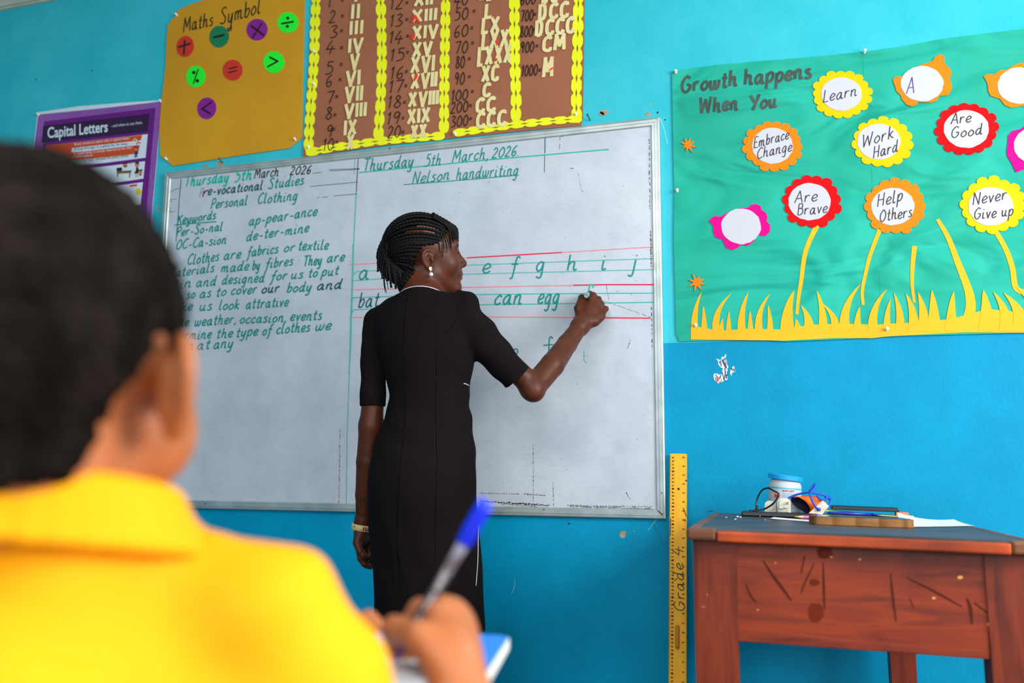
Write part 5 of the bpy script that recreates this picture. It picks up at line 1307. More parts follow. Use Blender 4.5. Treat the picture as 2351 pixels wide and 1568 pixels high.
marker('marker_pen', 'grey board marker in the raised right hand of the teacher, tip on the whiteboard', at(1351.8, 673.5, .0145), at(1346, 679, .128), MKG, MKT, .0074)
marker('marker_pen', 'slim black pen held in the lowered left hand of the teacher', L_(866, 1262, .352), L_(845, 1290, .392), MKB, MKG, .0055)

# ================================================================= THE BOY IN FRONT
SKIN_B = mat('warm_brown_skin', (174, 102, 60), .5, (158, 90, 50), 14, sss=.06, spec=.35)
HAIR_B = mat('short_black_curls', (17, 12, 10), .95, (40, 33, 29), 34, amount=(.45, .8), bump=1.0, bscale=150, bdist=.006, spec=.05)
SHIRT = mat('yellow_school_shirt', (240, 156, 2), .78, (243, 164, 4), 6, bump=.2, bscale=16, bdist=.004, spec=.2)
TROU = mat('brown_school_trousers', (92, 66, 40), .8)
SOLE = mat('black_school_shoe', (20, 18, 18), .4)
B = lambda px, py, zc: atz(px, py, zc)
BH = Head(B(101, 858, .565), -21, 6, 4, 1.02)
NECK0 = B(95, 1180, .575)
SR_, SL_ = B(655, 1455, .60), None
lat = SR_ - B(110, 1240, .575); lat[2] = 0
SL_ = B(110, 1240, .575) - lat; SL_[2] = SR_[2]
fwd = np.array([-lat[1], lat[0], 0]); fwd /= np.linalg.norm(fwd)
SEATZ = .44
PELV = np.array([NECK0[0], NECK0[1], 0]) - fwd * .06; PELV[2] = SEATZ + .095
boy = thing('person', 'boy in yellow shirt seen from behind, writing with a blue pen in the foreground', 'person', (PELV[0], PELV[1], 0))
RWb, REb = B(1056, 1612, .705), B(900, 1960, .585)
xs_ = steps((1.25, 2.10, .0042))
FB = Field(steps((1.30, 2.08, .0038)), steps((-2.50, -1.66, .0038)), steps((-.004, .56, .009), (.56, .76, .006), (.76, 1.16, .0036)))
build_head(FB, BH, True)
for sd in (-1, 1): build_ear(FB, BH, sd, 1.0, (.0700, -.006, -.014), 1.35)
FB.cap(BH.p(0, -.030, -.05), NECK0, .047, .050, .02); FB.cap(BH.p(0, .0, -.07), NECK0 + fwd * .03, .036, .044, .02)
FB.chain([NECK0 + np.array([0, 0, -.05]), (NECK0 + PELV) / 2, PELV], [.07, .085, .085], .02, .03)
FB.cap(SR_ * .8 + SL_ * .2, SL_ * .8 + SR_ * .2, .034, .034, .03)
FB.chain([SR_, (SR_ + REb) / 2, REb], [.034, .032, .028], .006, .015); FB.chain([REb, REb * .55 + RWb * .45, RWb], [.030, .030, .0215], .006, .012)
hb = lambda px, py, zc: B(px, py, zc)
MC = [hb(1010, 1402, .752), hb(1036, 1408, .762), hb(1054, 1428, .760), hb(1060, 1458, .752)]
for m_, rr in zip(MC, (.0125, .0125, .0118, .0108)): FB.chain([RWb, m_], [.0195, rr], .01, .012)
FB.ell(hb(1030, 1500, .728), (.022, .018, .024), None, .012)
finger(FB, [MC[0], hb(962, 1396, .792), hb(918, 1456, .803), hb(907, 1500, .797)], [.0110, .0088, .0078, .0066])
finger(FB, [MC[1], hb(985, 1478, .812), hb(938, 1512, .802), hb(916, 1528, .792)], [.0110, .0086, .0076, .0066])
finger(FB, [MC[2], hb(1005, 1515, .800), hb(965, 1540, .784), hb(938, 1552, .778)], [.0104, .0082, .0074, .0064])
finger(FB, [MC[3], hb(1030, 1545, .778), hb(995, 1562, .766), hb(972, 1570, .760)], [.0096, .0076, .0068, .0060])
finger(FB, [hb(1028, 1545, .706), hb(962, 1462, .722), hb(906, 1443, .748), hb(903, 1486, .770)], [.0140, .0118, .0102, .0078], .006, .010)
# left arm resting on the far side of the desk
LEb, LWb = B(40, 1660, .72), B(610, 1500, .815)
FB.chain([SL_, LEb], [.034, .028], .006, .015); FB.chain([LEb, LEb * .5 + LWb * .5, LWb], [.030, .029, .020], .006, .012)
lm = [hb(735, 1462, .850), hb(742, 1476, .842), hb(744, 1492, .832), hb(742, 1508, .822)]
for m_ in lm: FB.chain([LWb, m_], [.0180, .0115], .01, .012)
finger(FB, [lm[0], hb(800, 1436, .862), hb(846, 1422, .860), hb(866, 1436, .856)], [.0105, .0090, .0085, .0076])
finger(FB, [lm[1], hb(800, 1462, .852), hb(824, 1478, .846), hb(832, 1496, .842)], [.0105, .0085, .0075, .0066])
finger(FB, [lm[2], hb(795, 1486, .842), hb(815, 1502, .836), hb(820, 1516, .832)], [.0100, .0082, .0073, .0064])
finger(FB, [lm[3], hb(785, 1508, .830), hb(802, 1520, .824), hb(806, 1530, .820)], [.0092, .0075, .0066, .0058])
finger(FB, [hb(660, 1484, .832), hb(706, 1440, .838), hb(752, 1428, .842), hb(775, 1440, .842)], [.0130, .0110, .0095, .0080], .006, .010)
KN = {}
for sx in (-1, 1):
    side = np.array([fwd[1], -fwd[0], 0]) * sx
    hip_ = PELV + side * .070; kn = PELV + side * .085 + fwd * .33 + np.array([0, 0, -.005]); an = np.array([kn[0], kn[1], .075]) + fwd * .02
    KN[sx] = (hip_, kn, an)
    FB.chain([hip_, kn], [.060, .044], .006, .02); FB.chain([kn, np.array([kn[0], kn[1], .30]) , an], [.043, .040, .027], .006, .012)
    FB.cap(an + np.array([0, 0, -.035]), an + fwd * .12 + np.array([0, 0, -.052]), .026, .018, .015)
V, Q = FB.mesh(); V = relax(V, Q, 1, .4)
big_mesh('body', V, Q, [SKIN_B], boy)
# hair: a close crop that follows the skull, cut at the hairline
HP = [BH.p(sx * .12, y, z) for sx in (-1, 1) for y in (-.16, .13) for z in (-.16, .17)]
lo, hi_ = np.min(HP, 0), np.max(HP, 0)
FH = Field(steps((lo[0], hi_[0], .0034)), steps((lo[1], hi_[1], .0034)), steps((lo[2], hi_[2], .0034)))
e_ = lambda c, r, k=.012: FH.ell(BH.p(*c), np.array(r) * BH.s, BH.R, k, 'u', .06)
e_((0, -.014, .040), (.0825, .106, .096)); e_((0, .030, .030), (.072, .070, .080), .02)
FH.cap(BH.p(0, -.034, -.045), NECK0 + np.array([0, 0, .02]), .054, .050, .02)
x, y, z = FH.xs[:, None, None] - BH.O[0], FH.ys[None, :, None] - BH.O[1], FH.zs[None, None, :] - BH.O[2]
lx, ly, lz = [(x * BH.R[0, i] + y * BH.R[1, i] + z * BH.R[2, i]) / BH.s for i in range(3)]
back_ = (ly - (-.020 + .42 * (lz - .020))) * .9            # behind the slanting nape line
topc = np.maximum(.021 - lz, ly - .082 + .3 * np.maximum(lz - .05, 0))
sideb = np.maximum(np.maximum(.000 - lz, ly - .040), .012 - ly)
clip = np.minimum(np.minimum(np.maximum(back_, -.064 - lz), topc), sideb)
nz_ = .0016 * np.sin(lx * 330 + 2 * np.sin(lz * 210)) * np.sin(ly * 300 + 1) + .0012 * np.sin(lz * 420 + 3 * np.sin(lx * 160)) * np.sin(lx * 380 + ly * 240)
hh = .5 + .5 * np.clip((FH.F - clip) / .012, -1, 1)
FH.F = (np.maximum(FH.F, clip) + nz_ + .003 * (1 - np.abs(2 * hh - 1))).astype(np.float32)
V, Q = FH.mesh(); big_mesh('short_hair', V, Q, [HAIR_B], boy)
# shirt
FS = Field(steps((1.30, 2.08, .0046)), steps((-2.52, -1.86, .0046)), steps((SEATZ + .004, .98, .0046)))
NB0 = B(120, 1235, .575)
FS.chain([NB0, B(300, 1305, .585), SR_], [.042, .043, .0478], .006, .02)
FS.chain([B(500, 1256, .585), B(560, 1310, .59)], [.014, .020], .006, .012)
nl = NB0.copy(); FS.chain([nl, (nl + SL_) / 2, SL_], [.042, .043, .048], .006, .02)
FS.chain([NB0 + np.array([0, 0, -.03]) - fwd * .005, (NB0 + PELV) / 2 - fwd * .015, PELV], [.075, .098, .105], .01, .03)
FS.cap(SR_ + np.array([0, 0, -.06]), SL_ + np.array([0, 0, -.06]), .060, .060, .03)
FS.cap(SR_ * .75 + SL_ * .25 + np.array([0, 0, -.15]), SL_ * .75 + SR_ * .25 + np.array([0, 0, -.15]), .07, .07, .03)
def sleeve_b(pts, rs, cut, axis):
    P = np.array(pts); e = max(rs) + .06
    sl = FS.reg(P.min(0) - e, P.max(0) + e); sub = Field(FS.xs[sl[0]], FS.ys[sl[1]], FS.zs[sl[2]])
    for i in range(len(pts) - 1): sub.cap(pts[i], pts[i + 1], rs[i], rs[i + 1], .006)
    X, Y, Z = sub.xs[:, None, None], sub.ys[None, :, None], sub.zs[None, None, :]
    pl = (X - cut[0]) * axis[0] + (Y - cut[1]) * axis[1] + (Z - cut[2]) * axis[2]
    FS.put(sl, np.maximum(sub.F, pl).astype(np.float32), .014)
for a, b in ((SR_, REb), (SL_, LEb)):
    ax = (b - a) / np.linalg.norm(b - a); sleeve_b([a, a + ax * .10, a + ax * .20], [.0470, .0470, .0455], a + ax * .145, ax)
# soft folds
X, Y, Z = FS.xs[:, None, None], FS.ys[None, :, None], FS.zs[None, None, :]
sx_c = (X - NB0[0]) * lat[0] / np.linalg.norm(lat) + (Y - NB0[1]) * lat[1] / np.linalg.norm(lat)
FS.F = (FS.F + .0042 * np.sin((Z - .8) * 60 - sx_c * 42) * np.exp(-((Z - .84) / .08) ** 2) + .0026 * np.sin(Z * 44 - sx_c * 55)).astype(np.float32)
V, Q = FS.mesh(); V = relax(V, Q, 3, .5)
shirt = big_mesh('shirt', V, Q, [SHIRT], boy)
# collar: stand and fall round the neck
up_ = (BH.p(0, -.03, -.05) - NECK0); up_ /= np.linalg.norm(up_)
FC = Field(steps((NECK0[0] - .13, NECK0[0] + .13, .0034)), steps((NECK0[1] - .13, NECK0[1] + .13, .0034)), steps((NECK0[2] - .09, NECK0[2] + .07, .0034)))
sd_ = np.array([fwd[1], -fwd[0], 0])
rings = []
for (r, h, fr_) in [(.0655, .028, .006), (.073, .024, .006), (.091, -.006, .0052)]:
    pts = []
    for i in range(37):
        a = math.pi * (.5 + .06) + (2 - .12) * math.pi * i / 36
        back = -math.sin(a)
        pts.append(NECK0 - fwd * .006 + fwd * (math.sin(a) * r) + sd_ * (math.cos(a) * r * 1.08) + np.array([0, 0, h - .008 * math.cos(a) - .006 * (1 - back) * (1 if h > 0 else 1.6)]))
    rings.append((pts, fr_))
for k in range(2):
    (p0, f0), (p1, f1) = rings[k], rings[k + 1]
    for i in range(36):
        for u in np.linspace(0, 1, 3 if k == 0 else 9):
            FC.cap(p0[i] * (1 - u) + p1[i] * u, p0[i + 1] * (1 - u) + p1[i + 1] * u, f0 * (1 - u) + f1 * u, None, .0025)
V, Q = FC.mesh(); V = relax(V, Q, 2, .5)
big_mesh('collar', V, Q, [SHIRT], shirt)
# trousers and shoes
FR_ = Field(steps((1.30, 2.10, .006)), steps((-2.52, -1.76, .006)), steps((.07, .62, .006)))
FR_.chain([PELV + np.array([0, 0, .04]), PELV], [.098, .098], .01)
for sx in (-1, 1):
    h_, k_, a_ = KN[sx]; FR_.chain([h_, k_], [.072, .055], .006, .02); FR_.chain([k_, np.array([k_[0], k_[1], .30]), a_ + np.array([0, 0, .03])], [.054, .050, .046], .006, .012)
FR_.F = np.maximum(FR_.F, (.085 - FR_.zs)[None, None, :]).astype(np.float32)
FR_.F = np.maximum(FR_.F, (SEATZ + .002 - FR_.zs)[None, None, :] - 10 * (np.linalg.norm([1]) * 0) - np.where(((FR_.xs[:, None] - PELV[0]) * fwd[0] + (FR_.ys[None, :] - PELV[1]) * fwd[1])[:, :, None] < .19, 0, 9)).astype(np.float32)
V, Q = FR_.mesh(); V = relax(V, Q, 2, .5); big_mesh('trousers', V, Q, [TROU], boy)
for sx in (-1, 1):
    a_ = KN[sx][2]; fs = Field(steps((a_[0] - .2, a_[0] + .2, .005)), steps((a_[1] - .1, a_[1] + .22, .005)), steps((-.005, .10, .005)))
    fs.chain([a_ + np.array([0, 0, -.036]) - fwd * .02, a_ + fwd * .06 + np.array([0, 0, -.042]), a_ + fwd * .13 + np.array([0, 0, -.052])], [.036, .036, .026], .008)
    fs.F = np.maximum(fs.F, np.maximum(.001 - fs.zs, fs.zs - .066)[None, None, :]).astype(np.float32)
    V, Q = fs.mesh(); big_mesh('shoe', V, Q, [SOLE], boy)

# --- bench under him
BEN = wood('bench_wood', (120, 78, 44), (140, 94, 56), (96, 60, 34), 'x')
bench = thing('bench', 'plain wooden bench under the boy in the yellow shirt', 'bench', (PELV[0], PELV[1], 0))
Mb = Matrix.Translation((PELV[0], PELV[1], 0)) @ Matrix.Rotation(math.atan2(-fwd[0], fwd[1]), 4, 'Z')
MB().bbox((-.42, -.14, SEATZ - .032), (.42, .13, SEATZ), .004, 0, Mb).build('seat', BEN, bench)
for sx in (-1, 1):
    for sy in (-1, 1): MB().bbox((sx * .36 - .022, sy * .10 - .022, 0), (sx * .36 + .022, sy * .10 + .022, SEATZ - .032), .003, 0, Mb).build('leg', BEN, bench)

# --- his desk with the blue top
DZ = .765
c_r = ath(1174, 1458, DZ); n_r = ath(1092, 1590, DZ)
ad = (c_r - n_r); ad[2] = 0; ad /= np.linalg.norm(ad); aw = np.array([-ad[1], ad[0], 0])     # depth (away) and leftwards
n_r = c_r - ad * .262
BLUE = mat('blue_laminate', (0, 124, 226), .4, (0, 130, 232), 6); EDGE = mat('white_edge_banding', (230, 230, 222), .45); STEEL = mat('grey_tube_steel', (110, 114, 118), .35, metal=.8)
sdk = thing('school_desk', 'school desk with bright blue top and white rounded edge in front of the boy', 'desk', tuple((c_r + n_r) / 2 + aw * .3)[:2] + (0,))
def rr_outline(w, dep, r, inset=0.0):
    pts = []
    for (cx_, cy_, a0) in [(r, dep - r, 90), (w - r, dep - r, 0), (w - r, r, -90), (r, r, -180)]:
        for k in range(7):
            a = math.radians(a0 + 90 - 15 * k) if False else math.radians(a0 + (6 - k) * 15)
            pts.append((cx_ + (r - inset) * math.cos(a), cy_ + (r - inset) * math.sin(a)))
    return pts
Wd, Dd = .60, .262
o0 = n_r + aw * Wd
def dk(p, z): q = o0 - aw * p[0] + ad * p[1]; return (q[0], q[1], z)
top = MB().extrude([dk(p, DZ - .010) for p in rr_outline(Wd, Dd, .02, .0012)], (0, 0, .010)); top.build('desk_top', BLUE, sdk)
mb = MB(); O1, O2 = rr_outline(Wd, Dd, .02, 0), rr_outline(Wd, Dd, .02, .0016); n = len(O1)
V = [dk(p, DZ - .0105) for p in O1] + [dk(p, DZ - .0015) for p in O1] + [dk(p, DZ - .0002) for p in rr_outline(Wd, Dd, .02, .0006)] + [dk(p, DZ - .0004) for p in O2] + [dk(p, DZ - .0105) for p in O2]
mb.add(V, [(k * n + i, k * n + (i + 1) % n, ((k + 1) % 5) * n + (i + 1) % n, ((k + 1) % 5) * n + i) for k in range(5) for i in range(n)]); mb.build('edge_banding', EDGE, sdk)
for (a, b) in [(.05, .04), (Wd - .05, .04), (.05, Dd - .04), (Wd - .05, Dd - .04)]:
    MB().tube([dk((a, b), 0), dk((a, b), DZ - .0105)], .012, 14).build('leg', STEEL, sdk, True)
MB().tube([dk((.05, .04), DZ - .05), dk((Wd - .05, .04), DZ - .05)], .009, 12).build('rail', STEEL, sdk, True)
# --- exercise book and pen
PAGE = mat('lined_white_page', (232, 236, 242), .7)
pb = ath(905, 1496, DZ); bk0 = thing('exercise_book', 'open white exercise book under the writing hand on the blue desk', 'book', (pb[0], pb[1], DZ))
A1, A2, A3, A4 = [ath(*p, DZ + .0007) for p in [(690, 1492), (1000, 1499), (985, 1580), (640, 1572)]]
mb = MB().extrude([A4, A3, A2, A1], (0, 0, .0045)); mb.build('pages', PAGE, bk0)
mb = MB()
for i in range(1, 9):
    u = i / 9; a = A1 * (1 - u) + A4 * u + np.array([0, 0, .0049]); b = A2 * (1 - u) + A3 * u + np.array([0, 0, .0049]); n_ = (A4 - A1) / np.linalg.norm(A4 - A1) * .0003
    mb.add([a - n_, b - n_, b + n_, a + n_], [(0, 1, 2, 3)])
mb.build('page_lines', mat('page_line_blue', (130, 170, 220), .7), bk0)
tipP = ath(904, 1524, DZ + .0062); endP = B(1117, 1156, .722)
ax = (endP - tipP); L = np.linalg.norm(ax); ax /= L
pen = thing('ballpoint_pen', 'clear ballpoint pen with bright blue cap on its end in the hand of the boy', 'pen', tuple((tipP + endP) / 2))
M = Matrix.Translation(Vector(tipP)) @ Vector(ax).to_track_quat('Z', 'Y').to_matrix().to_4x4()
PB = mat('bright_blue_plastic', (0, 44, 235), .3); PC = mat('smoky_clear_plastic', (150, 155, 175), .25, spec=.6); PK = mat('dark_ink_tube', (58, 56, 62), .3); PW = mat('pen_print_white', (214, 216, 230), .5)
MB().lathe([(.0004, 0), (.0010, .004), (.0018, .012), (.0026, .018)], M, 16).build('ink_tip', PB, pen, True)
MB().lathe([(.0027, .017), (.0042, .026), (.0046, .034), (.0046, L - .064)], M, 24).build('ink_barrel', PK, pen, True)
MB().lathe([(.0046, L - .064), (.0046, L - .030)], M, 24).build('clear_barrel', PC, pen, True)
MB().lathe([(.0060, L - .040), (.0063, L - .038), (.0061, L - .018), (.0058, L - .004), (.0050, L - .0005), (.003, L)], M, 24).build('cap', PB, pen, True)
MB().bbox((-.0016, .0056, L - .032), (.0016, .0076, L + .001), .0006, 0, M).build('cap_clip', PB, pen)
# printed bands of lettering along the barrel, too soft to read
mb = MB(); toc = Vector(CAM - (tipP + endP) / 2); lc = M.to_3x3().inverted() @ toc; a0 = math.atan2(lc.y, lc.x)
for s0, s1 in [(L - .086, L - .070), (L - .108, L - .092), (L - .122, L - .114)]:
    for k in range(-2, 3):
        s = s0
        while s < s1:
            a = a0 + k * .16; q = M @ Vector((.00475 * math.cos(a), .00475 * math.sin(a), s)); w = Vector((-math.sin(a), math.cos(a), 0)) * .0003
            w = M.to_3x3() @ w; t = M.to_3x3() @ Vector((0, 0, .0012))
            mb.add([q - w - t, q + w - t, q + w + t, q - w + t], [(0, 1, 2, 3)]); s += .0030
mb.build('barrel_print', PW, pen)

# ================================================================= METRE RULER
RUL = mat('yellow_ruler_wood', (240, 166, 8), .55, (248, 178, 18), 12, stretch=(6, 6, 1)); RINK = mat('ruler_print', (40, 28, 14), .7)
rt_, rb_ = at(1538.5, 1042, .008), None
r_tr = at(1577.5, 1043, .008); RWD = np.linalg.norm(r_tr - rt_)
lo_ = at(1535, 1568, .088)
RA = (rt_ - lo_); RA /= np.linalg.norm(RA); RL_ = rt_[2] / RA[2]
RB0 = rt_ - RA * RL_                                     # lower left corner, on the floor
RX_ = np.array([1.0, 0, 0]); RX_ = RX_ - RA * RX_.dot(RA); RX_ /= np.linalg.norm(RX_); RN = np.cross(RX_, RA); RN = RN if RN[1] < 0 else -RN
ruler = thing('metre_ruler', 'yellow wooden metre ruler marked Grade 4 leaning on the blue wall beside the desk', 'ruler', tuple(RB0 + RX_ * RWD / 2))
Rp = lambda u, v, h=0.0: RB0 + RX_ * u + RA * v + RN * h
c_ = .003; out = [(0, 0), (RWD, 0), (RWD, RL_ - c_), (RWD - c_, RL_), (c_, RL_), (0, RL_ - c_)]
MB().extrude([Rp(u, v, -.001) for u, v in out], RN * .006).build('blade', RUL, ruler)
H_ = .0054
def rquad(mb, u0, u1, v0, v1, h=H_): mb.add([Rp(u0, v0, h), Rp(u1, v0, h), Rp(u1, v1, h), Rp(u0, v1, h)], [(0, 1, 2, 3)])
S1 = RL_ - 1.0 + .0
vz = lambda cm: RL_ - .0035 - (99.7 - cm) * .01
mb = MB()
for mm in range(20, 997):
    v = vz(mm / 10); l = .0062 if mm % 10 == 0 else (.0046 if mm % 5 == 0 else .0028); rquad(mb, .0, l, v - .00017, v + .00017)
for e8 in range(8, 39 * 8 + 2):
    v = vz(0) + e8 / 8 * .0254; l = .0062 if e8 % 8 == 0 else (.0046 if e8 % 4 == 0 else .003); rquad(mb, RWD - l, RWD, v - .0002, v + .0002)
def rtext(mb, txt, u, v, h, w, ww=.62):
    """reads upwards; u = its base line (right side), v = its start"""
    st, tot = strokes(txt, 0.0)
    for s_ in st:
        P = [Rp(u - b / 18 * h, v + a / 18 * h * ww, H_ + .0002) for a, b in s_]
        for i in range(len(P) - 1):
            t = P[i + 1] - P[i]; L = np.linalg.norm(t)
            if L < 1e-6: continue
            t /= L; n = np.cross(t, RN) * w / 2; mb.add([P[i] - n - t * w * .3, P[i + 1] - n + t * w * .3, P[i + 1] + n + t * w * .3, P[i] + n - t * w * .3], [(0, 1, 2, 3)])
for cm in range(8, 100): rtext(mb, str(cm), .0128, vz(cm) - .0034, .0058, .0009 if cm % 5 else .0014)
for inch in range(4, 40): rtext(mb, str(inch), RWD - .0064, vz(0) + inch * .0254 - .0034, .0056, .0009)
mb.build('scale_print', RINK, ruler)
def rloc(px, py):
    D = CF + CR * ((px - 1175.5) / FPX) - CU * ((py - 784.0) / FPX); t = (RB0 - CAM).dot(RN) / D.dot(RN); q = CAM + D * t - RB0; return q.dot(RX_), q.dot(RA)
mb = MB(); u0, v0 = rloc(1573, 1404); u1, v1 = rloc(1567, 1256)
st, tot = strokes('Grade 4', .05)
for s_ in st:
    P = [Rp(u0 + (u1 - u0) * a / tot - b / 18 * .030, v0 + (v1 - v0) * a / tot, H_ + .0005) for a, b in s_]
    for i in range(len(P) - 1):
        t = P[i + 1] - P[i]; L = np.linalg.norm(t); t = t / max(L, 1e-9); n = np.cross(t, RN) * .0011; mb.add([P[i] - n - t * .0007, P[i + 1] - n + t * .0007, P[i + 1] + n + t * .0007, P[i] + n - t * .0007], [(0, 1, 2, 3)])
for a, b in [((1541, 1191), (1539, 1230)), ((1569, 1166), (1577, 1186)), ((1573, 1192), (1574, 1198)), ((1549, 1334), (1556, 1327))]:
    P = [Rp(*rloc(*a), H_ + .0005), Rp(*rloc(*b), H_ + .0005)]; t = (P[1] - P[0]); t /= np.linalg.norm(t); n = np.cross(t, RN) * .001; mb.add([P[0] - n, P[1] - n, P[1] + n, P[0] + n], [(0, 1, 2, 3)])
mb.build('marker_lettering', mat('ruler_marker_black', (24, 20, 18), .5), ruler)
for (px, py, r) in [(1558.5, 1123, .0033), (1576, 1104, .0024)]:
    u, v = rloc(px, py); MB().extrude([Rp(u + r * math.cos(2 * math.pi * i / 16), v + r * math.sin(2 * math.pi * i / 16), H_) for i in range(16)], RN * .0003).build('hole', DARKH, ruler)
u, v = rloc(1556, 1487); u2, v2 = rloc(1556, 1435)
MB().tube([Rp(u, v, .010), Rp(u, v + .004, .0105), Rp(u2, v2 - .004, .0105), Rp(u2, v2, .010)], [.0045, .0056, .0056, .0045], 14).build('wooden_peg', mat('peg_wood', (196, 128, 20), .6), ruler, True)

# ================================================================= TEACHER'S TABLE
WV = wood('red_varnished_pine', (112, 34, 11), (138, 48, 14), (90, 27, 11), 'x', .45); WV2 = wood('red_varnished_leg', (100, 32, 12), (122, 43, 15), (82, 24, 11), 'z', .45)
WE = wood('orange_varnished_edging', (172, 62, 14), (190, 76, 20), (144, 48, 14), 'x', .4); WT = wood('worn_dark_table_top', (66, 50, 46), (84, 62, 54), (54, 44, 44), 'x', .38); WEND = wood('worn_end_grain', (136, 84, 50), (112, 66, 42), (150, 98, 64), 'x', .5)
D0 = ath(1577, 1213, .838); DB = ath(1639, 1177, .838)
dY = DB - D0; dY[2] = 0; DLEN = min(np.linalg.norm(dY), -D0[1] - .05); dY /= np.linalg.norm(dY)
tilt = math.radians(1.0); dX = np.array([dY[1], -dY[0], 0]); dX = dX * math.cos(tilt) + np.array([0, 0, -math.sin(tilt)]); dN = np.cross(dX, dY)
Dp = lambda u, v, w=0.0: D0 + dX * u + dY * v + dN * w
MD = Matrix(((dX[0], dY[0], dN[0], D0[0]), (dX[1], dY[1], dN[1], D0[1]), (dX[2], dY[2], dN[2], D0[2]), (0, 0, 0, 1)))
def projp(P):
    q = np.asarray(P) - CAM; z = q.dot(CF); return np.array([1175.5 + FPX * q.dot(CR) / z, 784 - FPX * q.dot(CU) / z])
def uof(px, v, w=0.0):
    a, b = -.5, 2.0
    for _ in range(50):
        m = (a + b) / 2
        if projp(Dp(m, v, w))[0] < px: a = m
        else: b = m
    return (a + b) / 2
def dpt(px, py, w=0.0):
    D = CF + CR * ((px - 1175.5) / FPX) - CU * ((py - 784.0) / FPX); t = (Dp(0, 0, w) - CAM).dot(dN) / D.dot(dN); return CAM + D * t
def duv(px, py, w=0.0): q = dpt(px, py, w) - D0; return q.dot(dX), q.dot(dY)
DW = uof(2403, 0.0)
table = thing('table', 'worn red-brown wooden table with scratched front standing against the blue wall', 'table', (Dp(DW / 2, DLEN / 2)[0], Dp(DW / 2, DLEN / 2)[1], 0))
TT = .022
MB().bbox((.006, .018, -TT), (DW - .006, DLEN, -.0004), .002, 0, MD).build('table_top', WT, table)
eu = uof(1645, 0)
MB().bbox((eu, -.004, -TT), (DW - eu, .018, -.003), .0035, 0, MD).build('front_edging', WE, table)
for (a, b) in [(0, eu - .001), (DW - eu + .001, DW)]: MB().bbox((a, -.004, -TT + .001), (b, .05, .0002), .005, 0, MD).build('edge_block', WEND, table)
for a in (0.0, DW - .018): MB().bbox((a, .05, -TT + .001), (a + .018, DLEN, .0006), .003, 0, MD).build('side_edging', WEND, table)
fv = .028
ul0, ul1 = uof(1590, fv), uof(1693, fv, -.18); ur0 = uof(2270, fv, -.2); ur1 = ur0 + (ul1 - ul0)
apz = -.205
MB().bbox((ul1 - .004, fv + .004, apz + .004), (ur0 + .004, fv + .024, -TT), .002, 0, MD).build('apron', WV, table)
for a in (ul0 + .012, ur1 - .032): MB().bbox((a, fv + .02, apz + .02), (a + .02, DLEN - .03, -TT), .002, 0, MD).build('side_apron', WV2, table)
bu0, bu1 = uof(2032, DLEN - .06, -.3), uof(2095, DLEN - .06, -.3)
MB().bbox((.02, DLEN - .035, apz + .04), (bu1 - .01, DLEN - .018, -TT), .002, 0, MD).build('back_apron', WV2, table)
def leg(u0, u1, v0, v1, in_):
    mb = MB(); zt = -TT - .0005
    topq = [Dp(u0, v0, zt), Dp(u1, v0, zt), Dp(u1, v1, zt), Dp(u0, v1, zt)]
    def bot(u, v): q = Dp(u, v, 0); return np.array([q[0], q[1], 0])
    a, b = (u0 + .004, u1 - .008) if in_ > 0 else (u0 + .008, u1 - .004)
    botq = [bot(a, v0 + .004), bot(b, v0 + .004), bot(b, v1 - .004), bot(a, v1 - .004)]
    mb.add(topq + botq, [(0, 1, 2, 3), (7, 6, 5, 4), (0, 4, 5, 1), (1, 5, 6, 2), (2, 6, 7, 3), (3, 7, 4, 0)]); mb.build('leg', WV2, table)
leg(ul0, ul1, fv, fv + .07, 1); leg(ur0, ur1, fv, fv + .07, -1); leg(.003, .052, DLEN - .085, DLEN - .015, 1); leg(bu0, bu1, DLEN - .085, DLEN - .015, -1)
def apt(px, py, lift=.0006, v=None):
    D = CF + CR * ((px - 1175.5) / FPX) - CU * ((py - 784.0) / FPX); t = (Dp(0, (fv + .004) if v is None else v) - CAM).dot(dY) / D.dot(dY); return CAM + D * t - dY * lift
STK = mat('dark_ink_streak', (78, 34, 24), .6, spec=.05); CHIP = mat('pale_wood_chip', (214, 150, 80), .7); KNOT = mat('dark_wood_knot', (106, 34, 15), .6, (90, 28, 13), 20, spec=.1)
ZA = lambda X, Y: (1560 + X / 2.972, 1060 + Y / 2.972)
def streak(pts, w): 
    P = [(p[0], p[1]) for p in bez([ZA(*p) for p in pts], 6)]; n = len(P)
    MB().ribbon([apt(*p) for p in P], [w * .55 * (.35 + .65 * math.sin(math.pi * (i + .5) / n)) for i in range(n)]).build('ink_streak', STK, table)
streak([(570, 675), (640, 780), (700, 860), (765, 950)], .010); streak([(980, 690), (985, 850), (990, 1010)], .007); streak([(1440, 760), (1458, 940), (1478, 1090)], .007); streak([(1550, 790), (1750, 890), (1930, 990)], .007)
streak([(855, 640), (830, 760)], .005); streak([(920, 690), (850, 840), (830, 900)], .005); streak([(1960, 930), (1985, 1000), (1995, 1110)], .010); streak([(2010, 960), (2100, 1030)], .006); streak([(1570, 930), (1600, 1000)], .004); streak([(450, 830), (490, 920), (530, 960)], .006)
for c, rx_, ry_ in [((930, 1030), 26, 34), ((920, 825), 18, 12), ((990, 620), 26, 22)]:
    P = [(a * .6 + b_ * .4) for a, b_ in zip(np.array(blob(ZA(*c), 1, 28, 5, rx_ * .7, ry_ * .7)), np.array(ell_px(ZA(*c), rx_ * .7, ry_ * .7, 28)))]; MB().add([apt(*p, .0004) for p in P], [tuple(range(len(P)))]).build('wood_knot', KNOT, table)
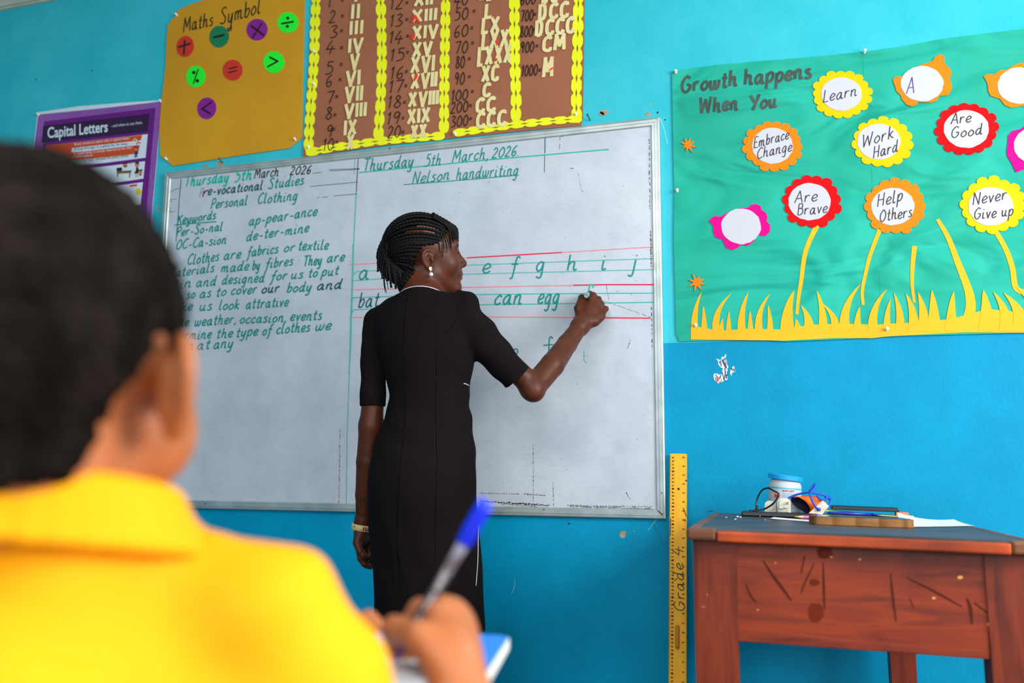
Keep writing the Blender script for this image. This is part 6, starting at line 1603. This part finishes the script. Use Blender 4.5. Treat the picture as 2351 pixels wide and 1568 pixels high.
for c, r in [((1230, 666), 3.2), ((1915, 788), 6), ((1035, 650), 3), ((655, 690), 2), ((2118, 1110), 7), ((1735, 930), 4), ((535, 1012), 2.2)]:
    P = blob(ZA(*c), r, 9, int(c[0]), 1.1, .7); MB().add([apt(*p, .0006) for p in P], [tuple(range(len(P)))]).build('chipped_spot', CHIP, table)
for c, r, sx, sy in [((232, 740), 2.5, .7, 1.8), ((190, 905), 1.6, .7, 2), ((165, 990), 6, 1, .16), ((265, 595), 3, 1.4, .7)]:
    P = blob(ZA(*c), r, 9, int(c[0]), sx, sy); MB().add([apt(*p, .0006, fv + .001) for p in P], [tuple(range(len(P)))]).build('chipped_spot', mat('pale_scratch', (176, 110, 86), .7), table)
P = [apt(*ZA(*p), .0006) for p in [(378, 545), (380, 640), (376, 760), (381, 900), (396, 1100)]]; MB().ribbon(P, .003).build('joint_crack', CHIP, table)

# ================================================================= THINGS ON THE TABLE
def Mat_at(P, ax=None, rot=0.0, tx=0.0, ty=0.0):
    R3 = Matrix(((dX[0], dY[0], dN[0]), (dX[1], dY[1], dN[1]), (dX[2], dY[2], dN[2]))).to_4x4()
    return Matrix.Translation(Vector(P)) @ R3 @ Matrix.Rotation(rot, 4, 'Z') @ Matrix.Rotation(tx, 4, 'X') @ Matrix.Rotation(ty, 4, 'Y')
def onT(px, py, w=0.0): return dpt(px, py, w)
BLK = mat('black_glossy_plastic', (10, 10, 13), .25, spec=.6); NAV = mat('navy_black_plastic', (10, 16, 34), .2, spec=.7)
# black slab with a cable
u0, v0 = duv(1702, 1184); u1, _ = duv(1880, 1187); v0 = min(v0, DLEN - .17)
u0, u1 = uof(1702, v0), uof(1880, v0)
SLT = .0118
slab = thing('tablet', 'flat black tablet at the back left of the table under the white plugs', 'tablet', tuple(Dp((u0 + u1) / 2, v0 + .05)))
MB().bbox((u0, v0, .0002), (u1, v0 + .105, SLT), .003, 0, MD).build('tablet_body', BLK, slab)
MB().bbox((u0 + .006, v0 + .006, SLT - .0002), (u1 - .006, v0 + .099, SLT + .0006), .0003, 0, MD).build('screen', NAV, slab)
vc = v0 + .035
cab = thing('cable', 'thin black cable rising in a loop beside the jar on the table', 'cable', tuple(Dp(uof(1750, vc), vc)))
def dpx(px, py, v):
    """world point at depth v over the table seen at px, py"""
    D = CF + CR * ((px - 1175.5) / FPX) - CU * ((py - 784.0) / FPX); t = (Dp(0, v) - CAM).dot(dY) / D.dot(dY); return CAM + D * t
MB().tube(bez([dpx(*p, vc + d) for p, d in [((1720, 1172.5), .0), ((1738, 1171), .0), ((1757, 1167.5), .0), ((1775, 1156), -.012), ((1787, 1139), -.014), ((1786, 1132), -.012), ((1775, 1126), -.006), ((1763, 1120.5), .004), ((1749, 1126), .012), ((1739, 1144), .016), ((1736, 1160), .014), ((1737, 1169), .012)]], 7), .0022, 10).build('cord', BLK, cab, True)
MB().tube([dpx(1737, 1172, vc + .012), dpx(1738, 1161, vc + .013)], [.0042, .0032], 12).build('plug_end', BLK, cab, True)
# white plugs
WPL = mat('white_plug_plastic', (206, 204, 192), .45, (186, 182, 166), 30); MET = mat('plug_pin_brass', (150, 140, 110), .35, metal=.6)
def plug(px0, px1, pyt, v, label, pins):
    a, b = uof(px0, v, SLT), uof(px1, v, SLT); base = projp(Dp((a + b) / 2, v, SLT))[1]
    hgt = (base - pyt) / FPX * (Dp(a, v) - CAM).dot(CF)
    t = thing('plug', label, 'plug', tuple(Dp((a + b) / 2, v + .013, SLT)))
    w = (b - a); n = 10; r = w * .38
    out = [(0, 0)] + [(r - r * math.cos(math.pi / 2 * k / n), hgt - r + r * math.sin(math.pi / 2 * k / n)) for k in range(n + 1)] + [(w - r + r * math.sin(math.pi / 2 * k / n), hgt - r + r * math.cos(math.pi / 2 * k / n)) for k in range(n + 1)] + [(w, 0)]
    z0 = SLT + .0008
    MB().extrude([Dp(a + p[0], v, z0 + p[1]) for p in out], dY * .026).build('plug_body', WPL, t)
    if pins:
        inner = [(w * .14 + p[0] * .72, hgt * .02 + p[1] * .86) for p in out]
        MB().extrude([Dp(a + p[0], v - .003, z0 + p[1]) for p in inner], dY * .004).build('face_plate', WPL, t)
        for (fu, fh, l, sw, sh) in [(.80, .66, .016, .10, .16), (.28, .30, .013, .30, .07), (.62, .34, .013, .26, .07)]:
            MB().bbox((a + w * (fu - sw / 2), v - .003 - l, z0 + hgt * (fh - sh / 2)), (a + w * (fu + sw / 2), v - .002, z0 + hgt * (fh + sh / 2)), .0005, 0, MD).build('pin', MET if fu == .8 else WPL, t)
    else:
        MB().bbox((a + w * .2, v - .0008, z0 + hgt * .15), (a + w * .75, v + .001, z0 + hgt * .7), .0005, 0, MD).build('recessed_panel', WPL, t)
    return t
plug(1756, 1783, 1151, vc + .008, 'plain white mains adaptor in front of the jar, left of the pinned plug', False)
plug(1785, 1816, 1144.5, vc - .004, 'white three pin plug with its pins towards the room, beside the orange pouch', True)
# jar
vj = DLEN - .062
jc = Dp(uof(1800, vj), vj); zc_j = (jc - CAM).dot(CF); sj = zc_j / FPX
jbase = projp(jc)[1]; RJ = 37.5 * sj; HJ = (jbase - 1096) * sj
jar = thing('jar', 'squat white plastic jar with ribbed sky-blue lid at the back of the table', 'jar', tuple(jc))
MJ = Matrix.Translation(Vector(jc)) @ Matrix.Rotation(math.radians(4), 4, 'Y')
MJ = Matrix.Translation(Vector((0, 0, RJ * math.sin(math.radians(4))))) @ MJ
JW = mat('milky_jar_plastic', (186, 194, 198), .4, spec=.4); JL = mat('sky_blue_lid', (0, 148, 226), .4); JLAB = mat('jar_label', (188, 196, 202), .5, (168, 192, 204), 25); JR = mat('label_red', (214, 50, 40), .5); JB = mat('label_blue', (60, 170, 214), .5)
MB().lathe([(RJ * .9, .0005), (RJ * .97, .004), (RJ * .97, HJ * .72), (RJ * .955, HJ * .78), (RJ * .84, HJ * .88), (RJ * .82, HJ * .9), (RJ * .82, HJ * .97), (.002, HJ * .97)], MJ, 48).build('jar_body', JW, jar, True)
def jsurf(a, z, r=0.0): return np.array(MJ @ Vector((RJ * (.975 + r) * math.cos(a), RJ * (.975 + r) * math.sin(a), z)))
acam = math.atan2(*(CAM - jc)[[1, 0]])
def jpatch(name, a0, a1, z0, z1, m, r):
    n = 20; V = []
    for i in range(n + 1): a = a0 + (a1 - a0) * i / n; V += [jsurf(a, z0, r), jsurf(a, z1, r)]
    return MB().add(V, [(2 * i, 2 * i + 2, 2 * i + 3, 2 * i + 1) for i in range(n)]).build(name, m, jar, True)
jpatch('label', acam - 1.5, acam + 1.5, HJ * .12, HJ * .69, JLAB, .006); jpatch('label_stripe', acam - 1.5, acam + 1.5, HJ * .665, HJ * .70, JB, .009)
mb = MB(); sgn = 1 if (jsurf(acam + .3, 0) - jsurf(acam, 0)).dot(CR) > 0 else -1
def jtext(mb, txt, x0, x1, z, h, w=.0004):
    st, tot = strokes(txt, 0.0)
    for s_ in st:
        mb.tube([jsurf(acam + sgn * (x0 + (x1 - x0) * a / tot) / RJ, z + b / 18 * h, .014) for a, b in s_], w, 4)
GL['&'] = (12, "11 0,4 13,4 17,7 18,8 15,2 6,2 2,5 0,9 4,11 8")
jtext(mb, 'HEALTH & SAFETY', -.006, .024, HJ * .60, HJ * .045); mb.build('label_heading', JR, jar)
mb = MB()
for i in range(8): mb.tube([jsurf(acam + sgn * (x / RJ), HJ * (.55 - .05 * i), .013) for x in np.linspace(-.006, .024 if i % 3 else .019, 9)], .0006, 4)
mb.build('label_small_print', JB, jar)
mb = MB(); c0 = -.020
ring = [(c0 + .0072 * math.cos(q), HJ * .50 + .0072 * math.sin(q)) for q in np.linspace(0, 2 * math.pi, 25)]
mb.tube([jsurf(acam + sgn * p[0] / RJ, p[1], .013) for p in ring], .0009, 5)
for k in range(5):
    hh_ = (.004 - .0014 * k); wv = math.sqrt(max(1e-9, .0058 ** 2 - (hh_ - .002) ** 2)); mb.tube([jsurf(acam + sgn * (c0 + x) / RJ, HJ * .50 + hh_ - .003, .013) for x in np.linspace(-wv, wv, 6)], .0009, 4)
jtext(mb, 'W', c0 - .007, c0 - .001, HJ * .22, HJ * .05); mb.build('label_emblem', JR, jar)
ML = MJ @ Matrix.Translation(Vector((0, 0, HJ * .90))) @ Matrix.Rotation(math.radians(3.5), 4, 'Y')
mb = MB(); n = 120; HL = HJ * .125
for (z, f) in [(0, 1), (HL * .8, 1), (HL, 0)]:
    for i in range(n):
        q = 2 * math.pi * i / n; r = RJ * (1.03 if f else .98) * (1 + (.010 if (i % 2 and f) else 0)); mb.v.append(tuple(ML @ Vector((r * math.cos(q), r * math.sin(q), z))))
for k in range(2):
    for i in range(n): mb.f.append((k * n + i, k * n + (i + 1) % n, (k + 1) * n + (i + 1) % n, (k + 1) * n + i)); mb.m.append(0)
mb.f.append(tuple(range(2 * n, 3 * n))); mb.m.append(0); mb.f.append(tuple(reversed(range(n)))); mb.m.append(0)
mb.build('lid', JL, jar)
# orange pouch
ORC, NVC = mat('orange_pouch_cloth', (240, 104, 14), .7, (226, 88, 14), 20, bump=.4, bscale=60, bdist=.002), mat('navy_pouch_lining', (8, 14, 44), .8)
vp = v0 + .045
p0, p1 = dpx(1838, 1158, vp), dpx(1896, 1158, vp + .02)
pouch = thing('pouch', 'small orange cloth pouch with dark blue lining lying open beside the jar', 'pouch', tuple(dpx(1866, 1176, vp + .01)))
axp = p1 - p0; Lp = np.linalg.norm(axp); axp /= Lp; axp0 = axp; side_ = np.array([0, 1.0, 0]); side_ = side_ - axp * side_.dot(axp); side_ /= np.linalg.norm(side_); upv = np.array([0, 0, 1.0])
def pring(t, k, sl):
    out = []
    for i in range(28):
        q = 2 * math.pi * i / 28
        rz, ry_ = .0215 * k, .019 * k
        wob = 1 + .10 * math.sin(3 * q + 5 * t) + .05 * math.sin(7 * q)
        off = -axp * (.020 * math.cos(q - .9) * sl)
        out.append(p0 + axp * Lp * t + off + upv * (rz * math.sin(q) * wob) + side_ * (ry_ * math.cos(q) * wob))
    return out
def pstack(rings, name, m):
    mb = MB(); n = 28
    for r in rings: mb.v += [tuple(p) for p in r]
    for k in range(len(rings) - 1):
        for i in range(n): mb.f.append((k * n + i, k * n + (i + 1) % n, (k + 1) * n + (i + 1) % n, (k + 1) * n + i)); mb.m.append(0)
    mb.f.append(tuple(range((len(rings) - 1) * n, len(rings) * n))); mb.m.append(0)
    return mb.build(name, m, pouch, True)
pstack([pring(0, .93, 1), pring(0, 1.0, 1), pring(.3, 1.02, .5), pring(.6, .92, .2), pring(.85, .66, .1), pring(1, .30, 0)], 'pouch_shell', ORC)
pstack([pring(0, .93, 1), pring(.3, .92, .5), pring(.6, .80, .2), pring(.8, .4, .1)], 'lining', NVC)
# lanyard
LB = mat('royal_blue_lanyard', (8, 76, 196), .5); TAGM = mat('cream_tag_card', (226, 214, 200), .5, (206, 176, 160), 50)
lan = thing('lanyard', 'royal blue cord lanyard with a cream tag draped over the orange pouch', 'lanyard', tuple(dpx(1870, 1176, vp - .02)))
for pts in [[(1806, 1147, 0), (1822, 1138, -.004), (1845, 1132, -.012), (1862, 1131, -.018), (1882, 1134, -.012), (1897, 1139, -.004), (1904, 1144, 0)], [(1856, 1131, -.010), (1862, 1122, -.006), (1871, 1111, 0), (1869, 1121, -.010), (1861, 1131, -.020), (1864, 1148, -.026), (1872, 1162, -.030), (1880, 1172, -.031)], [(1904, 1143, 0), (1907, 1152, -.002), (1903, 1160, -.006), (1893, 1163, -.01)], [(1875, 1137, -.014), (1884, 1146, -.014), (1894, 1146, -.008), (1902, 1143, 0)]]:
    MB().tube(bez([dpx(a, b, vp + d) for a, b, d in pts], 7), .0027, 10).build('cord', LB, lan, True)
mb = MB()
for (a, b, d) in [(1898, 1142, -.003), (1905, 1144, 0)]: mb.tube([dpx(a - 3, b - 3, vp + d), dpx(a + 3, b + 3, vp + d)], .0046, 10)
mb.tube([dpx(1876, 1170, vp - .032), dpx(1884, 1169, vp - .032)], .0042, 10); mb.build('knot', LB, lan, True)
tagc = [(1889, 1149), (1903, 1162), (1888, 1181), (1857, 1178)]
MB().extrude([dpx(a, b, vp - .024 - .006 * (b - 1149) / 30) for a, b in tagc][::-1], -dY * .0016).build('tag_card', TAGM, lan)
# booklet, phone, pens
vb0 = v0 + .012
ub0, ub1 = uof(1893, vb0), uof(2094, vb0)
BKC = mat('yellowed_picture_cover', (224, 186, 70), .6, (120, 140, 70), 16, amount=(.45, .6)); PGS = mat('yellowed_pages', (222, 206, 150), .8); BKD = mat('booklet_pink_edge', (206, 120, 90), .7)
bkt = thing('booklet', 'tattered yellow and green picture booklet at the back of the table under the dark phone', 'booklet', tuple(Dp((ub0 + ub1) / 2, vb0 + .05)))
MB().bbox((ub0, vb0, .0003), (ub1, vb0 + .11, .0098), .001, 0, MD).build('lower_pages', BKC, bkt)
mb = MB(); n = 14
def sheetcurve(name, m, z_, th, vA, vB, ua, ub):
    V = []
    for i in range(n + 1):
        t = i / n; u = ua + (ub - ua) * t
        for v in (vA, vB): V += [Dp(u, v, z_(t)), Dp(u, v, z_(t) + th)]
    F = []
    for i in range(n):
        a, b = i * 4, (i + 1) * 4; F += [(a, b, b + 1, a + 1), (a + 2, a + 3, b + 3, b + 2), (a + 1, b + 1, b + 3, a + 3), (a, a + 2, b + 2, b)]
    F += [(0, 1, 3, 2), (n * 4, n * 4 + 2, n * 4 + 3, n * 4 + 1)]
    return MB().add(V, F).build(name, m, bkt)
sheetcurve('upper_pages', PGS, lambda t: .0100 + .009 * (1 - t) ** 1.3 + .006 * max(0, t - .9) * 10 * .5, .0016, vb0 + .012, vb0 + .10, ub0 + .004, ub1 + .006)
MB().bbox((ub1 - .03, vb0 + .05, .0118), (ub1 + .0, vb0 + .075, .0215), .002, 0, MD).build('folded_corner', BKD, bkt)
up0, up1 = uof(1908, vb0 + .05), uof(2064, vb0 + .05)
ph = thing('phone', 'long dark phone lying on the tattered booklet at the back of the table', 'phone', tuple(Dp((up0 + up1) / 2, vb0 + .06, .012)))
Mp = MD @ Matrix.Translation(Vector((up0, vb0 + .035, .0224))) @ Matrix.Rotation(math.radians(.4), 4, 'Y')
MB().bbox((0, 0, 0), (up1 - up0, .066, .0105), .003, 0, Mp).build('phone_body', NAV, ph); MB().bbox((.004, .003, .0103), (up1 - up0 - .004, .063, .0109), .0003, 0, Mp).build('screen', BLK, ph)
def pencil(name, label, A, Bp, r, parts, cat):
    A = np.array(A); Bp = np.array(Bp); t = thing(name, label, cat, tuple((A + Bp) / 2)); ax = Bp - A; L = np.linalg.norm(ax); ax /= L
    M = Matrix.Translation(Vector(A)) @ Vector(ax).to_track_quat('Z', 'Y').to_matrix().to_4x4()
    for (nm, prof, m, k) in parts(L, r): MB().lathe(prof, M, k).build(nm, m, t, k > 8)
    return t
WDN = mat('sharpened_cedar', (216, 170, 110), .7); LEAD = mat('pencil_lead', (60, 54, 54), .5); PNK = mat('pink_pencil_paint', (226, 110, 190), .4); YPN = mat('yellow_pencil_paint', (236, 170, 40), .4); BPN = mat('dark_blue_pen_plastic', (6, 34, 150), .3)
pw = lambda paint: (lambda L, r: [('lead', [(.0003, 0), (r * .28, .005)], LEAD, 12), ('cedar_cone', [(r * .28, .0045), (r * .98, .026)], WDN, 12), ('painted_shaft', [(r, .025), (r, L)], paint, 6)])
vA = duv(1820, 1190)[1]
pencil('pencil', 'pink pencil pointing left on the table, half under the wooden slab', Dp(uof(1819, vA), vA, .0042), Dp(uof(1819, vA) + .10, vA + .012, .0042), .0038, pw(PNK), 'pencil')
pencil('pencil', 'yellow pencil pointing right in front of the tattered booklet', Dp(uof(1940, vb0 - .010), vb0 - .010, .0042), Dp(uof(1940, vb0 - .010) - .085, vb0 - .008, .0042), .0038, pw(YPN), 'pencil')
vq = vb0 + .004
pencil('pen', 'dark blue pen tucked between the pages of the tattered booklet', Dp(uof(2024, vq - .012), vq - .012, .0150), Dp(uof(1900, vq - .006), vq - .006, .0165), .0034, lambda L, r: [('pen_point', [(.0004, 0), (r * .5, .010), (r, .024)], BPN, 16), ('pen_barrel', [(r, .023), (r, L - .004), (r * .6, L)], BPN, 16)], 'pen')
# papers
PAP = mat('white_copier_paper', (228, 232, 240), .7)
def paper(name, label, px_pts, lift, d=.0006):
    """sheet lying on the table; lift gives how far each corner has curled up"""
    C4 = [np.array(duv(*p)) for p in px_pts]; n = 12; V = []
    for i in range(n + 1):
        for j in range(n + 1):
            a, b = i / n, j / n; q = (C4[0] * (1 - a) + C4[1] * a) * (1 - b) + (C4[3] * (1 - a) + C4[2] * a) * b
            w = ((lift[0] * (1 - a) ** 2 + lift[1] * a ** 2) * (1 - b) ** 2 + (lift[3] * (1 - a) ** 2 + lift[2] * a ** 2) * b ** 2) + d
            V.append(Dp(q[0], q[1], w))
    m = len(V); V = V + [v - dN * .0003 for v in V]; F = []
    k = lambda i, j: i * (n + 1) + j
    for i in range(n):
        for j in range(n): F += [(k(i, j), k(i + 1, j), k(i + 1, j + 1), k(i, j + 1)), (m + k(i, j + 1), m + k(i + 1, j + 1), m + k(i + 1, j), m + k(i, j))]
    return tag(MB().add(V, F).build(name, PAP, None, True), label, 'paper')
paper('paper_sheet', 'large white sheet of paper curling up at the right of the table', [(2078, 1211), (2238, 1208.5), (2190, 1200), (2060, 1198)], [.001, .001, .008, .022])
paper('paper_scrap', 'narrow white scrap of paper under the pink pencil on the table', [(1766, 1192), (1868, 1198.5), (1866, 1194.5), (1776, 1189.5)], [.001, .0, .0, .002])
# carved wooden slab
ua, va = duv(1870, 1204); ub = uof(2101, va); ua = uof(1858, va)
SLW = wood('carved_brown_wood', (120, 84, 34), (138, 92, 44), (96, 60, 28), 'x', .35); SLG = mat('dark_teal_glass', (10, 40, 52), .08, spec=.8)
sl_ = thing('wooden_tray', 'thick brown wooden slab with scalloped edge near the front of the table', 'tray', tuple(Dp((ua + ub) / 2, va + .05)))
def scal(inset):
    pts = []; W = ub - ua; Dd_ = .10
    for i in range(61): t = i / 60; pts.append((ua + inset + (W - 2 * inset) * t, va + inset + .0035 * (1 - abs(math.sin(math.pi * 4.5 * t))) + (.016 * max(0, 1 - t / .07) ** 2 + .016 * max(0, 1 - (1 - t) / .07) ** 2)))
    for t in np.linspace(0, 1, 9): pts.append((ub - inset - .010 * math.sin(math.pi / 2 * t), va + .02 + (Dd_ - .02 - inset) * t))
    for t in np.linspace(0, 1, 9): pts.append((ua + inset + .010 - .010 * t, va + Dd_ - inset - (Dd_ - .02 - inset) * t))
    return pts
MB().extrude([Dp(u, v, .0005) for u, v in scal(0)], dN * .0165).build('slab', SLW, sl_)
MB().extrude([Dp(u, v, .0168) for u, v in scal(.004)], dN * .0012).build('shiny_top', SLG, sl_)
# chalk crumbs
CHW, CHB = mat('chalk_white', (236, 234, 226), .9), mat('chalk_buff', (226, 184, 130), .9)
proto = None; rnd = random.Random(4)
for (px, py, s) in [(1693, 1187.5, 1.4), (1700, 1189, 1.1), (1688, 1193.5, 1.0), (1748, 1185.5, .7), (1757, 1194.5, .6), (1745, 1186.5, .6)]:
    q = dpt(px, py)
    if proto is None:
        bm = bmesh.new(); bmesh.ops.create_icosphere(bm, subdivisions=1, radius=.0026)
        for v in bm.verts: v.co *= rnd.uniform(.75, 1.2); v.co.z *= .7
        me = bpy.data.meshes.new('chalk_crumb'); bm.to_mesh(me); bm.free(); me.materials.append(CHW)
        proto = bpy.data.objects.new('chalk_crumb', me); COL.objects.link(proto); o = proto
        tag(o, 'tiny white chalk crumb on the left of the table top', 'chalk', 'chalk crumbs on the table')
    else: o = proto.copy(); COL.objects.link(o)
    o.location = tuple(q + dN * .0014); o.scale = (s, s, s); o.rotation_euler = (0, 0, rnd.uniform(0, 6))
o = proto.copy(); o.data = proto.data.copy(); o.data.materials.clear(); o.data.materials.append(CHB); COL.objects.link(o); o.location = tuple(dpt(1667, 1189.5) + dN * .0014); o.scale = (1.3, 1.2, .9)
o['label'] = 'buff coloured chalk crumb left of the white ones on the table'
